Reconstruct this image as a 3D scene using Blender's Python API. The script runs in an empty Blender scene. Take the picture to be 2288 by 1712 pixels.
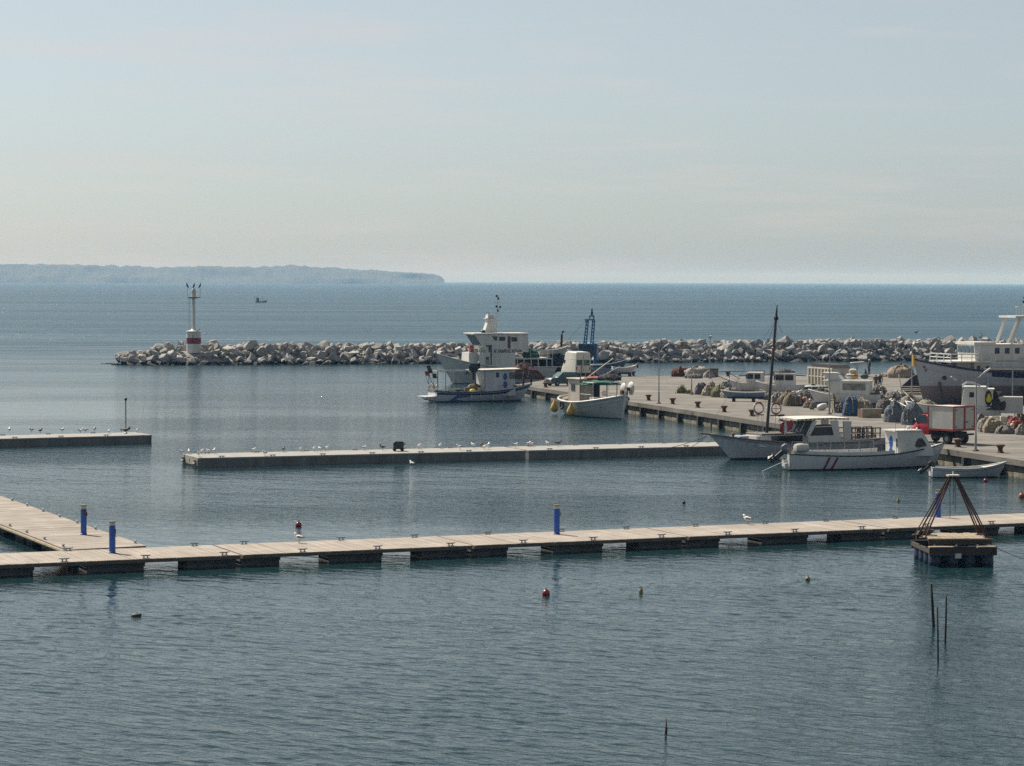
import bpy, bmesh, math, random
from mathutils import Vector, Matrix, noise as mn
R = math.radians
PI = math.pi
scene = bpy.context.scene
col = scene.collection

# ------------------------------------------------------------------ camera, sky, sun, exposure
F_PX, CAM_Z = 5700.0, 12.0                 # focal length in photo pixels, eye height above the water
cam_data = bpy.data.cameras.new('camera')
cam = bpy.data.objects.new('camera', cam_data)
col.objects.link(cam)
cam_data.sensor_width = 36.0
cam_data.sensor_fit = 'HORIZONTAL'
cam_data.lens = F_PX / 2288 * 36
cam_data.clip_start = 0.5
cam_data.clip_end = 80000
CAM_M = Matrix.Rotation(R(90) - math.atan(228 / F_PX), 3, 'X') @ Matrix.Rotation(R(0.2), 3, 'Z')
cam.matrix_world = Matrix.Translation((0, 0, CAM_Z)) @ CAM_M.to_4x4()
scene.camera = cam

SUN_AZ, SUN_EL = 44.0, 49.0                # degrees left of the view direction, above the horizon
world = bpy.data.worlds.new('World')
scene.world = world
world.use_nodes = True
wn, wl = world.node_tree.nodes, world.node_tree.links
wn.clear()
w_out = wn.new('ShaderNodeOutputWorld')
w_bg = wn.new('ShaderNodeBackground')
w_sky = wn.new('ShaderNodeTexSky')
w_sky.sky_type = 'NISHITA'
w_sky.sun_disc = False
w_sky.sun_elevation = R(SUN_EL)
w_sky.sun_rotation = R(-SUN_AZ)
w_sky.altitude = 0
w_sky.air_density = 0.75
w_sky.dust_density = 0.9
w_sky.ozone_density = 2.0
w_bg.inputs['Strength'].default_value = 0.0685
# thin high cloud veil, everywhere in the sky
w_tc = wn.new('ShaderNodeTexCoord')
w_map = wn.new('ShaderNodeMapping')
w_map.inputs['Scale'].default_value = (6, 6, 60)
w_noise = wn.new('ShaderNodeTexNoise')
w_noise.inputs['Scale'].default_value = 1.0
w_noise.inputs['Detail'].default_value = 6
w_noise.inputs['Roughness'].default_value = 0.62
w_ramp = wn.new('ShaderNodeMapRange')
w_ramp.inputs['From Min'].default_value = 0.50
w_ramp.inputs['From Max'].default_value = 0.74
w_ramp.inputs['To Min'].default_value = 0.0
w_ramp.inputs['To Max'].default_value = 0.42
w_mix = wn.new('ShaderNodeMix')
w_mix.data_type = 'RGBA'
w_hsv = wn.new('ShaderNodeHueSaturation')
w_hsv.inputs['Saturation'].default_value = 0.44
w_mul = wn.new('ShaderNodeMix')
w_mul.data_type = 'RGBA'
w_mul.blend_type = 'MULTIPLY'
w_mul.inputs[0].default_value = 1.0
w_mul.inputs[7].default_value = (0.945, 1.0, 0.985, 1)
wl.new(w_tc.outputs['Generated'], w_map.inputs['Vector'])
wl.new(w_map.outputs['Vector'], w_noise.inputs['Vector'])
wl.new(w_noise.outputs['Fac'], w_ramp.inputs['Value'])
wl.new(w_sky.outputs['Color'], w_hsv.inputs['Color'])
wl.new(w_hsv.outputs['Color'], w_mul.inputs[6])
wl.new(w_ramp.outputs['Result'], w_mix.inputs[0])
wl.new(w_mul.outputs[2], w_mix.inputs[6])
w_mix.inputs[7].default_value = (7.9, 6.95, 6.75, 1)
wl.new(w_mix.outputs[2], w_bg.inputs['Color'])
wl.new(w_bg.outputs['Background'], w_out.inputs['Surface'])

sun_data = bpy.data.lights.new('sun', 'SUN')
sun_data.energy = 5.0
sun_data.angle = R(0.5)
sun_data.color = (1.0, 0.93, 0.82)
sun = bpy.data.objects.new('sun', sun_data)
col.objects.link(sun)
SUN_DIR = Vector((-math.sin(R(SUN_AZ)) * math.cos(R(SUN_EL)), math.cos(R(SUN_AZ)) * math.cos(R(SUN_EL)), math.sin(R(SUN_EL))))
sun.rotation_euler = SUN_DIR.to_track_quat('Z', 'Y').to_euler()
sun.location = (-60, 60, 120)

scene.view_settings.view_transform = 'Standard'
scene.view_settings.look = 'None'
scene.view_settings.exposure = 0.45
scene.view_settings.gamma = 1.0
scene.view_settings.use_curve_mapping = False
scene.render.engine = 'CYCLES'
scene.cycles.use_denoising = False
scene.cycles.max_bounces = 6
scene.cycles.volume_bounces = 0
scene.cycles.caustics_reflective = False
scene.cycles.caustics_refractive = False

# ------------------------------------------------------------------ measuring helpers (photo pixel -> place)
def ray(px, py):
    return CAM_M @ Vector(((px - 1144) / F_PX, -(py - 856) / F_PX, -1.0))
def at(px, py, z=0.0):
    d = ray(px, py)
    k = (z - CAM_Z) / d.z
    return Vector((d.x * k, d.y * k, z))
def at_depth(px, py, Y):
    d = ray(px, py)
    k = Y / d.y
    return Vector((d.x * k, Y, CAM_Z + d.z * k))
def mpp(Y):                                  # metres per photo pixel at depth Y
    return Y / F_PX
QZ = 1.05                                     # quay height above the water

# ------------------------------------------------------------------ materials
MATS = {}
def base_mat(name):
    m = bpy.data.materials.new(name)
    m.use_nodes = True
    nt = m.node_tree
    return m, nt, nt.nodes['Principled BSDF']
def lin(c):
    return tuple((x / 12.92 if x <= 0.04045 else ((x + 0.055) / 1.055) ** 2.4) for x in c)
def mat(name, c, rough=0.6, c2=None, scale=3.0, detail=5, bump=0.0, bscale=None, metal=0.0, streak=False, contrast=(0.35, 0.65), spec=None):
    """procedural surface: two colours mixed by noise, optional fine relief and vertical streaks"""
    if name in MATS:
        return MATS[name]
    m, nt, b = base_mat(name)
    N, L = nt.nodes, nt.links
    tc = N.new('ShaderNodeTexCoord')
    mp = N.new('ShaderNodeMapping')
    if streak:
        mp.inputs['Scale'].default_value = (1, 1, 0.12)
    L.new(tc.outputs['Object'], mp.inputs['Vector'])
    nz = N.new('ShaderNodeTexNoise')
    nz.inputs['Scale'].default_value = scale
    nz.inputs['Detail'].default_value = detail
    nz.inputs['Roughness'].default_value = 0.65
    L.new(mp.outputs['Vector'], nz.inputs['Vector'])
    mr = N.new('ShaderNodeMapRange')
    mr.inputs['From Min'].default_value, mr.inputs['From Max'].default_value = contrast
    L.new(nz.outputs['Fac'], mr.inputs['Value'])
    mx = N.new('ShaderNodeMix')
    mx.data_type = 'RGBA'
    if c2 is None:
        c2 = tuple(x * 0.78 for x in c)
    mx.inputs[6].default_value = (*c, 1)
    mx.inputs[7].default_value = (*c2, 1)
    L.new(mr.outputs['Result'], mx.inputs[0])
    L.new(mx.outputs[2], b.inputs['Base Color'])
    b.inputs['Roughness'].default_value = rough
    b.inputs['Metallic'].default_value = metal
    if spec is not None:
        b.inputs['Specular IOR Level'].default_value = spec
    if bump > 0:
        n2 = N.new('ShaderNodeTexNoise')
        n2.inputs['Scale'].default_value = bscale or scale * 4
        n2.inputs['Detail'].default_value = 4
        L.new(tc.outputs['Object'], n2.inputs['Vector'])
        bp = N.new('ShaderNodeBump')
        bp.inputs['Strength'].default_value = 1.0
        bp.inputs['Distance'].default_value = bump
        L.new(n2.outputs['Fac'], bp.inputs['Height'])
        L.new(bp.outputs['Normal'], b.inputs['Normal'])
    MATS[name] = m
    return m
def hull_mat(name, c, c_bottom, z_line=0.08, band=None, c_band=None, rough=0.42, dirt=(0.30, 0.25, 0.19)):
    """painted hull: topsides with rust and grime streaks, boot paint below z_line, optional coloured band between two heights"""
    m, nt, b = base_mat(name)
    N, L = nt.nodes, nt.links
    tc = N.new('ShaderNodeTexCoord')
    sp = N.new('ShaderNodeSeparateXYZ')
    L.new(tc.outputs['Object'], sp.inputs['Vector'])
    mp = N.new('ShaderNodeMapping')
    mp.inputs['Scale'].default_value = (2.2, 2.2, 0.35)
    L.new(tc.outputs['Object'], mp.inputs['Vector'])
    nz = N.new('ShaderNodeTexNoise')
    nz.inputs['Scale'].default_value = 1.6
    nz.inputs['Detail'].default_value = 7
    nz.inputs['Roughness'].default_value = 0.7
    L.new(mp.outputs['Vector'], nz.inputs['Vector'])
    mr = N.new('ShaderNodeMapRange')
    mr.inputs['From Min'].default_value, mr.inputs['From Max'].default_value = 0.46, 0.85
    mr.inputs['To Max'].default_value = 0.75
    L.new(nz.outputs['Fac'], mr.inputs['Value'])
    mx = N.new('ShaderNodeMix')
    mx.data_type = 'RGBA'
    mx.inputs[6].default_value = (*c, 1)
    mx.inputs[7].default_value = (*dirt, 1)
    L.new(mr.outputs['Result'], mx.inputs[0])
    last = mx.outputs[2]
    def zstep(z, above, socket, wob=0.05):
        n2 = N.new('ShaderNodeTexNoise')
        n2.inputs['Scale'].default_value = 1.3
        L.new(tc.outputs['Object'], n2.inputs['Vector'])
        ad = N.new('ShaderNodeMath')
        ad.operation = 'MULTIPLY_ADD'
        ad.inputs[1].default_value = wob
        L.new(n2.outputs['Fac'], ad.inputs[0])
        L.new(sp.outputs['Z'], ad.inputs[2])
        s = N.new('ShaderNodeMath')
        s.operation = 'GREATER_THAN' if above else 'LESS_THAN'
        s.inputs[1].default_value = z + wob / 2
        L.new(ad.outputs['Value'], s.inputs[0])
        return s.outputs['Value']
    if band:
        f1, f2 = zstep(band[0], True, None, 0.0), zstep(band[1], False, None, 0.0)
        mu = N.new('ShaderNodeMath')
        mu.operation = 'MULTIPLY'
        L.new(f1, mu.inputs[0])
        L.new(f2, mu.inputs[1])
        m2 = N.new('ShaderNodeMix')
        m2.data_type = 'RGBA'
        L.new(mu.outputs['Value'], m2.inputs[0])
        L.new(last, m2.inputs[6])
        m2.inputs[7].default_value = (*c_band, 1)
        last = m2.outputs[2]
    f = zstep(z_line, False, None, 0.06)
    m3 = N.new('ShaderNodeMix')
    m3.data_type = 'RGBA'
    L.new(f, m3.inputs[0])
    L.new(last, m3.inputs[6])
    m3.inputs[7].default_value = (*c_bottom, 1)
    L.new(m3.outputs[2], b.inputs['Base Color'])
    b.inputs['Roughness'].default_value = rough
    return m
def glass_mat(name, c=(0.015, 0.02, 0.024), rough=0.08):
    return mat(name, c, rough, scale=1.0, c2=tuple(x * 1.6 for x in c))

M_WHITE = mat('white_paint', (0.66, 0.66, 0.63), 0.45, (0.52, 0.50, 0.45), 1.5, streak=True)
M_WHITE_OLD = mat('weathered_white_paint', (0.60, 0.58, 0.53), 0.6, (0.36, 0.31, 0.25), 2.0, streak=True, contrast=(0.45, 0.8))
M_CREAM = mat('cream_paint', (0.60, 0.54, 0.42), 0.6, (0.42, 0.36, 0.27), 2.0)
M_DARK = mat('dark_rubber', (0.02, 0.02, 0.021), 0.75, (0.035, 0.033, 0.03), 4.0)
M_BLACK = mat('black_paint', (0.015, 0.015, 0.017), 0.5, (0.03, 0.028, 0.026), 4.0)
M_STEEL = mat('galvanised_steel', (0.33, 0.34, 0.34), 0.45, (0.24, 0.24, 0.235), 5.0, metal=0.3)
M_RUST = mat('rusty_iron', (0.055, 0.032, 0.022), 0.85, (0.13, 0.055, 0.028), 5.0, bump=0.004)
M_GLASS = glass_mat('dark_window_glass')
M_GLASS_BLUE = glass_mat('tinted_window_glass', (0.05, 0.075, 0.095))
M_WOOD = mat('weathered_wood', (0.26, 0.21, 0.155), 0.85, (0.16, 0.125, 0.09), 3.0, bump=0.004)
M_WOOD_DARK = mat('dark_wet_wood', (0.075, 0.06, 0.045), 0.8, (0.04, 0.032, 0.026), 3.0, bump=0.004)
M_RED = mat('red_paint', (0.42, 0.03, 0.032), 0.4, (0.30, 0.03, 0.03), 3.0)
M_ORANGE = mat('orange_paint', (0.50, 0.10, 0.035), 0.5, (0.38, 0.07, 0.03), 3.0)
M_BLUE = mat('blue_paint', (0.018, 0.10, 0.44), 0.42, (0.016, 0.075, 0.33), 3.0)
M_CYAN = mat('worn_blue_paint', (0.055, 0.16, 0.30), 0.55, (0.06, 0.10, 0.16), 3.0, contrast=(0.4, 0.75))
M_NAVY = mat('navy_paint', (0.02, 0.03, 0.085), 0.5, (0.03, 0.035, 0.07), 2.0)
M_YELLOW = mat('yellow_plastic', (0.58, 0.38, 0.09), 0.5, (0.46, 0.29, 0.08), 3.0)
M_YELLOW_B = mat('bright_yellow_plastic', (0.62, 0.48, 0.03), 0.5, (0.5, 0.38, 0.03), 3.0)
M_GREEN = mat('green_net', (0.03, 0.15, 0.10), 0.9, (0.02, 0.07, 0.055), 8.0, bump=0.03)
M_CONC = mat('pontoon_concrete', (0.34, 0.325, 0.295), 0.9, (0.24, 0.23, 0.21), 1.2, bump=0.006, bscale=14, contrast=(0.3, 0.75))
M_CONC_SIDE = mat('wet_concrete', (0.20, 0.20, 0.185), 0.85, (0.115, 0.115, 0.10), 1.5, bump=0.01, bscale=9, streak=True)
M_FLOAT = mat('float_concrete', (0.13, 0.135, 0.13), 0.85, (0.07, 0.07, 0.066), 2.0, bump=0.01)

# ------------------------------------------------------------------ mesh helpers
class MB:
    """collects simple shapes into one mesh"""
    def __init__(self):
        self.v, self.f, self.mi, self.cur = [], [], [], 0
    def add(self, vs, fs):
        o = len(self.v)
        self.v += [tuple(p) for p in vs]
        self.f += [tuple(i + o for i in q) for q in fs]
        self.mi += [self.cur] * len(fs)
        return self
    def box(self, c, s, rot=None, taper=1.0):
        x, y, z = s[0] / 2, s[1] / 2, s[2] / 2
        t = taper
        vs = [Vector(p) for p in ((-x, -y, -z), (x, -y, -z), (x, y, -z), (-x, y, -z), (-x * t, -y * t, z), (x * t, -y * t, z), (x * t, y * t, z), (-x * t, y * t, z))]
        if rot:
            vs = [rot @ p for p in vs]
        vs = [p + Vector(c) for p in vs]
        return self.add(vs, [(0, 3, 2, 1), (4, 5, 6, 7), (0, 1, 5, 4), (1, 2, 6, 5), (2, 3, 7, 6), (3, 0, 4, 7)])
    def bbox(self, a, b):
        return self.box([(a[i] + b[i]) / 2 for i in range(3)], [abs(b[i] - a[i]) for i in range(3)])
    def cyl(self, p0, p1, r0, r1=None, n=10, caps=True):
        r1 = r0 if r1 is None else r1
        p0, p1 = Vector(p0), Vector(p1)
        d = (p1 - p0).normalized()
        a = d.orthogonal().normalized()
        b = d.cross(a)
        vs = []
        for p, r in ((p0, r0), (p1, r1)):
            for k in range(n):
                t = 2 * PI * k / n
                vs.append(p + a * math.cos(t) * r + b * math.sin(t) * r)
        fs = [(k, (k + 1) % n, n + (k + 1) % n, n + k) for k in range(n)]
        if caps:
            fs += [tuple(range(n - 1, -1, -1)), tuple(range(n, 2 * n))]
        return self.add(vs, fs)
    def tube(self, pts, r, n=6, closed=False):
        pts = [Vector(p) for p in pts]
        m = len(pts)
        vs, fs = [], []
        for i, p in enumerate(pts):
            q0 = pts[(i - 1) % m] if (closed or i > 0) else p
            q1 = pts[(i + 1) % m] if (closed or i < m - 1) else p
            d = (q1 - q0)
            d = d.normalized() if d.length > 1e-9 else Vector((0, 0, 1))
            up = Vector((0, 0, 1)) if abs(d.z) < 0.95 else Vector((1, 0, 0))
            a = d.cross(up).normalized()
            b = d.cross(a)
            rr = r[i] if isinstance(r, (list, tuple)) else r
            for k in range(n):
                t = 2 * PI * k / n
                vs.append(p + a * math.cos(t) * rr + b * math.sin(t) * rr)
        for i in range(m if closed else m - 1):
            j = (i + 1) % m
            for k in range(n):
                fs.append((i * n + k, i * n + (k + 1) % n, j * n + (k + 1) % n, j * n + k))
        if not closed:
            fs += [tuple(range(n - 1, -1, -1)), tuple((m - 1) * n + k for k in range(n))]
        return self.add(vs, fs)
    def lathe(self, prof, c=(0, 0, 0), n=16, axis='Z', caps=True):
        c = Vector(c)
        vs, fs = [], []
        for r, h in prof:
            for k in range(n):
                t = 2 * PI * k / n
                x, y = r * math.cos(t), r * math.sin(t)
                p = Vector((x, y, h)) if axis == 'Z' else (Vector((h, x, y)) if axis == 'X' else Vector((y, h, x)))
                vs.append(c + p)
        m = len(prof)
        for i in range(m - 1):
            for k in range(n):
                fs.append((i * n + k, i * n + (k + 1) % n, (i + 1) * n + (k + 1) % n, (i + 1) * n + k))
        if caps:
            fs += [tuple(range(n - 1, -1, -1)), tuple((m - 1) * n + k for k in range(n))]
        return self.add(vs, fs)
    def ball(self, c, r, n=10, sc=(1, 1, 1)):
        prof = [(max(1e-4, math.sin(PI * i / (n // 2 + 2))) , -math.cos(PI * i / (n // 2 + 2))) for i in range(n // 2 + 3)]
        c = Vector(c)
        vs, fs = [], []
        for a, h in prof:
            for k in range(n):
                t = 2 * PI * k / n
                vs.append(c + Vector((a * math.cos(t) * r * sc[0], a * math.sin(t) * r * sc[1], h * r * sc[2])))
        for i in range(len(prof) - 1):
            for k in range(n):
                fs.append((i * n + k, i * n + (k + 1) % n, (i + 1) * n + (k + 1) % n, (i + 1) * n + k))
        return self.add(vs, fs)
    def prism(self, poly, y0, y1, axis='Y'):
        """polygon in the plane across axis, given a thickness along it"""
        def P(a, b, h):
            return (a, h, b) if axis == 'Y' else ((h, a, b) if axis == 'X' else (a, b, h))
        n = len(poly)
        vs = [P(a, b, y0) for a, b in poly] + [P(a, b, y1) for a, b in poly]
        fs = [tuple(range(n - 1, -1, -1)), tuple(range(n, 2 * n))] + [(k, (k + 1) % n, n + (k + 1) % n, n + k) for k in range(n)]
        return self.add(vs, fs)
    def grid(self, rows, close_u=False):
        nu = len(rows[0])
        vs = [p for r in rows for p in r]
        fs = []
        for i in range(len(rows) - 1):
            for k in range(nu if close_u else nu - 1):
                k2 = (k + 1) % nu
                fs.append((i * nu + k, i * nu + k2, (i + 1) * nu + k2, (i + 1) * nu + k))
        return self.add(vs, fs)
    def mesh(self, name, mats, smooth=False, fix=True):
        me = bpy.data.meshes.new(name)
        me.from_pydata(self.v, [], self.f)
        for m in (mats if isinstance(mats, (list, tuple)) else [mats]):
            me.materials.append(m)
        if isinstance(mats, (list, tuple)):
            me.polygons.foreach_set('material_index', self.mi)
        if fix:
            bm = bmesh.new()
            bm.from_mesh(me)
            bmesh.ops.recalc_face_normals(bm, faces=bm.faces)
            bm.to_mesh(me)
            bm.free()
        if smooth:
            me.polygons.foreach_set('use_smooth', [True] * len(me.polygons))
            if smooth == 'auto':
                me.set_sharp_from_angle(angle=R(40))
        return me
    def build(self, name, mats, parent=None, smooth=False, fix=True, kind=None):
        return link(name, self.mesh(name, mats, smooth, fix), parent, kind)

def link(name, me, parent=None, kind=None):
    o = bpy.data.objects.new(name, me)
    col.objects.link(o)
    if parent is not None:
        o.parent = parent
    if kind:
        o['kind'] = kind
    return o
def thing(name, label, cat, loc=(0, 0, 0), rz=0.0, group=None, pitch=0.0, roll=0.0):
    o = bpy.data.objects.new(name, None)
    o.empty_display_size = 0.3
    col.objects.link(o)
    o.location = loc
    o.rotation_euler = (roll, pitch, rz)
    o['label'] = label
    o['category'] = cat
    if group:
        o['group'] = group
    return o
def tag(o, label, cat, group=None):
    o['label'] = label
    o['category'] = cat
    if group:
        o['group'] = group
    return o
def copy_tree(o, parent=None):
    kids = [c for c in o.children]
    c = o.copy()
    col.objects.link(c)
    if parent is not None:
        c.parent = parent
    for k in kids:
        copy_tree(k, c)
    return c
def q(a, b, t):
    return a + (b - a) * t
def sm(t):
    t = max(0.0, min(1.0, t))
    return t * t * (3 - 2 * t)
def text_part(name, s, size, m, parent, loc, rot, depth=0.006, width=None):
    cu = bpy.data.curves.new(name, 'FONT')
    cu.body = s
    cu.size = size
    cu.extrude = depth
    cu.offset = size * 0.025
    cu.align_x = 'CENTER'
    tmp = bpy.data.objects.new('tmp', cu)
    col.objects.link(tmp)
    me = bpy.data.meshes.new_from_object(tmp.evaluated_get(bpy.context.evaluated_depsgraph_get()))
    bpy.data.objects.remove(tmp)
    bpy.data.curves.remove(cu)
    me.materials.clear()
    me.materials.append(m)
    o = link(name, me, parent)
    o.location = loc
    o.rotation_euler = rot
    if width:
        xs = [v.co.x for v in me.vertices]
        o.scale = (width / (max(xs) - min(xs)), 1, 1)
    return o
# ------------------------------------------------------------------ water
def build_water():
    m, nt, b = base_mat('sea_water')
    N, L = nt.nodes, nt.links
    geo = N.new('ShaderNodeNewGeometry')
    sp = N.new('ShaderNodeSeparateXYZ')
    L.new(geo.outputs['Position'], sp.inputs['Vector'])
    def noise(scale_xyz, rot, detail, rough=0.55, dist=0.0):
        mp = N.new('ShaderNodeMapping')
        mp.vector_type = 'TEXTURE'
        mp.inputs['Rotation'].default_value = (0, 0, R(rot))
        mp.inputs['Scale'].default_value = tuple(1.0 / c for c in scale_xyz)
        L.new(geo.outputs['Position'], mp.inputs['Vector'])
        nz = N.new('ShaderNodeTexNoise')
        nz.inputs['Scale'].default_value = 1.0
        nz.inputs['Detail'].default_value = detail
        nz.inputs['Roughness'].default_value = rough
        nz.inputs['Distortion'].default_value = dist
        L.new(mp.outputs['Vector'], nz.inputs['Vector'])
        return nz.outputs['Fac']
    def math2(op, a, bb):
        n = N.new('ShaderNodeMath')
        n.operation = op
        for i, x in enumerate((a, bb)):
            if isinstance(x, (int, float)):
                n.inputs[i].default_value = x
            else:
                L.new(x, n.inputs[i])
        return n.outputs['Value']
    def maprange(x, a, b_, c, d):
        n = N.new('ShaderNodeMapRange')
        n.interpolation_type = 'SMOOTHSTEP'
        L.new(x, n.inputs['Value'])
        for k, v in zip(('From Min', 'From Max', 'To Min', 'To Max'), (a, b_, c, d)):
            n.inputs[k].default_value = v
        return n.outputs['Result']
    # wind ripples run obliquely; long crests, short wavelength
    ripple = noise((0.50, 1.25, 1), -38, 3, 0.55, 0.5)
    fine = noise((1.6, 4.2, 1), -30, 3, 0.6, 0.3)
    chop = noise((0.10, 0.30, 1), -22, 3, 0.5)
    swell = noise((0.02, 0.085, 1), -6, 3, 0.55)
    # calm slicks and ruffled patches
    patch = noise((0.010, 0.036, 1), 6, 4, 0.55)
    patch2 = noise((0.05, 0.12, 1), 4, 3, 0.5)
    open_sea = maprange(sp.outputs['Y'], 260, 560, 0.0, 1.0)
    outer = maprange(sp.outputs['Y'], 190, 330, 0.0, 1.0)
    near = maprange(sp.outputs['Y'], 70, 112, 1.0, 0.0)
    ruffle = maprange(math2('ADD', math2('MULTIPLY', patch, 0.75), math2('MULTIPLY', patch2, 0.25)), 0.40, 0.60, 0.34, 1.0)
    ruffle = math2('MAXIMUM', ruffle, math2('MULTIPLY', near, 0.9))
    ruffle = math2('MAXIMUM', ruffle, open_sea)
    # sheltered strip on the near side of the timber walkway
    a_, b_ = at(0, 1262, 0.52), at(2288, 1168.5, 0.52)
    un = (b_ - a_).normalized()
    nx, ny = un.y, -un.x                       # towards the camera
    dist = math2('ADD', math2('MULTIPLY', sp.outputs['X'], nx), math2('MULTIPLY', sp.outputs['Y'], ny))
    dist = math2('ADD', dist, -(a_.x * nx + a_.y * ny))
    lee = math2('MULTIPLY', maprange(dist, 5.0, 15.0, 1.0, 0.0), maprange(dist, -12.0, -4.0, 0.0, 1.0))
    ruffle = math2('MULTIPLY', ruffle, math2('SUBTRACT', 1.0, math2('MULTIPLY', lee, 0.62)))
    h = math2('ADD', math2('MULTIPLY', ripple, W_RIPPLE), math2('MULTIPLY', fine, W_FINE))
    h = math2('MULTIPLY', h, ruffle)
    basin = maprange(sp.outputs['Y'], 112, 136, 1.0, 0.0)
    h = math2('MULTIPLY', h, math2('SUBTRACT', 1.0, math2('MULTIPLY', basin, 0.2)))
    h = math2('ADD', h, math2('MULTIPLY', chop, math2('ADD', W_CHOP, math2('MULTIPLY', open_sea, 0.9))))
    h = math2('ADD', h, math2('MULTIPLY', swell, math2('MULTIPLY', open_sea, 3.5)))
    streak = noise((0.0022, 0.016, 1), 3, 4, 0.6)
    bp = N.new('ShaderNodeBump')
    bp.inputs['Strength'].default_value = 1.0
    bp.inputs['Distance'].default_value = 1.0
    L.new(h, bp.inputs['Height'])
    L.new(bp.outputs['Normal'], b.inputs['Normal'])
    rgh = math2('ADD', math2('MULTIPLY', ruffle, W_ROUGH[0]), W_ROUGH[1])
    rgh = math2('ADD', rgh, math2('MULTIPLY', outer, 0.10))
    rgh = math2('ADD', rgh, math2('MULTIPLY', open_sea, maprange(streak, 0.3, 0.7, W_ROUGH[2] * 0.55, W_ROUGH[2] * 1.5)))
    L.new(rgh, b.inputs['Roughness'])
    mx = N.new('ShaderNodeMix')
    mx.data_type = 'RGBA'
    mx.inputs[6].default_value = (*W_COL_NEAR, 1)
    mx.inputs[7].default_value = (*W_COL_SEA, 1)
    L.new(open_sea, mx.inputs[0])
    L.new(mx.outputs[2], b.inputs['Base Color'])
    b.inputs['IOR'].default_value = 1.33
    b.inputs['Specular IOR Level'].default_value = 0.25
    b.inputs['Specular Tint'].default_value = (0.86, 0.98, 1.0, 1)
    # one sheet: coarse out to the horizon, with real wavelets in the near basin
    import numpy as np
    ext = 24000
    X0, X1, Y0, Y1, st = -33.0, 33.0, 57.0, 136.0, 0.088
    nx_, ny_ = int((X1 - X0) / st) + 1, int((Y1 - Y0) / st) + 1
    gx, gy = np.meshgrid(np.linspace(X0, X1, nx_), np.linspace(Y0, Y1, ny_))
    rs = np.random.RandomState(7)
    z = np.zeros_like(gx)
    for i in range(120):
        lam = 0.32 * (1.25 / 0.32) ** (rs.rand() ** 1.25)
        k = 2 * math.pi / lam
        th = math.radians(60 + rs.randn() * 30)          # direction of travel
        amp = WAVE_SLOPE / k * math.sqrt(2.0 / 120) * (0.75 if lam > 1.0 else 1.0)
        z += amp * np.sin(k * (gx * math.cos(th) + gy * math.sin(th)) + rs.rand() * 6.283)
    # gusts: patches of livelier and calmer water
    g = np.zeros_like(gx)
    for i in range(14):
        lam = 9 + 30 * rs.rand()
        th = rs.rand() * 6.283
        g += np.sin(2 * math.pi / lam * (gx * math.cos(th) + 0.45 * gy * math.sin(th)) + rs.rand() * 6.283)
    z *= np.clip(0.85 + 0.11 * g, 0.35, 1.4)
    def sstep(a, b, t):
        t = np.clip((t - a) / (b - a), 0, 1)
        return t * t * (3 - 2 * t)
    dd = gx * nx + gy * ny - (a_.x * nx + a_.y * ny)     # distance in front of the walkway
    z *= 1 - 0.45 * sstep(16, 4, dd)
    edge = sstep(0, 8, gx - X0) * sstep(0, 8, X1 - gx) * sstep(0, 6, gy - Y0) * sstep(0, 26, Y1 - gy)
    z *= edge
    vs = np.stack([gx, gy, z], -1).reshape(-1, 3)
    idx = np.arange(nx_ * ny_).reshape(ny_, nx_)
    q4 = np.stack([idx[:-1, :-1], idx[:-1, 1:], idx[1:, 1:], idx[1:, :-1]], -1).reshape(-1, 4)
    outer_v = [(-ext, -200, 0), (ext, -200, 0), (ext, Y0, 0), (-ext, Y0, 0), (-ext, Y1, 0), (ext, Y1, 0), (ext, ext, 0), (-ext, ext, 0)]
    n0 = len(vs)
    c00, c10, c01, c11 = idx[0, 0], idx[0, -1], idx[-1, 0], idx[-1, -1]
    o = [n0 + i for i in range(8)]
    big = [(o[0], o[1], o[2], o[3]), (o[3], c00, c01, o[4]), (c10, o[2], o[5], c11), (o[4], o[5], o[6], o[7])]
    allv = np.concatenate([vs, np.array(outer_v, float)])
    me = bpy.data.meshes.new('water')
    nf = len(q4) + len(big)
    me.vertices.add(len(allv))
    me.vertices.foreach_set('co', allv.astype(np.float32).ravel())
    loops = np.concatenate([q4.ravel(), np.array(big, int).ravel()])
    me.loops.add(len(loops))
    me.loops.foreach_set('vertex_index', loops.astype(np.int32))
    me.polygons.add(nf)
    me.polygons.foreach_set('loop_start', np.arange(0, nf * 4, 4, dtype=np.int32))
    me.update(calc_edges=True)
    me.polygons.foreach_set('use_smooth', [True] * nf)
    me.validate()
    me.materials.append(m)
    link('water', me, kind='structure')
WAVE_SLOPE = 0.064
W_RIPPLE, W_FINE, W_CHOP = 0.155, 0.065, 0.10
W_ROUGH = (0.035, 0.03, 0.12)
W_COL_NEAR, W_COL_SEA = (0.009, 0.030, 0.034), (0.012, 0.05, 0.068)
build_water()

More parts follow.
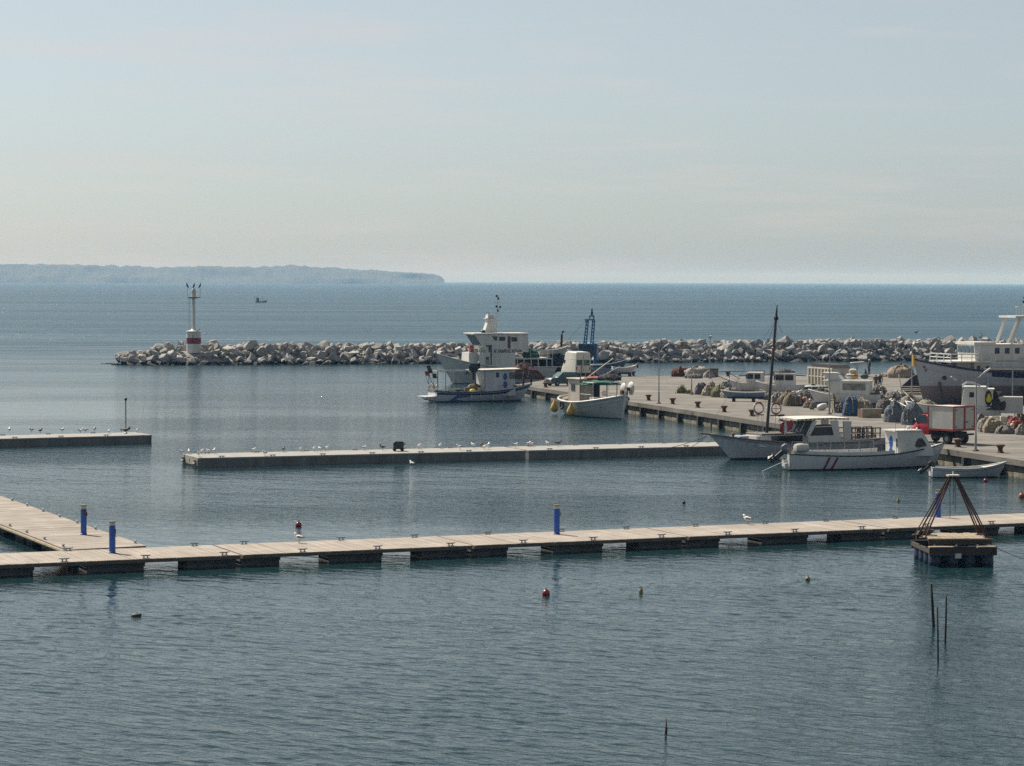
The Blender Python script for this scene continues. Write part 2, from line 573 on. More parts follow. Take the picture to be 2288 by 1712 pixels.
# ------------------------------------------------------------------ far headland and the air
HL_Y = 9000.0
def build_headland():
    prof = [(-700, 586), (-300, 588), (0, 590), (100, 590), (200, 592), (280, 593), (350, 597), (450, 594), (520, 596), (600, 595), (640, 592), (665, 591), (700, 597), (760, 599),
            (800, 602), (840, 603), (880, 607), (930, 609), (962, 612), (980, 616), (988, 620), (993, 626)]
    top = []
    rnd = random.Random(4)
    x = -700
    while x < 993:
        for (xa, ya), (xb, yb) in zip(prof, prof[1:]):
            if xa <= x <= xb:
                y = q(ya, yb, (x - xa) / (xb - xa))
                top.append((x, y))
                break
        x += 2.5
    rows = [[] for _ in range(12)]
    for (px, py) in top:
        p = at_depth(px, py, HL_Y)
        zt = max(1.0, p.z)
        for k in range(12):
            t = k / 11
            # shore, cliff, slopes and plateau going back
            Y = HL_Y - 160 + 700 * t + 120 * mn.noise(Vector((px * 0.012, t * 3, 0)))
            z = zt * (0.0 if k == 0 else (0.28 + 0.72 * sm((t - 0.05) / 0.6)))
            if k > 0:
                z += zt * 0.10 * mn.noise(Vector((px * 0.05, t * 6, 2))) + 2.2 * mn.noise(Vector((px * 0.21, t * 9, 5))) + 0.9 * mn.noise(Vector((px * 0.6, t * 9, 8)))
            if t > 0.75:
                z *= 1 - 0.3 * (t - 0.75) / 0.25
            rows[k].append((p.x * Y / HL_Y, Y, max(z, -1.0 if k == 0 else 0.5)))
    mb = MB()
    mb.grid(rows)
    m = mat('headland_scrub', (0.04, 0.055, 0.035), 0.95, (0.075, 0.075, 0.05), 0.012, 8, contrast=(0.42, 0.66))
    mb.build('headland', m, smooth=True, kind='structure')
build_headland()

def build_haze():
    m = bpy.data.materials.new('haze_air')
    m.use_nodes = True
    N, L = m.node_tree.nodes, m.node_tree.links
    N.clear()
    out = N.new('ShaderNodeOutputMaterial')
    v = N.new('ShaderNodeVolumePrincipled')
    v.inputs['Color'].default_value = (0.27, 0.56, 1.0, 1)
    v.inputs['Absorption Color'].default_value = (1, 1, 1, 1)
    v.inputs['Density'].default_value = HAZE
    v.inputs['Anisotropy'].default_value = 0.0
    L.new(v.outputs['Volume'], out.inputs['Volume'])
    mb = MB()
    mb.bbox((-24600, -400, -1.5), (24600, 24600, 84))
    mb.build('haze', m, kind='stuff')
HAZE = 1.0e-4
build_haze()

# ------------------------------------------------------------------ breakwater of loose boulders
def boulder_mesh(seed):
    rnd = random.Random(seed)
    bm = bmesh.new()
    pts = []
    for _ in range(15):
        v = Vector((rnd.uniform(-1, 1), rnd.uniform(-1, 1), rnd.uniform(-1, 1)))
        v = v.normalized() * rnd.uniform(0.70, 1.1)
        pts.append(bm.verts.new((v.x * rnd.uniform(0.9, 1.1), v.y * 0.85, v.z * 0.72)))
    r = bmesh.ops.convex_hull(bm, input=pts)
    bmesh.ops.delete(bm, geom=list({e for e in r['geom_interior'] + r['geom_unused'] if isinstance(e, bmesh.types.BMVert)}), context='VERTS')
    bmesh.ops.bevel(bm, geom=list(bm.edges), offset=0.03, segments=1, affect='EDGES', profile=0.5, clamp_overlap=True)
    for v in bm.verts:
        if v.co.length > 1.12:
            v.co *= 1.12 / v.co.length
    me = bpy.data.meshes.new('boulder')
    bm.to_mesh(me)
    bm.free()
    return me
def rock_mat():
    m, nt, b = base_mat('breakwater_rock')
    N, L = nt.nodes, nt.links
    tc = N.new('ShaderNodeTexCoord')
    oi = N.new('ShaderNodeObjectInfo')
    geo = N.new('ShaderNodeNewGeometry')
    nz = N.new('ShaderNodeTexNoise')
    nz.inputs['Scale'].default_value = 1.1
    nz.inputs['Detail'].default_value = 8
    nz.inputs['Roughness'].default_value = 0.7
    L.new(geo.outputs['Position'], nz.inputs['Vector'])
    r1 = N.new('ShaderNodeMix')
    r1.data_type = 'RGBA'
    r1.inputs[6].default_value = (0.43, 0.41, 0.375, 1)
    r1.inputs[7].default_value = (0.25, 0.24, 0.225, 1)
    L.new(oi.outputs['Random'], r1.inputs[0])
    r2 = N.new('ShaderNodeMix')
    r2.data_type = 'RGBA'
    r2.inputs[7].default_value = (0.16, 0.145, 0.125, 1)
    mr = N.new('ShaderNodeMapRange')
    mr.inputs['From Min'].default_value, mr.inputs['From Max'].default_value = 0.45, 0.72
    mr.inputs['To Max'].default_value = 0.8
    L.new(nz.outputs['Fac'], mr.inputs['Value'])
    L.new(mr.outputs['Result'], r2.inputs[0])
    L.new(r1.outputs[2], r2.inputs[6])
    # weed and wet stone up to the tide mark
    sp = N.new('ShaderNodeSeparateXYZ')
    L.new(geo.outputs['Position'], sp.inputs['Vector'])
    ad = N.new('ShaderNodeMath')
    ad.operation = 'MULTIPLY_ADD'
    ad.inputs[1].default_value = -0.5
    L.new(nz.outputs['Fac'], ad.inputs[0])
    L.new(sp.outputs['Z'], ad.inputs[2])
    m3 = N.new('ShaderNodeMapRange')
    m3.inputs['From Min'].default_value, m3.inputs['From Max'].default_value = 0.12, 0.30
    m3.inputs['To Min'].default_value, m3.inputs['To Max'].default_value = 1.0, 0.0
    L.new(ad.outputs['Value'], m3.inputs['Value'])
    r3 = N.new('ShaderNodeMix')
    r3.data_type = 'RGBA'
    r3.inputs[7].default_value = (0.022, 0.02, 0.015, 1)
    L.new(m3.outputs['Result'], r3.inputs[0])
    L.new(r2.outputs[2], r3.inputs[6])
    L.new(r3.outputs[2], b.inputs['Base Color'])
    b.inputs['Roughness'].default_value = 0.9
    bp = N.new('ShaderNodeBump')
    bp.inputs['Distance'].default_value = 0.08
    n2 = N.new('ShaderNodeTexNoise')
    n2.inputs['Scale'].default_value = 5
    n2.inputs['Detail'].default_value = 4
    L.new(geo.outputs['Position'], n2.inputs['Vector'])
    L.new(n2.outputs['Fac'], bp.inputs['Height'])
    L.new(bp.outputs['Normal'], b.inputs['Normal'])
    return m
def build_breakwater():
    rnd = random.Random(11)
    m = rock_mat()
    meshes = [boulder_mesh(i) for i in range(14)]
    for me in meshes:
        me.materials.append(m)
    A, B = at(262, 817), at(2288, 806)
    B = A + (B - A) * 1.12
    u = (B - A).normalized()
    w = Vector((-u.y, u.x, 0))                    # away from the camera
    L = (B - A).length
    root = thing('breakwater', 'long breakwater of pale loose boulders behind the harbour, running to the beacon', 'breakwater', A)
    global BW
    BW = (A, u, w, L)
    # core that no gap shows through
    core = MB()
    n = 60
    rows = []
    for a, z in ((-0.5, -1.0), (1.2, 0.3), (4.2, 1.75), (8.2, 1.75), (11.2, 0.3), (13, -1.0)):
        rows.append([u * (q(1.5, L, i / n)) + w * a * (1 if i else 0.6) + Vector((0, 0, z * (1 if i > 1 else 0.4 + 0.3 * i) + 0.15 * mn.noise(Vector((i * 0.7, a, 0))))) for i in range(n + 1)])
    core.grid(rows)
    core.build('rubble_core', m, root)
    cand = []
    s = 0.4
    def prof(a):                                  # surface of the mound across its width
        if a < 4.0:
            return -0.15 + 2.35 * sm(a / 4.0) * 0.98
        if a < 8.6:
            return 2.25
        return 2.25 - 2.4 * sm((a - 8.6) / 4)
    step = 1.0
    a = 0.0
    row = 0
    while a < 12.5:
        x = rnd.uniform(0, 1)
        while x < L:
            size = rnd.uniform(0.42, 0.95) if rnd.random() < 0.8 else rnd.uniform(0.95, 1.35)
            x += size * rnd.uniform(1.1, 1.6)
            taper = sm(x / 5.0)
            aa = q(5.5, a, 0.35 + 0.65 * taper) + rnd.uniform(-0.5, 0.5)
            z = prof(aa) * q(0.35, 1.0, sm(x / 9.0)) + rnd.uniform(-0.25, 0.35) - 0.1 + 0.35 * sm((x - 60) / 60) * (aa > 3)
            if abs(x - (DRUM - A).dot(u)) < 1.9 and aa < (DRUM - A).dot(w):
                z -= 0.55 * sm(aa / 3.5)
            if 3.0 < aa < 8.5 and 1.0 < (A + u * x + w * aa - DRUM).xy.length < 1.75:
                z -= 0.3
            if (A + u * x + w * aa - DRUM).xy.length < 1.3 + size * 0.4:
                continue
            cand.append((x, aa, z, size))
        a += step * (0.8 if a < 4 else 1.15)
        row += 1
    # the ones that show largest from the harbour become parts; the rest one mass
    def shown(c):
        x, aa, z, size = c
        vis = 1.0 if aa < 4.6 else (0.55 if aa < 6.5 else 0.1)
        p = A + u * x
        inx = abs(p.x / p.y) < 0.207
        return size * vis * (1 if inx else 0.1)
    cand.sort(key=shown, reverse=True)
    rest = MB()
    for i, (x, aa, z, size) in enumerate(cand):
        me = meshes[rnd.randrange(len(meshes))]
        rot = Matrix.Rotation(rnd.uniform(0, 6.28), 3, 'Z') @ Matrix.Rotation(rnd.uniform(-0.7, 0.7), 3, 'X') @ Matrix.Rotation(rnd.uniform(-0.7, 0.7), 3, 'Y')
        p = u * x + w * aa + Vector((0, 0, z))
        if i < 300:
            o = link('boulder', me, root)
            o.location = p
            o.rotation_euler = rot.to_euler()
            o.scale = (size * rnd.uniform(0.85, 1.2), size * rnd.uniform(0.8, 1.1), size * rnd.uniform(0.8, 1.2))
        else:
            rest.add([rot @ (v.co * size) + p for v in me.vertices], [tuple(f.vertices) for f in me.polygons])
    rest.build('boulder_mass', m, root, kind='stuff', fix=False)
    # flat rocks awash at the tip
    tip = MB()
    for (px, py, sx, sz) in ((236, 813, 1.0, 0.16), (249, 813, 1.2, 0.3), (258, 815, 0.9, 0.45)):
        p = at(px, py) - A
        me = meshes[3]
        tip.add([Vector((v.co.x * sx, v.co.y * sx, v.co.z * sz)) + p for v in me.vertices], [tuple(f.vertices) for f in me.polygons])
    tip.build('low_rock', m, root, fix=False)
DRUM = at(433, 813.7)
build_breakwater()

# ------------------------------------------------------------------ harbour beacon on the breakwater head
def build_beacon():
    Y = DRUM.y
    k = mpp(Y)
    zb, zt = at_depth(433, 784, Y).z, at_depth(433, 740, Y).z
    z0 = min(zb, 1.6)
    c = DRUM.copy()
    c.z = 0
    root = thing('harbour_beacon', 'white harbour beacon with red band and slim column on the breakwater end', 'beacon', c)
    r = 16.3 * k
    mb = MB()
    h = zt - zb
    mb.lathe([(r, z0), (r, zb + h * 0.36)], n=32)
    mb.build('drum', M_WHITE, root, 'auto')
    mb = MB()
    mb.lathe([(r + 0.006, zb + h * 0.36), (r + 0.006, zb + h * 0.66)], n=32)
    mb.build('red_band', mat('beacon_red', (0.26, 0.025, 0.03), 0.6, (0.18, 0.02, 0.025), 2.0), root, 'auto')
    mb = MB()
    mb.lathe([(r, zb + h * 0.66), (r, zt - 0.12), (r + 0.08, zt - 0.12), (r + 0.08, zt), (r * 0.5, zt + 0.12), (0.3, zt + 0.32)], n=32)
    mb.build('drum_top', M_WHITE, root, 'auto')
    mb = MB()
    mb.box((0.0, -r - 0.01, zt - 0.75), (0.12, 0.05, 0.5))
    mb.build('hatch', M_STEEL, root)
    zp = at_depth(433, 664, Y).z
    mb = MB()
    mb.lathe([(0.34, zt + 0.12), (0.25, zt + 0.6), (0.21, zp)], n=16)
    mb.build('column', M_WHITE, root, 'auto')
    mb = MB()
    for x in (-0.46, -0.30):
        mb.cyl((x - 0.25, 0.1, zt + 0.1), (x - 0.25, 0.1, zp), 0.02, n=5)
    zz = zt + 0.4
    while zz < zp:
        mb.cyl((-0.71, 0.1, zz), (-0.55, 0.1, zz), 0.014, n=4)
        zz += 0.32
    mb.build('ladder', M_STEEL, root)
    mb = MB()
    mb.lathe([(0.25, zp - 0.25), (1.0, zp - 0.06), (1.0, zp + 0.04)], n=20)
    mb.build('platform', mat('beacon_platform', (0.42, 0.38, 0.28), 0.7, (0.25, 0.21, 0.15), 3), root, 'auto')
    mb = MB()
    zl = at_depth(433, 644, Y).z
    mb.lathe([(0.3, zp + 0.04), (0.3, zp + 0.75), (0.36, zp + 0.78), (0.36, zp + 0.86), (0.12, zl)], n=14)
    mb.build('lantern', M_WHITE_OLD, root, 'auto')
    mb = MB()
    for x, y in ((-0.92, 0), (0.92, 0), (0.1, -0.92), (0, 0.92)):
        mb.cyl((x, y, zp), (x, y, zl + 0.05), 0.028, n=6)
    for t in (0.5,):
        ring = [(0.92 * math.cos(2 * PI * i / 20), 0.92 * math.sin(2 * PI * i / 20), q(zp, zl, t)) for i in range(20)]
        mb.tube(ring, 0.015, 5, True)
    mb.build('railing', M_STEEL, root)
    # cormorants resting on the posts
    bird = MB()
    bird.tube([(0.28, 0, 0.02), (0.16, 0, 0.1), (0.05, 0, 0.25), (-0.03, 0, 0.45), (-0.05, 0, 0.58), (-0.02, 0, 0.68), (-0.1, 0, 0.7), (-0.2, 0, 0.69)], [0.02, 0.07, 0.13, 0.11, 0.05, 0.045, 0.035, 0.01], 8)
    me = bird.mesh('cormorant', mat('cormorant_feathers', (0.012, 0.012, 0.013), 0.6), True)
    for dx, dy, lab, rz in ((-0.92, 0, 'black cormorant on the left post of the white beacon', 0.2), (0.05, 0.0, 'black cormorant on top of the beacon lantern', 2.6), (0.92, 0, 'black cormorant on the right post of the white beacon', 3.3)):
        o = link('cormorant', me)
        o.location = c + Vector((dx, dy, zl + 0.02))
        o.rotation_euler = (0, 0, rz)
        tag(o, lab, 'bird', 'cormorants on the beacon')
build_beacon()
# ------------------------------------------------------------------ quay
QF0, QF1 = at(1150, 860, QZ), at(2288, 1032, QZ)          # front edge, from the tip to the right
QF1 = QF1 + (QF1 - QF0) * 0.25
QB0, QB1 = at(1262, 842, QZ), at(2288, 833.5, QZ)         # back edge
QB1 = QB1 + (QB1 - QB0) * 0.4
UQ = (QF1 - QF0).normalized()
NQ = Vector((UQ.y, -UQ.x, 0))                             # out over the water, towards the camera
if NQ.y > 0:
    NQ = -NQ
def build_quay():
    m = mat('quay_concrete', (0.175, 0.158, 0.134), 0.9, (0.115, 0.103, 0.088), 0.22, 9, bump=0.008, bscale=6, contrast=(0.32, 0.7))
    nt = m.node_tree
    N, L_ = nt.nodes, nt.links
    geo = N.new('ShaderNodeNewGeometry')
    bs = nt.nodes['Principled BSDF']
    src = bs.inputs['Base Color'].links[0].from_socket
    for sc_, det, lo, hi, colr, amt, sq in ((0.35, 6, 0.56, 0.70, (0.075, 0.066, 0.056), 0.75, (1, 1, 1)), (0.9, 4, 0.60, 0.68, (0.045, 0.040, 0.036), 0.8, (1, 1, 1)), (0.12, 5, 0.5, 0.72, (0.26, 0.24, 0.20), 0.7, (1, 2.5, 1))):
        mp = N.new('ShaderNodeMapping')
        mp.inputs['Scale'].default_value = sq
        L_.new(geo.outputs['Position'], mp.inputs['Vector'])
        nz = N.new('ShaderNodeTexNoise')
        nz.inputs['Scale'].default_value = sc_
        nz.inputs['Detail'].default_value = det
        L_.new(mp.outputs['Vector'], nz.inputs['Vector'])
        mr = N.new('ShaderNodeMapRange')
        mr.inputs['From Min'].default_value, mr.inputs['From Max'].default_value, mr.inputs['To Max'].default_value = lo, hi, amt
        L_.new(nz.outputs['Fac'], mr.inputs['Value'])
        mx = N.new('ShaderNodeMix')
        mx.data_type = 'RGBA'
        L_.new(mr.outputs['Result'], mx.inputs[0])
        L_.new(src, mx.inputs[6])
        mx.inputs[7].default_value = (*colr, 1)
        src = mx.outputs[2]
    L_.new(src, bs.inputs['Base Color'])
    mside = mat('quay_wall_concrete', (0.30, 0.265, 0.19), 0.9, (0.12, 0.105, 0.075), 1.1, 7, bump=0.03, bscale=5)
    poly = [QF0, QF1, Vector((QF1.x + 40, QF1.y, QZ)), Vector((QF1.x + 40, QB1.y, QZ)), QB1, QB0]
    mb = MB()
    lip = [p.copy() for p in poly]
    mb.prism([(p.x, p.y) for p in poly], QZ - 0.30, QZ, axis='Z')
    quay = mb.build('quay', m, kind='structure')
    # raised worn edge stone along the front
    e = MB()
    L = (QF1 - QF0).length
    x = 0.0
    rnd = random.Random(5)
    coping = None
    ang = math.atan2(UQ.y, UQ.x)
    cm = MB()
    cm.box((2.45, 0, 0.03), (4.86, 0.62, 0.06))
    cme = cm.mesh('coping', m)
    while x < L - 5:
        o = link('coping_stone', cme, quay)
        p = QF0 + UQ * x - NQ * 0.31
        o.location = (p.x, p.y, QZ + 0.002)
        o.rotation_euler = (0, 0, ang)
        x += 4.9
    # blockwork below the slab, set back
    bme = []
    for k in range(3):
        b = MB()
        b.box((0, 0, 0), (2.36 + 0.05 * k, 1.0, 0.42), taper=1.0)
        bme.append(b.mesh('wall_block', mside))
    for course, (z, off) in enumerate(((0.52, 0.30), (0.08, 0.20), (-0.36, 0.1))):
        x = 0.6 + 1.2 * (course % 2)
        while x < L:
            o = link('wall_block', bme[rnd.randrange(3)], quay)
            p = QF0 + UQ * x - NQ * (0.5 + off + rnd.uniform(-0.03, 0.03))
            o.location = (p.x, p.y, z + rnd.uniform(-0.01, 0.01))
            o.rotation_euler = (0, 0, ang + rnd.uniform(-0.006, 0.006))
            x += 2.5
    # end wall and back wall in one mass each
    w = MB()
    for a, b in ((QF0, QB0), (QB0, QB1)):
        d = (b - a).normalized()
        n_in = Vector((-d.y, d.x, 0))
        if n_in.dot((QF1 + QB1) / 2 - a) < 0:
            n_in = -n_in
        mid = (a + b) / 2 + n_in * 0.55
        rot = Matrix.Rotation(math.atan2(d.y, d.x), 3, 'Z')
        w.box((mid.x, mid.y, 0.1), ((b - a).length - 0.6, 0.6, 1.55), rot)
    w.build('end_wall', mside, quay)
    # dark timber fender piles
    f = MB()
    f.box((0, 0, 0), (0.34, 0.30, 1.35))
    fme = f.mesh('fender_pile', mat('fender_timber', (0.05, 0.043, 0.034), 0.9, (0.028, 0.025, 0.02), 3, bump=0.02))
    x = 2.0
    while x < L:
        o = link('fender_pile', fme, quay)
        p = QF0 + UQ * x + NQ * 0.02
        o.location = (p.x, p.y, 0.07)
        o.rotation_euler = (0, 0, ang)
        x += 5.1
    return quay
build_quay()

# ------------------------------------------------------------------ concrete pontoons
def concrete_pontoon(name, label, a, b, width, top, end_recess=False, group=None):
    """a, b: left and right end of the near top edge"""
    u = (b - a)
    L = u.length
    rz = math.atan2(u.y, u.x)
    root = thing(name, label, 'pontoon', Vector((a.x, a.y, 0)), rz, group)
    mb = MB()
    mb.bbox((0, 0.03, -0.6), (L, width - 0.03, top - 0.10))
    mb.build('body', M_CONC_SIDE, root)
    mb = MB()
    mb.bbox((-0.02, 0, top - 0.097), (L + 0.02, width, top))
    mb.build('deck_slab', M_CONC, root)
    cm = MB()
    cm.box((0, 0, 0.07), (0.42, 0.07, 0.05))
    cm.box((-0.09, 0, 0.025), (0.06, 0.06, 0.05))
    cm.box((0.09, 0, 0.025), (0.06, 0.06, 0.05))
    cme = cm.mesh('cleat', M_STEEL)
    n = int(L // 3.4)
    for i in range(n):
        for y in (0.22, width - 0.22):
            o = link('cleat', cme, root)
            o.location = (1.6 + i * 3.4, y, top + 0.001)
    if end_recess:
        for y in (0.28, width - 0.85):
            r = MB()
            r.bbox((-0.10, y, top - 0.42), (0.02, y + 0.55, top - 0.17))
            r.build('coupling_socket', M_DARK, root)
            r = MB()
            r.cyl((-0.14, y + 0.05, top - 0.40), (-0.14, y + 0.5, top - 0.40), 0.07, n=8)
            r.build('coupling_pin', M_CONC, root)
        r = MB()
        r.bbox((-0.06, width / 2 - 0.06, top - 0.40), (0.02, width / 2 + 0.06, top - 0.18))
        r.build('drain_slot', M_DARK, root)
        r = MB()
        r.bbox((-0.05, 0.05, top - 0.50), (-0.002, width - 0.05, top - 0.12))
        r.build('end_plate', mat('pale_concrete', (0.36, 0.335, 0.27), 0.9, (0.27, 0.25, 0.2), 2.0), root)
    return root
PT = 0.62
MIDA, MIDJ, MIDB = at(443, 1023.5, PT), at(1178, 1006.5, PT), at(1640, 996, PT)
_w = at(402, 1014.5, PT) - MIDA
_u = (MIDJ - MIDA).normalized()
MIDW = abs(_u.x * _w.y - _u.y * _w.x)
concrete_pontoon('concrete_pontoon', 'long grey concrete pontoon with many gulls and a black box, middle of the harbour', MIDA, MIDJ - _u * 0.12, MIDW, PT, True, 'concrete pontoons')
concrete_pontoon('concrete_pontoon', 'grey concrete pontoon between the gull-covered pontoon and the tour boat bow', MIDJ + _u * 0.12, MIDB + _u * 2, MIDW, PT, False, 'concrete pontoons')
LPA, LPB = at(-120, 983.5, PT), at(339, 972, PT)
concrete_pontoon('concrete_pontoon', 'short grey concrete pontoon at the left edge with a bird-topped lamp post', LPA, LPB, MIDW * 0.9, PT, False, 'concrete pontoons')

# ------------------------------------------------------------------ timber walkways on concrete floats
def deck_mat():
    m, nt, b = base_mat('walkway_boards')
    N, L = nt.nodes, nt.links
    tc = N.new('ShaderNodeTexCoord')
    mp = N.new('ShaderNodeMapping')
    mp.inputs['Scale'].default_value = (6.9, 0.35, 1)
    L.new(tc.outputs['Object'], mp.inputs['Vector'])
    nz = N.new('ShaderNodeTexNoise')
    nz.inputs['Scale'].default_value = 1.0
    nz.inputs['Detail'].default_value = 6
    L.new(mp.outputs['Vector'], nz.inputs['Vector'])
    n2 = N.new('ShaderNodeTexNoise')
    n2.inputs['Scale'].default_value = 0.9
    n2.inputs['Detail'].default_value = 5
    L.new(tc.outputs['Object'], n2.inputs['Vector'])
    mx = N.new('ShaderNodeMix')
    mx.data_type = 'RGBA'
    mx.inputs[6].default_value = (0.35, 0.30, 0.25, 1)
    mx.inputs[7].default_value = (0.26, 0.22, 0.18, 1)
    mr = N.new('ShaderNodeMapRange')
    mr.inputs['From Min'].default_value, mr.inputs['From Max'].default_value = 0.35, 0.68
    L.new(nz.outputs['Fac'], mr.inputs['Value'])
    L.new(mr.outputs['Result'], mx.inputs[0])
    m2 = N.new('ShaderNodeMix')
    m2.data_type = 'RGBA'
    m2.inputs[7].default_value = (0.42, 0.37, 0.32, 1)
    mr2 = N.new('ShaderNodeMapRange')
    mr2.inputs['From Min'].default_value, mr2.inputs['From Max'].default_value = 0.48, 0.7
    mr2.inputs['To Max'].default_value = 0.7
    L.new(n2.outputs['Fac'], mr2.inputs['Value'])
    L.new(mr2.outputs['Result'], m2.inputs[0])
    L.new(mx.outputs[2], m2.inputs[6])
    L.new(m2.outputs[2], b.inputs['Base Color'])
    b.inputs['Roughness'].default_value = 0.85
    return m
M_DECK = deck_mat()
DZ = 0.52
def cleat_mesh():
    cm = MB()
    cm.tube([(-0.22, 0, 0.13), (-0.1, 0, 0.11), (0.1, 0, 0.11), (0.22, 0, 0.13)], [0.018, 0.03, 0.03, 0.018], 6)
    for x in (-0.08, 0.08):
        cm.cyl((x, 0, 0), (x, 0, 0.11), 0.035, 0.025, 6)
    cm.box((0, 0, 0.008), (0.3, 0.1, 0.016))
    return cm.mesh('cleat', M_STEEL, 'auto')
CLEAT = cleat_mesh()
def float_mesh(l, w):
    mb = MB()
    mb.box((0, 0, 0), (l, w, 0.78))
    mb.box((0, 0, 0.33), (l + 0.08, w + 0.08, 0.13))
    return mb.mesh('float', M_FLOAT)
def walkway(name, label, origin, rz, width, joints, floats, skew=0.0, float_shift=0.0):
    """local x along the walkway, y across (away from the near edge); joints: x of the section joints"""
    root = thing(name, label, 'walkway', Vector((origin.x, origin.y, 0)), rz)
    rnd = random.Random(len(joints))
    sx = math.tan(skew)
    for s, (x0, x1) in enumerate(zip(joints, joints[1:])):
        mb = MB()
        x = x0 + 0.05
        nb = int((x1 - x0 - 0.1) / 0.145)
        bw = (x1 - x0 - 0.1) / nb
        bay = 0
        for i in range(nb):
            a = x + i * bw
            dz = rnd.uniform(-0.004, 0.004)
            gap = 0.012 if i % 13 else 0.035
            xa, xb = a + gap, a + bw
            ya, yb = 0.0, width
            zt = DZ + dz
            vs = [(xa + sx * ya, ya, zt - 0.035), (xb + sx * ya, ya, zt - 0.035), (xb + sx * yb, yb, zt - 0.035), (xa + sx * yb, yb, zt - 0.035),
                  (xa + sx * ya, ya, zt), (xb + sx * ya, ya, zt), (xb + sx * yb, yb, zt), (xa + sx * yb, yb, zt)]
            mb.add(vs, [(0, 3, 2, 1), (4, 5, 6, 7), (0, 1, 5, 4), (1, 2, 6, 5), (2, 3, 7, 6), (3, 0, 4, 7)])
        mb.build('decking', M_DECK, root, kind='stuff', fix=False)
        fr = MB()
        for y in (0.02, width - 0.10):
            fr.add([(x0 + 0.05 + sx * y, y, DZ - 0.165), (x1 - 0.05 + sx * y, y, DZ - 0.165), (x1 - 0.05 + sx * (y + 0.08), y + 0.08, DZ - 0.165), (x0 + 0.05 + sx * (y + 0.08), y + 0.08, DZ - 0.165),
                    (x0 + 0.05 + sx * y, y, DZ - 0.042), (x1 - 0.05 + sx * y, y, DZ - 0.042), (x1 - 0.05 + sx * (y + 0.08), y + 0.08, DZ - 0.042), (x0 + 0.05 + sx * (y + 0.08), y + 0.08, DZ - 0.042)],
                   [(0, 3, 2, 1), (4, 5, 6, 7), (0, 1, 5, 4), (1, 2, 6, 5), (2, 3, 7, 6), (3, 0, 4, 7)])
        for xx in (x0 + 0.06, x1 - 0.14):
            fr.add([(xx + sx * 0.12, 0.12, DZ - 0.19), (xx + 0.08 + sx * 0.12, 0.12, DZ - 0.19), (xx + 0.08 + sx * (width - 0.12), width - 0.12, DZ - 0.19), (xx + sx * (width - 0.12), width - 0.12, DZ - 0.19),
                    (xx + sx * 0.12, 0.12, DZ - 0.042), (xx + 0.08 + sx * 0.12, 0.12, DZ - 0.042), (xx + 0.08 + sx * (width - 0.12), width - 0.12, DZ - 0.042), (xx + sx * (width - 0.12), width - 0.12, DZ - 0.042)],
                   [(0, 3, 2, 1), (4, 5, 6, 7), (0, 1, 5, 4), (1, 2, 6, 5), (2, 3, 7, 6), (3, 0, 4, 7)])
        fr.build('frame', mat('walkway_frame', (0.16, 0.12, 0.085), 0.8, (0.09, 0.07, 0.05), 3), root)
    made = {}
    for (fa, fb) in floats:
        l = round(fb - fa, 1)
        if l not in made:
            made[l] = float_mesh(l, 1.35)
        o = link('float', made[l], root)
        y = 1.15
        o.location = ((fa + fb) / 2 + sx * y, y, -0.08)
        if float_shift == 0:
            o = link('float', made[l], root)
            o.location = ((fa + fb) / 2 + sx * (width - 1.1), width - 1.1, -0.08)
    return root
FWA, FWB = at(0, 1262, DZ), at(2288, 1168.5, DZ)
FWU = (FWB - FWA).normalized()
FWW = Vector((-FWU.y, FWU.x, 0))
FWRZ = math.atan2(FWU.y, FWU.x)
_back = at(800, 1206, DZ) - FWA
FW_WIDTH = 4.3
def fw_x(px, py):                               # distance along the front walkway of a photo point on its near edge
    return (at(px, py, DZ) - FWA).dot(FWU)
def fw_edge(px):
    return q(1262, 1168.5, px / 2288)
_j = [fw_x(p, fw_edge(p)) for p in (540, 1000, 1500, 1985)]
_step = (_j[-1] - _j[0]) / 3
FJ = [_j[0] + _step * (i - 2) for i in range(8)]
FFL = []
for a, b in zip(FJ, FJ[1:]):
    l = b - a
    FFL += [(a + 0.12, a + l * 0.17), (a + l * 0.385, a + l * 0.61), (b - l * 0.215, b - 0.12)]
fwalk = walkway('timber_walkway', 'long pale timber walkway on dark concrete floats crossing the foreground', FWA, FWRZ, FW_WIDTH, FJ, FFL, float_shift=0.85)
for x, y in [(fw_x(p, fw_edge(p)), 0.17) for p in (146, 328, 504, 679, 847, 1010, 1173, 1329, 1482, 1630, 1780, 1930, 2075, 2220)] + \
            [(fw_x(p, fw_edge(p)) + 1.1, FW_WIDTH - 0.17) for p in (146, 440, 555, 780, 950, 1120, 1290, 1440, 1600, 1760, 1900, 2060)]:
    o = link('cleat', CLEAT, fwalk)
    o.location = (x, y, DZ + 0.004)
# finger walkway, at the left edge
FGA, FGB = at(151, 1229, DZ), at(328, 1220, DZ)          # its near end
FGU = (FGB - FGA).normalized()
FG_W = (FGB - FGA).length
d1 = (at(0, 1107, DZ) - FGB)
d0 = (at(0, 1171, DZ) - FGA)
FGD = (d1.normalized() + d0.normalized()).normalized()   # runs away to the left
frz = math.atan2(FGD.y, FGD.x)
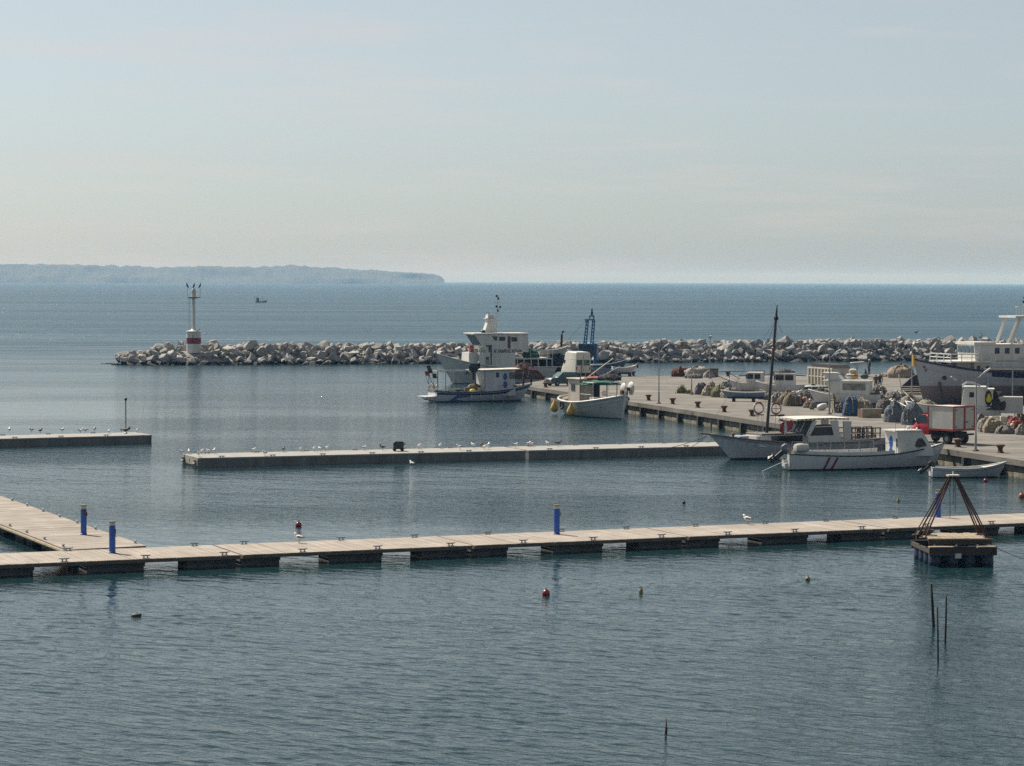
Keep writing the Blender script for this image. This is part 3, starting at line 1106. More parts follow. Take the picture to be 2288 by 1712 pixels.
# local x = along FGD; the near edge (y=0) is the right-hand one because y points left of x
perp = Vector((-FGD.y, FGD.x, 0))
_d = (FGA - FGB)
fw_finger = abs(_d.dot(perp))
_sx = _d.dot(FGD) / (_d.dot(perp) or 1)
FGO = FGB
fing = walkway('finger_walkway', 'pale timber finger walkway with one blue pedestal running off the left edge', FGO, frz, fw_finger, [0, 9.4, 18.8, 28.2, 37.6],
               [(0.3, 1.9), (3.9, 6.2), (8.0, 9.1), (9.6, 11.2), (13.3, 15.6), (17.2, 18.4), (19, 21), (23, 25.3), (27, 28)], skew=math.atan(_sx))
for i in range(9):
    for y in (0.15, fw_finger - 0.15):
        o = link('cleat', CLEAT, fing)
        o.location = (1.3 + i * 3.3 + _sx * y, y, DZ + 0.004)
        o.rotation_euler = (0, 0, 0)
bm_ = MB()
bm_.tube([(0.2 + _sx * fw_finger, fw_finger + 0.10, DZ - 0.10), (30 + _sx * fw_finger, fw_finger + 0.10, DZ - 0.10)], 0.09, 8)
bm_.build('fender_rail', mat('yellowed_timber', (0.30, 0.24, 0.15), 0.8, (0.2, 0.15, 0.09), 3), fing)

# blue service pedestals
def pedestal():
    root = thing('service_pedestal', '', 'pedestal')
    mb = MB()
    mb.lathe([(0.145, 0.0), (0.15, 0.05), (0.135, 0.06), (0.135, 1.16)], n=20)
    mb.build('post', M_BLUE, root, 'auto')
    mb = MB()
    mb.lathe([(0.125, 1.16), (0.125, 1.30)], n=20)
    mb.build('lamp_band', mat('pedestal_lens', (0.50, 0.47, 0.40), 0.35, (0.4, 0.37, 0.31), 6), root, 'auto')
    mb = MB()
    mb.lathe([(0.15, 1.30), (0.15, 1.34), (0.02, 1.36)], n=20)
    mb.build('cap', mat('pedestal_cap', (0.16, 0.14, 0.12), 0.6), root, 'auto')
    mb = MB()
    mb.box((0.132, -0.03, 0.92), (0.05, 0.10, 0.18))
    mb.build('socket_cover', M_BLACK, root)
    return root
ped0 = pedestal()
for i, (px, py, lab) in enumerate(((251, 1236, 'blue pedestal on the near walkway, beside the end of the finger walkway'), (187, 1195, 'blue pedestal standing on the finger walkway, lower of its pair in the picture left'),
                                   (1244, 1194, 'blue pedestal standing alone on the middle of the near timber walkway'), (2096, 1156, 'blue pedestal behind the raft tripod, on the near timber walkway'))):
    o = ped0 if i == 0 else copy_tree(ped0)
    o.location = at(px, py, DZ) + Vector((0, 0, 0.004))
    o.rotation_euler = (0, 0, 0.3 * i)
    o['label'] = lab
    o['group'] = 'blue service pedestals'
    if i == 1:
        o['label'] = 'blue pedestal with an open front hatch on the finger walkway'
        mb = MB()
        mb.box((0.03, -0.138, 1.0), (0.13, 0.03, 0.22))
        mb.build('open_hatch', M_RUST, o)

# ------------------------------------------------------------------ raft with a four-legged frame
def build_raft():
    a, b = at(2076, 1266), at(2224, 1264)
    W = (b - a).length
    back = at(2053, 1232)
    rz = math.atan2((b - a).y, (b - a).x)
    D = 3.3
    root = thing('work_raft', 'square wooden work raft on blue barrels with a four-legged frame', 'raft', a, rz - 0.07)
    zt = 0.95
    # barrels
    bl = MB()
    bl.lathe([(0.25, -0.42), (0.29, -0.36), (0.285, -0.05), (0.30, 0.0), (0.285, 0.05), (0.29, 0.36), (0.25, 0.42)], n=14, axis='Z')
    bme = bl.mesh('barrel', mat('blue_barrel', (0.008, 0.026, 0.075), 0.5, (0.012, 0.016, 0.022), 2.5), 'auto')
    for j in range(4):
        for i in range(4):
            o = link('barrel', bme, root)
            o.location = (0.34 + i * (W - 0.68) / 3, 0.36 + j * (D - 0.7) / 3, 0.13)
    fr = MB()
    for y in (0.03, D - 0.03):
        fr.box((W / 2, y, 0.62), (W, 0.09, 0.32))
    for x in (0.04, W - 0.04, W / 3, W * 2 / 3):
        fr.box((x, D / 2, 0.645), (0.08, D - 0.1, 0.19))
    fr.build('beam', M_WOOD_DARK, root)
    pl = MB()
    pl.box((0, 0, 0), (1.0, 0.34, 0.05))
    pme = pl.mesh('front_plank', mat('raft_wood', (0.37, 0.30, 0.20), 0.85, (0.23, 0.18, 0.12), 2.5, bump=0.004))
    for x0, x1 in ((0.0, W * 0.36), (W * 0.71, W)):
        o = link('front_plank', pme, root)
        o.location = ((x0 + x1) / 2, 0.10, 0.815)
        o.scale = (x1 - x0, 1, 1)
    mb = MB()
    mb.box((W * 0.52, 0.06, 0.80), (W * 0.33, 0.1, 0.07))
    mb.build('handle_bar', M_BLACK, root)
    mb = MB()
    mb.box((W * 0.42, -0.05, 0.45), (0.26, 0.16, 0.2))
    mb.build('fender_block', M_WHITE_OLD, root)
    # upper deck of boards
    pb = MB()
    pb.box((0, 0, 0), (0.27, 1.0, 0.05))
    pme = pb.mesh('plank', mat('raft_wood', (0.37, 0.30, 0.20), 0.85, (0.23, 0.18, 0.12), 2.5, bump=0.004))
    rnd = random.Random(3)
    n = 9
    for i in range(n):
        o = link('plank', pme, root)
        x = 0.28 + i * (W - 0.4) / (n - 0.6)
        l = D - 1.0 + rnd.uniform(-0.25, 0.15)
        o.location = (x, 0.65 + l / 2 + rnd.uniform(-0.05, 0.05), 1.10 + rnd.uniform(-0.006, 0.006))
        o.scale = (1, l, 1)
        o.rotation_euler = (0, 0, rnd.uniform(-0.012, 0.012))
    mb = MB()
    mb.box((W / 2 + 0.02, 0.56, 1.10), (W - 0.1, 0.20, 0.06))
    mb.build('edge_plank', M_WOOD, root)
    for y in (0.56, D - 0.5):
        mb = MB()
        mb.box((W / 2, y, 0.97), (W - 0.2, 0.12, 0.19))
        mb.build('bearer', M_WOOD_DARK, root)
    # frame legs, each a pair of bars
    top = Vector((W * 0.46, D * 0.42, 3.72))
    for sx in (-1, 1):
        for sy in (0, 1):
            mb = MB()
            foot = Vector((W * 0.46 + sx * W * 0.46 + (0.0 if sx < 0 else -0.02), 0.75 if sy == 0 else D * 0.62, 1.12))
            mb.cyl(foot, top + Vector((sx * 0.09, (sy - 0.5) * 0.2, 0)), 0.036, n=8)
            mb.cyl(foot + Vector((sx * 0.13, 0.12, 0)), top + Vector((sx * 0.15, (sy - 0.5) * 0.2, 0)), 0.026, n=8)
            mb.box(foot + Vector((sx * 0.06, 0.05, 0.02)), (0.32, 0.26, 0.04))
            mb.build('leg', M_RUST, root)
    mb = MB()
    mb.box(top + Vector((0, 0, 0.03)), (0.50, 0.4, 0.06))
    mb.cyl(top + Vector((0, 0, 0.07)), top + Vector((0, 0, 0.2)), 0.03, n=6)
    mb.build('top_plate', M_WHITE_OLD, root)
    # hanging rope and chain
    mb = MB()
    for dx, l in ((-0.12, 1.8), (0.02, 1.2), (0.1, 1.5)):
        pts = [top + Vector((dx + 0.05 * mn.noise(Vector((dx * 9, t * 4, 0))), 0, -l * t)) for t in [i / 8 for i in range(9)]]
        mb.tube(pts, 0.012, 4)
    mb.build('hanging_rope', M_WOOD_DARK, root)
    mb = MB()
    for k in range(5):
        ring = [(0.30 + 0.28 * math.cos(t) + 0.03 * k, D * 0.72 + 0.3 * math.sin(t) - 0.08 * k, 1.15 + 0.045 * k) for t in [i * PI / 7 for i in range(14)]]
        mb.tube(ring, 0.035, 5, True)
    mb.build('rope_coil', M_WOOD_DARK, root)
    r = MB()
    pts = [Vector((W - 0.1, D * 0.55, 0.9)).lerp(Vector((W + 3.6, D * 0.2, 0.02)), t) - Vector((0, 0, 0.35 * 4 * t * (1 - t))) for t in [i / 10 for i in range(11)]]
    r.tube(pts, 0.015, 4)
    r.build('mooring_rope', M_WOOD, root)
build_raft()
# ------------------------------------------------------------------ boats
class Hull:
    """lofted hull: x runs from the stern (0) to the bow (L), z = 0 is the waterline"""
    def __init__(s, L, B, sheer, zk=-0.5, rake=1.2, tw=0.7, srake=0.0, flare=0.9, full=0.32, bul=0.45, pw=2.1, tmax=0.42, round_stern=False):
        s.L, s.B, s.sheer, s.zk, s.rake, s.tw, s.srake, s.flare, s.full, s.bul, s.pw, s.tmax, s.rs = L, B, sheer, zk, rake, tw, srake, flare, full, bul, pw, tmax, round_stern
    def zs(s, t):
        a, b, c = s.sheer                        # stern, lowest, bow
        tl = 0.42
        return q(b, a, ((tl - t) / tl) ** 2) if t < tl else q(b, c, ((t - tl) / (1 - tl)) ** 2.0)
    def hb(s, t):
        if t < s.tmax:
            u = t / s.tmax
            if s.rs:
                return s.B / 2 * max(0.02, math.sqrt(max(0, 1 - (1 - u) ** 2.6)))
            return s.B / 2 * q(s.tw, 1.0, sm(u) ** 0.8 if u > 0 else 0)
        u = (t - s.tmax) / (1 - s.tmax)
        return s.B / 2 * max(0.008, 1 - u ** s.pw)
    def p(s, t, v, side, inset=0.0):
        zs = s.zs(t)
        z = q(s.zk, zs, v)
        e = q(s.full, s.flare, t ** 2)
        y = max(0.0, s.hb(t) - inset) * (max(v, 0.0) ** e)
        x = t * s.L - s.rake * (1 - v) * (t ** 3) + s.srake * (1 - v) * ((1 - t) ** 3)
        return Vector((x, side * y, z))
    def v_at(s, t, z):
        return (z - s.zk) / (s.zs(t) - s.zk)
    def edge(s, side, dz=0.0, inset=0.0, n=24, t0=0.0, t1=1.0):
        return [s.p(q(t0, t1, i / n), 1.0, side, inset) + Vector((0, 0, dz)) for i in range(n + 1)]
    def build(s, root, m_hull, m_in, m_deck, m_rail, rail_r=0.05, deck_z=None):
        n, k = 26, 9
        mb = MB()
        for side in (-1, 1):
            mb.grid([[s.p(i / n, (j / k), side) for j in range(k + 1)] for i in range(n + 1)])
        st = [s.p(0, j / k, -1) for j in range(k, -1, -1)] + [s.p(0, j / k, 1) for j in range(k + 1)]
        mb.add(st, [tuple(range(len(st)))])
        mb.build('hull', m_hull, root, 'auto')
        dz = deck_z or (lambda t: s.zs(t) - s.bul)
        inn = MB()
        for side in (-1, 1):
            inn.grid([[s.p(min(i / n, 0.985), q(s.v_at(i / n, dz(i / n)), 1.0, j / 2), side, 0.06) for j in range(3)] for i in range(n + 1)])
        a = [s.p(0.004, q(s.v_at(0, dz(0)), 1.0, j / 2), -1, 0.06) for j in range(3)]
        b = [s.p(0.004, q(s.v_at(0, dz(0)), 1.0, j / 2), 1, 0.06) for j in range(3)]
        inn.grid([a, b])
        inn.build('bulwark_lining', m_in, root, fix=False)
        d = MB()
        rows = []
        for i in range(n + 1):
            t = min(i / n, 0.985)
            P = s.p(t, s.v_at(t, dz(t)), 1, 0.05)
            rows.append([Vector((P.x, -P.y, P.z)), Vector((P.x, 0, P.z + 0.02)), P])
        d.grid(rows)
        d.build('deck', m_deck, root)
        for side in (-1, 1):
            r = MB()
            r.tube(s.edge(side, 0.02, 0.0), rail_r, 6)
            r.build('gunwale', m_rail, root, True)
        if not s.rs:
            r = MB()
            r.tube([s.p(0, 1, -1) + Vector((0, 0, .02)), s.p(0, 1, 1) + Vector((0, 0, .02))], rail_r, 6)
            r.build('transom_rail', m_rail, root, True)
    def band(s, root, name, m, za, zb, t0=0.0, t1=1.0, sides=(-1, 1), proud=0.012, n=24):
        """a strip of planking standing proud of the side between za and zb below the sheer"""
        for side in sides:
            rows = []
            for i in range(n + 1):
                t = q(t0, t1, i / n)
                r = []
                for z in (za, zb):
                    P = s.p(t, s.v_at(t, s.zs(t) - z), side)
                    P.y += side * proud
                    r.append(P)
                rows.append(r)
            mb = MB()
            mb.grid(rows)
            mb.build(name, m, root, fix=False)

def house(root, name, m, x0, x1, w, z0, z1, rf=0.0, ra=0.0, wt=None, roof=0.10, roof_mat=None, over=0.12, parts=True):
    """deckhouse: front at x1 leaning by rf at the top, back at x0 leaning by ra"""
    wt = wt or w
    mb = MB()
    h = z1 - z0
    vs = [(x0, -w / 2, z0), (x1, -w / 2, z0), (x1, w / 2, z0), (x0, w / 2, z0), (x0 + ra, -wt / 2, z1), (x1 + rf, -wt / 2, z1), (x1 + rf, wt / 2, z1), (x0 + ra, wt / 2, z1)]
    mb.add(vs, [(0, 3, 2, 1), (4, 5, 6, 7), (0, 1, 5, 4), (1, 2, 6, 5), (2, 3, 7, 6), (3, 0, 4, 7)])
    o = mb.build(name, m, root)
    if roof:
        r = MB()
        r.bbox((x0 + ra - over, -wt / 2 - over, z1 + 0.003), (x1 + rf + over, wt / 2 + over, z1 + roof))
        bo = r.build('roof', roof_mat or M_WHITE, root)
        bv = bo.modifiers.new('edge', 'BEVEL')
        bv.width = 0.03
        bv.segments = 2
    return o
def pane(root, name, m, side_y, pts, th=0.03, frame=None):
    """flat window or door let into a side wall at y = side_y; pts are (x, z)"""
    mb = MB()
    mb.prism(pts, side_y - th / 2, side_y + th / 2, 'Y')
    o = mb.build(name, m, root)
    if frame:
        r = MB()
        r.tube([(x, side_y, z) for x, z in pts], 0.022, 4, True)
        r.build('window_frame', frame, root)
    return o
def rect(x0, x1, z0, z1):
    return [(x0, z0), (x1, z0), (x1, z1), (x0, z1)]
def oval(cx, cz, rx, rz, n=18):
    return [(cx + rx * math.cos(2 * PI * i / n), cz + rz * math.sin(2 * PI * i / n)) for i in range(n)]
def rail(root, pts, h, r=0.018, m=None, mids=1, name='railing'):
    mb = MB()
    top = [Vector(p) + Vector((0, 0, h)) for p in pts]
    mb.tube(top, r, 5)
    for k in range(mids):
        mb.tube([Vector(p) + Vector((0, 0, h * (k + 1) / (mids + 1))) for p in pts], r * 0.7, 4)
    for p, t in zip(pts, top):
        mb.cyl(p, t, r, n=5)
    return mb.build(name, m or M_STEEL, root)
def outboard(root, loc, s=1.0, tilt=0.9, cover=None):
    """outboard engine swung up on the transom; local x forward"""
    mb = MB()
    Rm = Matrix.Rotation(tilt, 3, 'Y')
    def T(p):
        return Rm @ (Vector(p) * s) + Vector(loc)
    secs = []
    for x, w, z0, z1 in ((-0.30, 0.10, 0.22, 0.48), (-0.22, 0.17, 0.14, 0.58), (0.0, 0.19, 0.12, 0.62), (0.2, 0.17, 0.14, 0.58), (0.28, 0.1, 0.2, 0.48)):
        secs.append([T((x, w * math.cos(a), (z0 + z1) / 2 + (z1 - z0) / 2 * math.sin(a))) for a in [2 * PI * i / 12 for i in range(12)]])
    mb.grid(secs, True)
    mb.add(secs[0], [tuple(range(12))])
    mb.add(secs[-1], [tuple(range(12))])
    eng = mb.build('outboard_engine', cover or M_BLACK, root, 'auto')
    mb = MB()
    vs = [T(p) for p in ((-0.14, -0.05, 0.15), (0.12, -0.06, 0.15), (0.12, 0.06, 0.15), (-0.14, 0.05, 0.15), (-0.10, -0.03, -0.75), (0.08, -0.03, -0.75), (0.08, 0.03, -0.75), (-0.10, 0.03, -0.75))]
    mb.add(vs, [(0, 1, 2, 3), (4, 5, 6, 7), (0, 1, 5, 4), (1, 2, 6, 5), (2, 3, 7, 6), (3, 0, 4, 7)])
    mb.box(T((-0.08, 0, -0.42)), (0.42 * s, 0.22 * s, 0.03 * s), Rm)
    mb.cyl(T((-0.22, 0, -0.62)), T((0.16, 0, -0.62)), 0.075 * s, 0.035 * s, 8)
    mb.build('drive_leg', M_BLACK, eng)
    mb = MB()
    for k in range(3):
        a = 2 * PI * k / 3
        mb.box(T((-0.25, 0.10 * math.cos(a), -0.62 + 0.10 * math.sin(a))), (0.03 * s, 0.13 * s, 0.1 * s), Rm @ Matrix.Rotation(a, 3, 'X'))
    mb.build('propeller', M_WHITE, eng)
    mb = MB()
    mb.box(T((0.17, 0, 0.0)), (0.16 * s, 0.26 * s, 0.42 * s), Rm)
    mb.build('mounting_bracket', M_WHITE, eng)
    return eng

M_HULL_W = hull_mat('white_hull', (0.62, 0.62, 0.60), (0.05, 0.04, 0.04), 0.06)
M_HULL_G = hull_mat('pale_blue_grey_hull', (0.55, 0.57, 0.60), (0.045, 0.045, 0.05), 0.08)
M_HULL_P = hull_mat('patrol_white_hull', (0.64, 0.64, 0.64), (0.02, 0.022, 0.025), 0.07, dirt=(0.42, 0.40, 0.37))
M_DECKP = mat('painted_deck', (0.42, 0.40, 0.36), 0.8, (0.28, 0.26, 0.22), 2.0)

# --- large purse seiner, bow to the left
def seiner():
    a = at(1008, 857)                             # stem at the waterline
    L = 15.4
    rz = PI + R(18)                                # points left, a little towards the camera
    h = Vector((math.cos(rz), math.sin(rz), 0))
    org = a - h * (L - 1.9)
    k = mpp(a.y)
    root = thing('fishing_vessel', 'large white fishing vessel with lettered wheelhouse and a raked bow pointing left', 'fishing boat', org, rz)
    H = Hull(L, 4.8, (1.9, 1.9, 3.55), -0.9, 2.6, 0.8, 0.3, 1.15, 0.30, 0.75, 2.2, 0.4)
    H.build(root, M_HULL_W, M_WHITE_OLD, M_DECKP, M_WHITE, 0.075)
    Z = lambda py: (857 - py) * k
    X = lambda px: L - 0.35 - (px - 982) * k / 0.95
    # bow roller and hawse pipe
    mb = MB()
    mb.cyl((L + 0.05, -0.18, 3.62), (L + 0.05, 0.18, 3.62), 0.14, n=10)
    mb.build('bow_roller', M_WHITE, root)
    mb = MB()
    P = H.p(0.80, 0.62, 1)
    mb.cyl(P + Vector((0, -0.03, 0)), P + Vector((0.05, 0.06, 0)), 0.17, n=10)
    mb.build('hawse_pipe', M_RUST, root)
    zl = Z(787)                                   # top of the lower house
    zr = Z(747)                                   # under the roof
    W = 3.9
    lo = house(root, 'lower_house', M_WHITE, X(1142), X(1062), W, 1.3, zl, 0.0, 0, roof=0)
    house(lo, 'fore_house', M_WHITE, X(1062) + 0.003, X(1040), 2.9, 1.6, zl - 0.01, -0.1, 0, roof=0)
    ys = W / 2                                    # the camera sees the side at +y
    up = house(root, 'wheelhouse', M_WHITE, X(1172), X(1078), W - 0.02, zl + 0.003, zr, 1.45, 0.1, roof=0.16, over=0.16)
    # raked front windows, wrapped to the side as dark panes
    for y0, y1 in ((-1.72, -0.95), (-0.88, -0.05), (0.05, 0.88), (0.95, 1.72)):
        xa, xb = X(1078), X(1078) + 1.45
        za, zb = zl, zr
        pts = []
        for f_, y in ((0.38, y0), (0.38, y1), (0.95, y1), (0.95, y0)):
            pts.append(Vector((q(xa, xb, f_) + 0.02, y, q(za, zb, f_))))
        mb = MB()
        mb.add(pts + [p - Vector((0.05, 0, 0)) for p in pts], [(0, 1, 2, 3), (7, 6, 5, 4), (0, 1, 5, 4), (1, 2, 6, 5), (2, 3, 7, 6), (3, 0, 4, 7)])
        mb.build('window', M_GLASS, up)
    fx = lambda px: X(px)
    fl = MB()
    pane(up, 'window', M_GLASS, ys, [(X(1090), Z(751)), (X(1101), Z(751)), (X(1101), Z(760)), (X(1095), Z(760))], 0.05)
    pane(up, 'window', M_GLASS, ys, rect(X(1119), X(1106), Z(761), Z(752)), 0.05)
    pane(up, 'window', M_GLASS, ys, rect(X(1146), X(1133), Z(763), Z(753)), 0.05)
    pane(up, 'door', mat('red_brown_door', (0.10, 0.035, 0.025), 0.5, (0.07, 0.025, 0.02), 4), ys, rect(X(1131), X(1125), Z(778), Z(751)), 0.05)
    pane(lo, 'window', M_GLASS, ys, rect(X(1083), X(1076), Z(803), Z(797)), 0.05)
    pane(lo, 'door', mat('grey_door', (0.34, 0.33, 0.31), 0.6), ys, rect(X(1084), X(1075), Z(818), Z(804)), 0.04)
    pt = MB()
    pt.cyl((X(1088), ys + 0.06, 1.4), (X(1088), ys + 0.06, Z(770)), 0.06, n=8)
    pt.build('vent_pipe', M_NAVY, root)
    # registration lettering on the side below the wheelhouse windows
    text_part('lettering', 'ΑΓ.ΑΝΔΡΕΑΣ Ν.Π.418', 0.50, M_BLACK, up, (X(1124.5), ys + 0.012, Z(788) + 0.02), (R(90), 0, PI), width=66 * k)
    mb = MB()
    mb.box((X(1084), ys + 0.05, Z(778)), (0.16, 0.1, 0.75))
    mb.box((X(1082), ys + 0.05, Z(772)), (0.5, 0.1, 0.16))
    mb.build('fire_hose_box', mat('brown_iron', (0.06, 0.035, 0.025), 0.7), root)
    # rail and lifebuoy on the lower house front deck, red box
    mb = MB()
    mb.box((X(1050), 0.8, Z(780)), (0.5, 0.4, 0.95))
    mb.build('locker', M_RED, root)
    mb = MB()
    mb.box((X(1058), 0.2, Z(783)), (0.9, 1.0, 0.4))
    mb.build('raft_canister', M_WHITE_OLD, root)
    rail(root, [(X(1040) - 0.1, 1.8, zl), (X(1052), 1.8, zl), (X(1064), 1.8, zl), (X(1075), 1.8, zl)], 0.85, 0.02, M_WHITE)
    # raked funnel and pole mast
    mb = MB()
    zt = Z(712)
    prof = [(X(1081), X(1103), zr + 0.14), (X(1088), X(1107), Z(722)), (X(1088), X(1104), zt), (X(1090), X(1100), Z(703))]
    rows = []
    for xa, xb, z in prof:
        w = 0.5
        rows.append([(xa, -w, z), (xb, -w, z), (xb, w, z), (xa, w, z)])
    mb.grid(rows, True)
    mb.add(rows[-1], [(0, 1, 2, 3)])
    mb.build('radar_tower', M_WHITE, root)
    mb = MB()
    mb.box((X(1095), 0, zt + 0.02), (1.15, 1.3, 0.06))
    mb.cyl((X(1093), 0, zt), (X(1093), 0, Z(698)), 0.12, n=8)
    mb.box((X(1093), 0, Z(697)), (1.3, 0.14, 0.12), Matrix.Rotation(0.6, 3, 'Z'))
    mb.build('radar_platform', M_WHITE, root)
    mb = MB()
    mb.cyl((X(1109), 0.3, zr), (X(1112), 0.3, Z(660)), 0.07, 0.04, 8)
    for py, w in ((676, 0.9), (688, 0.7), (703, 0.8)):
        mb.box((X(1111), 0.3, Z(py)), (w, 0.06, 0.06))
    mb.cyl((X(1106), 0.3, zr), (X(1107), 0.3, Z(700)), 0.035, n=6)
    mb.build('mast', M_WHITE, root)
    mb = MB()
    for px, py in ((1109, 661), (1113, 667), (1109, 684), (1117, 686), (1112, 694)):
        mb.lathe([(0.02, -0.16), (0.12, -0.13), (0.12, 0.1), (0.02, 0.16)], (X(px), 0.3, Z(py)), 8)
    for_ = mb.build('navigation_lamp', M_BLACK, root, kind='stuff')
    mb = MB()
    mb.ball((X(1078), 0.5, zr + 0.32), 0.26, 8, (1.2, 1, 0.8))
    mb.build('searchlight', M_BLACK, root)
    mb = MB()
    for px in (1120, 1134, 1163):
        mb.cyl((X(px), 0.4, zr + 0.1), (X(px) - 0.1, 0.4, zr + 0.9), 0.014, n=4)
    mb.cyl((X(1148), 0.4, zr + 0.5), (X(1168), 0.4, zr + 0.62), 0.014, n=4)
    mb.build('antenna', M_STEEL, root, kind='stuff')
    # open gallery aft: roof on posts with a rail above
    zg = Z(800)
    mb = MB()
    mb.bbox((X(1226), -W / 2, zg - 0.16), (X(1143), W / 2, zg))
    mb.build('gallery_roof', M_WHITE_OLD, root)
    g = MB()
    g.cyl((0, 0, 1.3), (0, 0, zg - 0.16), 0.07, n=8)
    gme = g.mesh('gallery_post', M_WHITE_OLD)
    for px in (1147, 1162, 1178, 1194, 1213, 1225):
        o = link('gallery_post', gme, root)
        o.location = (X(px), ys - 0.1, 0)
    mb = MB()
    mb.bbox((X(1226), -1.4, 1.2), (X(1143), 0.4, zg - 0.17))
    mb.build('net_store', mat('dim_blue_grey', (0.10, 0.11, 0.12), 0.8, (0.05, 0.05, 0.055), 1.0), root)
    rail(root, [(X(p), ys - 0.05, zg) for p in (1176, 1197, 1215, 1226)], 0.95, 0.025, M_WHITE)
    return root, X, Z, ys, zg, L, H
SEINER = seiner()

# --- blue-trimmed small trawler in front of it, bow to the right
def small_trawler():
    L = 10.6
    a = at(966, 898)
    rz = R(22)
    root = thing('fishing_boat', 'small white fishing boat with canopy frame, black flags at its stern and blue ovals', 'fishing boat', a, rz)
    k = mpp(a.y)
    c = math.cos(rz)
    X = lambda px: (px - 966) * k / c / (1 + 0.0)
    Z = lambda py, px=966: (898 - (px - 966) * 0.03 - py) * k
    H = Hull(L, 3.3, (1.05, 0.95, 1.62), -0.5, 1.5, 0.82, 0.0, 0.9, 0.28, 0.35, 2.3, 0.42)
    H.build(root, hull_mat('trawler_hull', (0.56, 0.58, 0.62), (0.05, 0.05, 0.07), 0.10, dirt=(0.40, 0.38, 0.38)), M_WHITE_OLD, M_DECKP, M_NAVY, 0.06)
    H.band(root, 'rub_rail', M_NAVY, 0.10, 0.28)
    # blue painted flash on the quarter
    rows = []
    for i in range(9):
        t = q(0.16, 0.30, i / 8)
        za, zb = q(0.9, 0.55, i / 8), 0.30
        pa, pb = H.p(t - 0.05, H.v_at(t, H.zs(t) - 0.95), -1), H.p(t + 0.04, H.v_at(t, H.zs(t) - zb), -1)
        pa.y -= 0.012
        pb.y -= 0.012
        rows.append([pa, pb])
    mb = MB()
    mb.grid(rows)
    mb.build('blue_flash', mat('flash_blue', (0.06, 0.11, 0.25), 0.5, (0.1, 0.15, 0.28), 2), root, fix=False)
    ys = -1.15
    cab = house(root, 'cabin', M_HULL_PL, X(1073), X(1143), 2.3, 0.55, Z(824, 1110), -0.15, 0, roof=0)
    for px, py in ((1119, 838), (1119, 856)):
        pane(cab, 'blue_oval', mat('oval_blue', (0.02, 0.09, 0.30), 0.5), ys, oval(X(px), Z(py, 1110), 5.2 * k, 8 * k), 0.03)
    pane(cab, 'window', M_GLASS, ys, rect(X(1098), X(1105), Z(840, 1100), Z(829, 1100)), 0.05, M_WHITE)
    pane(cab, 'window', mat('dusty_glass', (0.16, 0.14, 0.08), 0.3, (0.07, 0.07, 0.06), 3), ys, rect(X(1128), X(1141), Z(843, 1130), Z(828, 1130)), 0.05, M_WHITE)
    pane(cab, 'window', M_GLASS, ys, [(X(1138), Z(861, 1140)), (X(1145), Z(861, 1140)), (X(1145), Z(857, 1140)), (X(1138), Z(857, 1140))], 0.05)
    mb = MB()
    mb.bbox((X(1073) - 0.02, -0.9, 0.7), (X(1073) + 0.03, -0.35, 2.2))
    mb.build('cabin_door', mat('cream_door', (0.5, 0.44, 0.33), 0.6), cab)
    # long canopy from the stern to past the cabin, on posts
    z1, z2 = Z(829, 980), Z(821, 1145)
    mb = MB()
    xs = [X(p) for p in (1050, 1075, 1100, 1125, 1150)]
    rows_t, rows_b = [], []
    for i, x in enumerate(xs):
        z = q(Z(826, 1050), z2, i / 4)
        rows_t.append([(x, y, z + 0.13 - 0.06 * (y / 1.4) ** 2) for y in (-1.42, -0.7, 0, 0.7, 1.42)])
        rows_b.append([(x, y, z) for y in (-1.42, -0.7, 0, 0.7, 1.42)])
    mb.grid(rows_t)
    mb.grid(rows_b)
    for yi in (0, 4):
        mb.grid([[r[yi] for r in rows_t], [r[yi] for r in rows_b]])
    mb.grid([rows_t[0], rows_b[0]])
    mb.grid([rows_t[-1], rows_b[-1]])
    mb.build('canopy', mat('canopy_white', (0.62, 0.60, 0.55), 0.7, (0.45, 0.40, 0.33), 2), root)
    for y in (-1.35, 1.35):
        mb = MB()
        mb.tube([(X(966), y, z1 + 0.04), (X(1052), y, Z(827, 1050) + 0.04)], 0.045, 6)
        mb.build('canopy_beam', M_WHITE, root)
    mb = MB()
    for px in (968, 1048):
        mb.tube([(X(px), -1.35, Z(829, px) + 0.03), (X(px), 1.35, Z(829, px) + 0.03)], 0.035, 6)
    mb.build('canopy_crossbar', M_WHITE, root, kind='stuff')
    g = MB()
    g.cyl((0, 0, 0.7), (0, 0, z1 + 0.03), 0.035, n=6)
    gme = g.mesh('canopy_post', M_CYAN)
    for px, y in ((968, -1.3), (968, 1.3), (985, -1.35), (1072, -1.3), (1048, 1.3)):
        o = link('canopy_post', gme, root)
        o.location = (X(px), y, 0)
    g = MB()
    for x in (X(996), X(1003)):
        g.cyl((x, -1.32, 0.75), (x, -1.32, z1), 0.022, n=5)
    for i in range(7):
        z = q(0.9, z1 - 0.1, i / 6)
        g.cyl((X(996), -1.32, z), (X(1003), -1.32, z), 0.018, n=4)
    g.build('ladder', M_WHITE, root)
    # stern platform
    mb = MB()
    mb.bbox((-1.15, -1.2, 0.50), (-0.02, 1.2, 0.58))
    mb.build('stern_platform', M_WHITE, root)
    mb = MB()
    for y in (-0.9, -0.45, 0, 0.45, 0.9):
        mb.tube([(-0.9, y, 0.5), (-0.5, y, 0.2), (-0.02, y, 0.1)], 0.03, 5)
    mb.build('platform_bracket', M_STEEL, root)
    # net hauler on the canopy edge
    mb = MB()
    mb.lathe([(0.10, -0.22), (0.46, -0.18), (0.24, 0.0), (0.46, 0.18), (0.10, 0.22)], (X(1046), -1.42, Z(822, 1046) + 0.1), 14, 'Y')
    mb.box((X(1046), -1.3, Z(836, 1046)), (0.25, 0.25, 0.9))
    mb.build('net_hauler', M_BLACK, root)
    mb = MB()
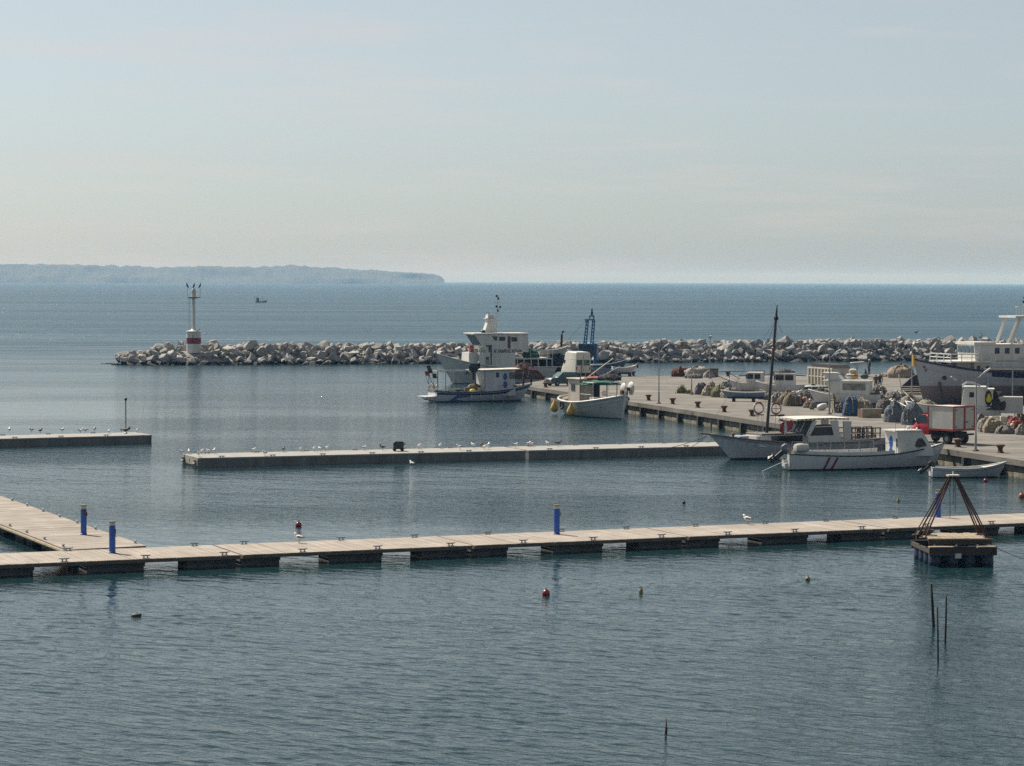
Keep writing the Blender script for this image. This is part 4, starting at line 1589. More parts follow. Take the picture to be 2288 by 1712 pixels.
    mb.lathe([(0.10, -0.2), (0.42, -0.16), (0.2, 0.0), (0.42, 0.16), (0.10, 0.2)], (X(1056), -1.2, Z(813, 1056)), 14, 'X')
    mb.build('net_drum', M_BLACK, root)
    # flags on bamboo poles with floats at the stern
    for i, (px, py, px2, py2, m, nm) in enumerate(((966, 868, 947, 828, M_BLACK, 'black'), (968, 870, 960, 838, M_BLACK, 'black'), (958, 866, 946, 834, M_RED, 'red'), (985, 868, 977, 832, None, ''), (980, 870, 955, 822, M_BLACK, 'black'))):
        y = -0.9 + i * 0.35
        b0 = Vector((X(px) * 0.6 - 0.0, y, 0.9))
        b1 = Vector((X(px2), y - 0.2, Z(py2 - 4, px2)))
        mb = MB()
        mb.tube([b0, (b0 + b1) / 2, b1], 0.02, 5)
        pole = mb.build('marker_pole', M_WOOD, root)
        mb = MB()
        mb.ball(b0 + (b1 - b0) * 0.28, 0.17, 8, (1, 1, 1.3))
        mb.build('marker_float', M_WHITE_OLD if i % 2 else M_CREAM, pole)
        if m:
            d = (b1 - b0).normalized()
            s = Vector((d.z, 0.1, -d.x)).normalized()
            mb = MB()
            rows = [[b1 - d * (0.48 * u_) + s * (0.46 * v_) + Vector((0, 0.05 * math.sin(v_ * 6 + u_ * 3), -0.12 * v_)) for v_ in (0, .33, .66, 1)] for u_ in (0, .5, 1)]
            mb.grid(rows)
            f = mb.build('marker_flag', m, pole, fix=False)
            so = f.modifiers.new('cloth', 'SOLIDIFY')
            so.thickness = 0.012
    rnd = random.Random(23)
    for i in range(10):
        x, y = rnd.uniform(X(985), X(1068)), rnd.uniform(-1.1, 1.0)
        mb = MB()
        mb.bbox((x, y, 0.62), (x + rnd.uniform(0.25, 0.6), y + rnd.uniform(0.25, 0.5), 0.62 + rnd.uniform(0.3, 0.85)))
        mb.build('gear_box', rnd.choice((M_CREAM, M_WHITE_OLD, M_WOOD, M_WOOD_DARK, M_DARK, M_ORANGE, M_CYAN)), root)
    mb = MB()
    mb.tube([H.p(q(0.62, 0.97, i / 6), 1.0, -1, 0.1) + Vector((0, 0, 0.55)) for i in range(7)], 0.018, 5)
    for i in range(4):
        P = H.p(q(0.64, 0.96, i / 3), 1.0, -1, 0.1)
        mb.cyl(P, P + Vector((0, 0, 0.55)), 0.018, n=5)
    mb.build('bow_rail', M_STEEL, root)
    # gear in the well
    mb = MB()
    for px, r, m in ((1010, 0.30, 0), (1024, 0.34, 0), (1060, 0.36, 0), (1095, 0.3, 0), (1115, 0.28, 0)):
        mb.ball((X(px), -1.0, 0.85), r, 9, (1.5, 0.9, 0.75))
    mb.build('rope_heap', mat('brown_rope', (0.10, 0.075, 0.045), 0.95, (0.04, 0.035, 0.025), 9, bump=0.04), root, True, kind='stuff')
    mb = MB()
    mb.ball((X(1047), -1.05, 1.08), 0.27, 10, (1.3, 1, 0.75))
    mb.build('yellow_float', M_YELLOW_B, root, True)
    mb = MB()
    mb.ball((X(1062), 0.4, 1.35), 0.6, 10, (1.2, 1, 0.7))
    mb.build('net_pile', mat('straw_net', (0.30, 0.25, 0.16), 0.95, (0.15, 0.12, 0.08), 9, bump=0.05), root, True)
    mb = MB()
    for px in (1040, 1062, 1091, 1132):
        P = H.p((X(px)) / L, 0.80, -1)
        mb.cyl(P + Vector((0, -0.05, 0.05)), P + Vector((0, -0.05, -0.42)), 0.045, n=6)
    mb.build('side_fender', M_WHITE, root, kind='stuff')
    mb = MB()
    mb.bbox((X(1010), -0.9, 0.62), (X(1028), 0.6, 1.25))
    mb.build('engine_box', M_WOOD_DARK, root)
    mb = MB()
    mb.cyl((L - 0.9, 0, 1.2), (L - 0.9, 0, 1.75), 0.07, n=8)
    mb.cyl((L - 1.05, -0.25, 1.6), (L - 0.75, 0.25, 1.6), 0.04, n=6)
    mb.build('bow_bitt', M_WOOD_DARK, root)
M_HULL_PL_ = mat('cabin_paint', (0.57, 0.58, 0.60), 0.45, (0.45, 0.44, 0.43), 1.2, streak=True)
M_HULL_PL = M_HULL_PL_
small_trawler()

# --- wooden caique seen over its bow, with yellow fenders
def caique():
    L = 10.5
    bow = at(1390, 936)
    hd = R(-64)
    h = Vector((math.cos(hd), math.sin(hd), 0))
    org = bow - h * (L - 0.45)
    root = thing('fishing_caique', 'white double-ended fishing caique with two yellow pear fenders, bow towards the walkway', 'fishing boat', org, hd)
    H = Hull(L, 4.7, (1.62, 1.25, 2.05), -0.7, 0.55, 0.4, 0.35, 0.55, 0.36, 0.42, 2.6, 0.42, round_stern=True)
    H.build(root, hull_mat('caique_hull', (0.47, 0.48, 0.46), (0.04, 0.05, 0.055), 0.06, dirt=(0.30, 0.27, 0.22)), M_WHITE_OLD, mat('caique_deck', (0.34, 0.27, 0.19), 0.8, (0.22, 0.17, 0.12), 2), M_WHITE, 0.10)
    H.band(root, 'rub_rail', M_WHITE_OLD, 0.26, 0.38, 0.02, 0.99, proud=0.05)
    # stem post and bowsprit bits
    mb = MB()
    mb.tube([H.p(1, 0.2, 1) + Vector((0.05, 0, 0)), H.p(1, 0.6, 1) + Vector((0.06, 0, 0)), H.p(1, 1, 1) + Vector((0.06, 0, 0)), H.p(1, 1, 1) + Vector((0.1, 0, 0.42))], 0.09, 8)
    mb.build('stem_post', M_WHITE, root)
    mb = MB()
    mb.box((L - 0.35, 0, 2.25), (0.3, 0.4, 0.5))
    mb.build('stem_head', M_RUST, root)
    # deckhouse aft
    h0 = house(root, 'wheelhouse', mat('wheelhouse_paint', (0.60, 0.57, 0.50), 0.55, (0.42, 0.37, 0.30), 1.4, streak=True), 1.7, 4.0, 2.0, 0.9, 3.2, 0.0, 0.0, roof=0.12, roof_mat=M_CREAM, over=0.14)
    mb = MB()
    mb.bbox((4.0 - 0.01, 0.30, 1.0), (4.04, 0.95, 2.75))
    mb.build('doorway', M_DARK, h0)
    mb = MB()
    mb.bbox((2.3, -1.04, 2.2), (3.0, -0.98, 2.8))
    mb.build('window', M_GLASS, h0)
    mb = MB()
    mb.tube([(4.05, -1.02, 0.9), (4.05, -1.02, 3.3), (3.9, -0.75, 4.6)], 0.06, 6)
    mb.build('corner_pole', M_WOOD, root)
    # green net and gear on a frame forward of the house
    mb = MB()
    for y in (-0.9, 1.5):
        for x in (4.4, 6.3):
            mb.cyl((x, y, 0.9), (x, y, 3.0), 0.05, n=6)
    for y in (-0.9, 1.5):
        mb.cyl((4.1, y, 3.0), (6.4, y, 3.0), 0.05, n=6)
    for x in (4.4, 6.3):
        mb.cyl((x, -0.9, 3.0), (x, 1.5, 3.0), 0.05, n=6)
    mb.build('gear_frame', M_STEEL, root)
    lump_part(root, 'green_net', M_GREEN, (5.2, 0.4, 2.95), (1.5, 1.7, 0.32), 3)
    lump_part(root, 'red_buoy_heap', mat('faded_red', (0.35, 0.10, 0.07), 0.8, (0.2, 0.06, 0.05), 4), (3.6, 0.6, 3.32), (0.9, 1.0, 0.22), 5)
    lump_part(root, 'dark_net', mat('dark_net', (0.03, 0.027, 0.027), 0.95, (0.07, 0.05, 0.045), 7, bump=0.05), (4.4, 1.7, 3.35), (0.9, 1.1, 0.55), 8)
    mb = MB()
    mb.tube([(3.2, 0.3, 3.45), (2.0, 3.4, 5.0)], 0.05, 6)
    mb.tube([(3.6, 1.2, 3.4), (3.0, 3.6, 4.3)], 0.04, 6)
    mb.build('fishing_pole', M_CREAM, root, kind='stuff')
    # two big net-hauling discs
    for i, (y, z) in enumerate(((1.15, 2.45), (1.9, 2.55))):
        mb = MB()
        mb.lathe([(0.05, -0.14), (0.30, -0.12), (0.58, 0.02), (0.60, 0.05), (0.56, 0.06), (0.1, -0.04)], (8.1, y, z), 22, 'Y')
        mb.build('hauling_disc', M_WHITE, root, 'auto')
    mb = MB()
    mb.cyl((8.1, 1.5, 0.95), (8.1, 1.5, 2.5), 0.12, n=8)
    mb.box((8.1, 1.5, 2.5), (0.3, 0.5, 0.3))
    mb.cyl((8.1, 1.0, 2.5), (8.1, 2.0, 2.5), 0.07, n=8)
    mb.build('hauler_stand', M_RUST, root)
    mb = MB()
    mb.bbox((6.1, -1.15, 0.9), (6.9, -0.35, 1.75))
    mb.build('fish_box', M_WHITE, root)
    mb = MB()
    mb.bbox((7.2, 0.0, 0.95), (8.0, 0.7, 1.75))
    mb.build('engine_cover', mat('pale_blue_box', (0.35, 0.45, 0.60), 0.5), root)
    lump_part(root, 'orange_net', mat('orange_net', (0.34, 0.13, 0.06), 0.95, (0.20, 0.09, 0.05), 8, bump=0.05), (7.8, -0.5, 1.15), (0.95, 0.85, 0.55), 12)
    lump_part(root, 'rope_heap', M_ROPE, (1.0, -0.4, 1.35), (0.7, 0.9, 0.42), 14)
    lump_part(root, 'rope_heap', M_ROPE, (6.6, 0.9, 1.1), (0.8, 0.7, 0.5), 15)
    mb = MB()
    mb.ball((6.9, -0.1, 2.1), 0.24, 10)
    mb.build('white_float', M_WHITE, root, True)
    for y in (-1.2, 1.2):
        mb = MB()
        mb.cyl((9.0, y * 0.7, 1.6), (9.05, y * 0.72, 3.2), 0.02, n=5)
        mb.build('rail_pole', M_STEEL, root)
    rnd = random.Random(17)
    for i in range(9):
        x, y = rnd.uniform(4.6, 8.8), rnd.uniform(-1.2, 1.3)
        hgt = rnd.uniform(0.25, 0.6)
        mb = MB()
        mb.bbox((x, y, 0.92), (x + rnd.uniform(0.3, 0.6), y + rnd.uniform(0.3, 0.5), 0.92 + hgt))
        mb.build('gear_box', rnd.choice((M_CREAM, M_WHITE_OLD, M_WOOD, M_CYAN, M_DARK, M_ORANGE)), root)
    mb = MB()
    for x, y in ((5.0, -1.5), (6.0, -1.5), (7.0, -1.45), (5.0, 1.5), (6.0, 1.5)):
        mb.cyl((x, y, 1.2), (x, y, 2.0), 0.02, n=5)
    mb.tube([(5.0, -1.5, 2.0), (7.0, -1.45, 2.0)], 0.018, 4)
    mb.tube([(5.0, 1.5, 2.0), (6.0, 1.5, 2.0)], 0.018, 4)
    mb.build('side_rail', M_STEEL, root)
    mb = MB()
    mb.tube([(3.9, 0, 4.4), (9.6, 0, 2.4)], 0.012, 4)
    mb.tube([(3.9, -0.8, 4.5), (0.4, 0, 1.9)], 0.012, 4)
    mb.build('stay', M_DARK, root)
    mb = MB()
    mb.cyl((2.4, 0.4, 3.3), (2.4, 0.4, 5.0), 0.03, n=6)
    mb.box((2.4, 0.4, 4.6), (0.05, 0.7, 0.05))
    mb.build('aerial_mast', M_WOOD, root)
    # yellow pear fenders hung on the near side, and a black tyre
    for i, (t, dz) in enumerate(((0.10, 0.95), (0.52, 0.85))):
        P = H.p(t, 1.0, -1)
        n = Vector((-0.7 if i == 0 else 0, -1, 0)).normalized()
        c = P + n * 0.34 + Vector((0, 0, -dz + 0.2))
        mb = MB()
        mb.lathe([(0.03, 0.62), (0.09, 0.5), (0.26, 0.2), (0.37, -0.1), (0.36, -0.3), (0.22, -0.48), (0.02, -0.54)], c, 16)
        fo = mb.build('pear_fender', M_YELLOW, root, 'auto')
        mb = MB()
        mb.tube([c + Vector((0, 0, 0.6)), P + Vector((0, 0, 0.05))], 0.015, 4)
        mb.build('fender_rope', M_DARK, fo)
    P = H.p(0.27, 0.86, -1)
    mb = MB()
    ring = [P + Vector((0.30 * math.cos(a), -0.10, 0.30 * math.sin(a) - 0.1)) for a in [2 * PI * i / 14 for i in range(14)]]
    mb.tube(ring, 0.10, 8, True)
    mb.build('tyre_fender', M_DARK, root)
def lump_part(root, name, m, c, s, seed):
    o = link(name, lump_mesh(name, m, s[0], s[1], s[2], seed), root)
    o.location = (c[0], c[1], c[2] - s[2] * 0.4)
    return o
def lump_mesh(name, m, rx, ry, rz, seed, n=26, mrows=9, rough=0.28, folds=5):
    """a heap: low dome with folds and lumps"""
    mb = MB()
    rows = []
    for j in range(mrows + 1):
        ph = (PI / 2) * j / mrows
        row = []
        for i in range(n):
            th = 2 * PI * i / n
            d = Vector((math.cos(th) * math.cos(ph), math.sin(th) * math.cos(ph), math.sin(ph)))
            s = Vector((seed * 3.1, seed * 1.7, 0))
            k = 1 + rough * mn.noise(d * 1.6 + s) + rough * 0.8 * mn.noise(d * 3.7 + s) + rough * 0.35 * mn.noise(d * 9 + s)
            k += 0.05 * math.sin(th * folds + seed + 3 * mn.noise(d * 2 + s))
            row.append((d.x * rx * k, d.y * ry * k, max(0.0, (d.z ** 0.8 if d.z > 0 else 0) * rz * k) if j else -0.02))
        rows.append(row)
    mb.grid(rows, True)
    mb.add([rows[-1][0]] , [])
    mb.v.append((0, 0, rows[-1][0][2]))
    return mb.mesh(name, m, True)
M_ROPE = mat('pale_rope', (0.38, 0.33, 0.25), 0.95, (0.2, 0.17, 0.13), 9, bump=0.04)
caique()
# --- tour boat with tall mast, bow to the left
def tour_boat():
    bow = at(1637, 1026)                          # stem at the waterline
    L = 14.4
    rz = PI + R(26)
    h = Vector((math.cos(rz), math.sin(rz), 0))
    k = mpp(bow.y)
    org = bow - h * (L - 1.85)
    root = thing('tour_boat', 'white wooden tour boat with tall dark mast, roofed wheelhouse and benches aft', 'boat', org, rz)
    c = 0.85
    X = lambda px: L + 0.05 - (px - 1592) * k / c
    Z = lambda py, px=1770: (1027 - (px - 1592) * 0.029 - py) * k
    H = Hull(L, 3.7, (1.25, 1.02, 1.72), -0.7, 2.4, 0.75, 0.2, 1.0, 0.30, 0.25, 2.1, 0.42)
    H.build(root, M_HULL_G, M_WHITE_OLD, M_DECKP, mat('brown_gunwale', (0.15, 0.11, 0.08), 0.6, (0.09, 0.065, 0.05), 3), 0.055)
    H.band(root, 'sheer_strake', mat('grey_strake', (0.36, 0.38, 0.42), 0.5), 0.06, 0.20)
    ys = 1.45
    mb = MB()
    mb.tube([(L - 0.6, 0, 1.68), (L + 0.75, 0, 1.82)], [0.09, 0.05], 8)
    mb.build('bowsprit', M_WOOD, root)
    mb = MB()
    mb.ball((X(1636), 0.6, 1.72), 0.13, 8)
    mb.cyl((X(1636), 0.6, 1.45), (X(1636), 0.6, 1.7), 0.07, n=8)
    mb.build('mooring_bitt', M_WOOD, root)
    mb = MB()
    mb.bbox((X(1668), -0.6, 1.35), (X(1648), 0.75, 1.58))
    mb.build('foredeck_hatch', mat('sky_blue_hatch', (0.34, 0.42, 0.48), 0.6), root)
    # low fore cabin with a wide dark window
    f = house(root, 'fore_cabin', M_WHITE, X(1788), X(1686), 2.2, 0.85, Z(968), -0.25, 0, 2.0, roof=0.10, roof_mat=mat('brown_cabin_top', (0.17, 0.15, 0.125), 0.7, (0.1, 0.09, 0.08), 3), over=0.05)
    pane(f, 'window', M_GLASS, 1.07, rect(X(1782), X(1714), Z(988), Z(970)), 0.10)
    mb = MB()
    mb.bbox((X(1694) - 0.0, -0.9, 0.9), (X(1682), 0.9, Z(970)))
    mb.build('cabin_front', M_WHITE, f)
    pane(f, 'front_seam', M_STEEL, 0.91, [(X(1688), Z(984)), (X(1687), Z(984)), (X(1691), Z(966)), (X(1692), Z(966))], 0.02)
    # wheelhouse with raked windscreen, big roof and rear pillar
    w0 = house(root, 'wheelhouse_base', M_WHITE, X(1862), X(1788), 3.0, 0.8, Z(971), 0, 0, roof=0)
    Zt = Z(938)
    # window frames: posts and panes
    def post(name, pts, m=M_WHITE, th=0.07):
        for y in (ys, -ys):
            mb = MB()
            mb.prism(pts, y - th / 2, y + th / 2, 'Y')
            mb.build(name, m, w0)
    post('windscreen_post', [(X(1786), Z(971)), (X(1792), Z(971)), (X(1808), Zt), (X(1801), Zt)])
    post('side_post', [(X(1846), Z(971)), (X(1858), Z(971)), (X(1856), Zt), (X(1838), Zt)])
    post('window_rail', [(X(1805), Z(950)), (X(1840), Z(950)), (X(1840), Z(952)), (X(1804), Z(952))])
    for y in (ys - 0.01, -ys + 0.01):
        mb = MB()
        mb.prism([(X(1793), Z(971)), (X(1846), Z(971)), (X(1839), Z(946)), (X(1807), Z(946))], y - 0.015, y + 0.015, 'Y')
        mb.build('side_window', M_GLASS, w0)
    for y0, y1 in ((-1.4, -0.5), (-0.45, 0.45), (0.5, 1.4)):
        pts = [Vector((X(1786), y0, Z(971))), Vector((X(1786), y1, Z(971))), Vector((X(1801), y1, Zt)), Vector((X(1801), y0, Zt))]
        mb = MB()
        mb.add(pts + [p + Vector((-0.03, 0, 0)) for p in pts], [(0, 1, 2, 3), (7, 6, 5, 4), (0, 1, 5, 4), (1, 2, 6, 5), (2, 3, 7, 6), (3, 0, 4, 7)])
        mb.build('windscreen_pane', M_GLASS_BLUE, w0)
    for y in (-0.47, 0.47, 1.42, -1.42):
        mb = MB()
        mb.tube([(X(1785), y, Z(971)), (X(1800), y, Zt)], 0.05, 5)
        mb.build('windscreen_bar', M_WHITE, w0)
    # roof
    mb = MB()
    rows = []
    for i in range(7):
        x = q(X(1880), X(1762), i / 6)
        rows.append([(x, y, Z(937) + 0.16 - 0.05 * (y / 1.7) ** 2 + 0.05 * math.sin(PI * i / 6)) for y in (-1.5, -0.75, 0, 0.75, 1.5)])
    low = [[(p[0], p[1], p[2] - 0.12) for p in r] for r in rows]
    mb.grid(rows)
    mb.grid(low)
    for a in (0, 4):
        mb.grid([[r[a] for r in rows], [r[a] for r in low]])
    mb.grid([rows[0], low[0]])
    mb.grid([rows[-1], low[-1]])
    ro = mb.build('roof', mat('roof_canvas', (0.66, 0.63, 0.57), 0.7, (0.5, 0.47, 0.41), 1.5), root)
    g = MB()
    g.box((0, 0, 0), (0.11, 0.03, 0.06))
    gme = g.mesh('roof_eyelet', M_DARK)
    for y in (1.515, -1.515):
        for i in range(13):
            o = link('roof_eyelet', gme, ro)
            x = q(X(1878), X(1764), i / 12)
            o.location = (x, y, Z(937) + 0.07 + 0.05 * math.sin(PI * i / 12))
    mb = MB()
    mb.prism([(X(1886), 0.75), (X(1872), 0.75), (X(1868), Z(940)), (X(1886), Z(940))], 1.36, 1.48, 'Y')
    mb.build('rear_pillar', M_WHITE, root)
    mb = MB()
    mb.prism([(X(1886), 0.75), (X(1872), 0.75), (X(1868), Z(940)), (X(1886), Z(940))], -1.48, -1.36, 'Y')
    mb.build('rear_pillar', M_WHITE, root)
    mb = MB()
    mb.cyl((X(1858), 1.0, 0.8), (X(1858), 1.0, Z(938)), 0.03, n=6)
    mb.build('grab_pole', M_WOOD_DARK, root)
    mb = MB()
    mb.cyl((X(1860), 0.3, 1.0), (X(1860), 0.3, 1.75), 0.05, n=6)
    mb.lathe([(0.32, -0.03), (0.32, 0.03)], (X(1858), 0.3, 1.8), 16, 'X')
    mb.build('steering_wheel', M_WOOD_DARK, root)
    mb = MB()
    mb.lathe([(0.05, 0), (0.22, 0.05), (0.22, 0.18), (0.1, 0.26)], (X(1840), 0.4, Z(971)), 12)
    mb.build('straw_hat', M_CREAM, root)
    # raised coaming aft, stepping down from the wheelhouse
    mb = MB()
    mb.prism([(X(1985), 0.8), (X(1782), 0.8), (X(1782), Z(993)), (X(1866), Z(990)), (X(1884), Z(982)), (X(1985), Z(979))], 1.47, 1.55, 'Y')
    mb.build('side_coaming', mat('coaming_paint', (0.44, 0.45, 0.47), 0.55, (0.34, 0.335, 0.33), 1.3, streak=True), root)
    # benches and tables aft
    def bench(x, y, w, rot):
        mb = MB()
        for sx in (-1, 1):
            for sy in (-1, 1):
                mb.box((x + sx * w / 2, y + sy * 0.3, 1.45), (0.06, 0.06, 0.9))
        mb.box((x, y, 1.55), (w + 0.1, 0.7, 0.05))
        mb.box((x, y + 0.32, 1.92), (w + 0.1, 0.05, 0.07))
        for sx in (-1, 1):
            mb.box((x + sx * w / 2, y + 0.32, 1.7), (0.06, 0.06, 0.42))
        mb.build('bench', M_WOOD_DARK, root)
    for x, y, w in ((X(1905), -0.7, 1.0), (X(1905), 0.75, 1.0), (X(1932), -0.7, 0.7), (X(1932), 0.75, 0.6), (X(1955), 0.6, 0.6), (X(1958), -0.7, 0.7)):
        bench(x, y, w, 0)
    # mast with a pulley block and stays
    mx = X(1719)
    m1 = at_depth(1735, 682, bow.y)
    mz = (m1.z)
    tip = Vector((X(1742), 0.0, mz))
    base = Vector((mx, 0.0, 1.0))
    mid = base.lerp(tip, 0.62)
    mb = MB()
    mb.tube([base, mid], [0.11, 0.10], 10)
    mst = mb.build('mast', mat('mast_black', (0.022, 0.019, 0.018), 0.5, (0.04, 0.03, 0.025), 3), root)
    mb = MB()
    mb.tube([mid, base.lerp(tip, 0.93), tip], [0.10, 0.085, 0.03], 10)
    mb.lathe([(0.1, -0.08), (0.17, 0), (0.1, 0.08)], mid.lerp(tip, 0.18), 10)
    mb.build('topmast', mat('mast_brown', (0.09, 0.055, 0.04), 0.6, (0.05, 0.032, 0.025), 3), mst)
    mb = MB()
    mb.lathe([(0.05, -0.25), (0.16, -0.12), (0.16, 0.0), (0.04, 0.2)], base.lerp(tip, 0.91), 8)
    mb.build('masthead_block', M_DARK, mst)
    mb = MB()
    pt = base.lerp(tip, 0.9)
    mb.tube([pt, pt + Vector((1.0, 0, -2.6)), pt + Vector((1.05, 0, -2.75))], 0.012, 4)
    mb.ball(pt + Vector((1.05, 0, -2.75)), 0.07, 6)
    mb.tube([pt, pt + Vector((-0.55, 0, -1.0))], 0.012, 4)
    for e in ((L + 0.3, 0, 1.8), (mx - 0.5, 1.5, 1.1), (mx - 0.5, -1.5, 1.1)):
        mb.tube([pt, Vector(e)], 0.008, 3)
    mb.build('rigging', M_DARK, mst)
    # red pennant with a white band, rolled on its staff
    mb = MB()
    s0, s1 = Vector((X(1738), 1.22, Z(965, 1738))), Vector((X(1743), 1.22, Z(930, 1738)))
    mb.tube([s0, s1], 0.02, 5)
    st = mb.build('flag_staff', M_WHITE, root)
    for nm, m, a, b in (('red_flag', M_RED, 0.0, 0.36), ('flag_white_band', M_WHITE, 0.36, 0.56), ('red_flag', M_RED, 0.56, 1.0)):
        rows = []
        for i in range(5):
            f_ = q(a, b, i / 4)
            x = q(X(1728), X(1757), f_)
            zt = q(Z(932), Z(938), f_) if f_ > 0.3 else q(Z(944), Z(936), f_ / 0.3)
            zb = q(Z(967), Z(954), abs(f_ - 0.35) * 1.5)
            rows.append([(x, 1.25 + 0.06 * math.sin(7 * f_ + j), q(zt, zb, j / 4)) for j in range(5)])
        mb = MB()
        mb.grid(rows)
        f = mb.build(nm, m, st, fix=False)
        so = f.modifiers.new('cloth', 'SOLIDIFY')
        so.thickness = 0.012
    # lifebuoys on thin stands on the cabin roof
    for (px, py, pb, cross) in ((1697, 908, 963, False), (1736, 910, 965, True)):
        x, zc = X(px), Z(py)
        wp = root.matrix_basis @ Vector((x, 0.3, zc))
        lb = thing('lifebuoy', 'red and white lifebuoy with crossed lashings on a stand, right of the dark mast' if cross else 'open red and white lifebuoy on a thin stand, left of the dark mast', 'lifebuoy', wp, rz, 'lifebuoys by the mast')
        for i in range(4):
            mb = MB()
            a0 = PI / 4 + i * PI / 2 - 0.28 if i % 2 == 0 else PI / 4 + i * PI / 2 - 0.28
            a0, a1 = i * PI / 2 + PI / 4, i * PI / 2 + PI * 3 / 4
            mb.tube([(0.36 * math.cos(t), 0, 0.36 * math.sin(t)) for t in [q(a0, a1, j / 8) for j in range(9)]], 0.062, 8)
            mb.build('red_quarter' if i % 2 == 0 else 'white_quarter', mat('faded_orange_red', (0.30, 0.055, 0.03), 0.6, (0.22, 0.05, 0.035), 5) if i % 2 == 0 else M_WHITE_OLD, lb, True)
        mb = MB()
        mb.tube([(0.39 * math.cos(t) , 0.05, 0.39 * math.sin(t)) for t in [i * 2 * PI / 20 for i in range(20)]], 0.014, 4, True)
        if cross:
            mb.tube([(-0.33, 0, 0), (0.33, 0, 0)], 0.02, 4)
            mb.tube([(0, 0, -0.33), (0, 0, 0.33)], 0.02, 4)
        mb.build('grab_line', M_DARK, lb)
        mb = MB()
        zb = Z(pb) - zc
        mb.cyl((0.0, -0.08, zb - 0.3), (0.0, -0.08, -0.35), 0.016, n=5)
        mb.cyl((-0.32, -0.08, zb - 0.3), (-0.32, -0.08, -0.42), 0.012, n=5)
        mb.build('stand', M_STEEL, lb)
        mb = MB()
        mb.box((0.0, -0.05, -0.47), (0.75, 0.2, 0.07))
        mb.build('stand_shelf', M_DARK, lb)
    # mooring line forward
    mb = MB()
    P = Vector((L + 0.2, 0, 1.6))
    for e in ((L + 5.5, 1.5, 0.55), (L + 6.5, -2.5, 0.75)):
        pts = [P.lerp(Vector(e), t) - Vector((0, 0, 0.5 * 4 * t * (1 - t))) for t in [i / 8 for i in range(9)]]
        mb.tube(pts, 0.018, 4)
    mb.build('mooring_rope', M_WOOD_DARK, root)
tour_boat()

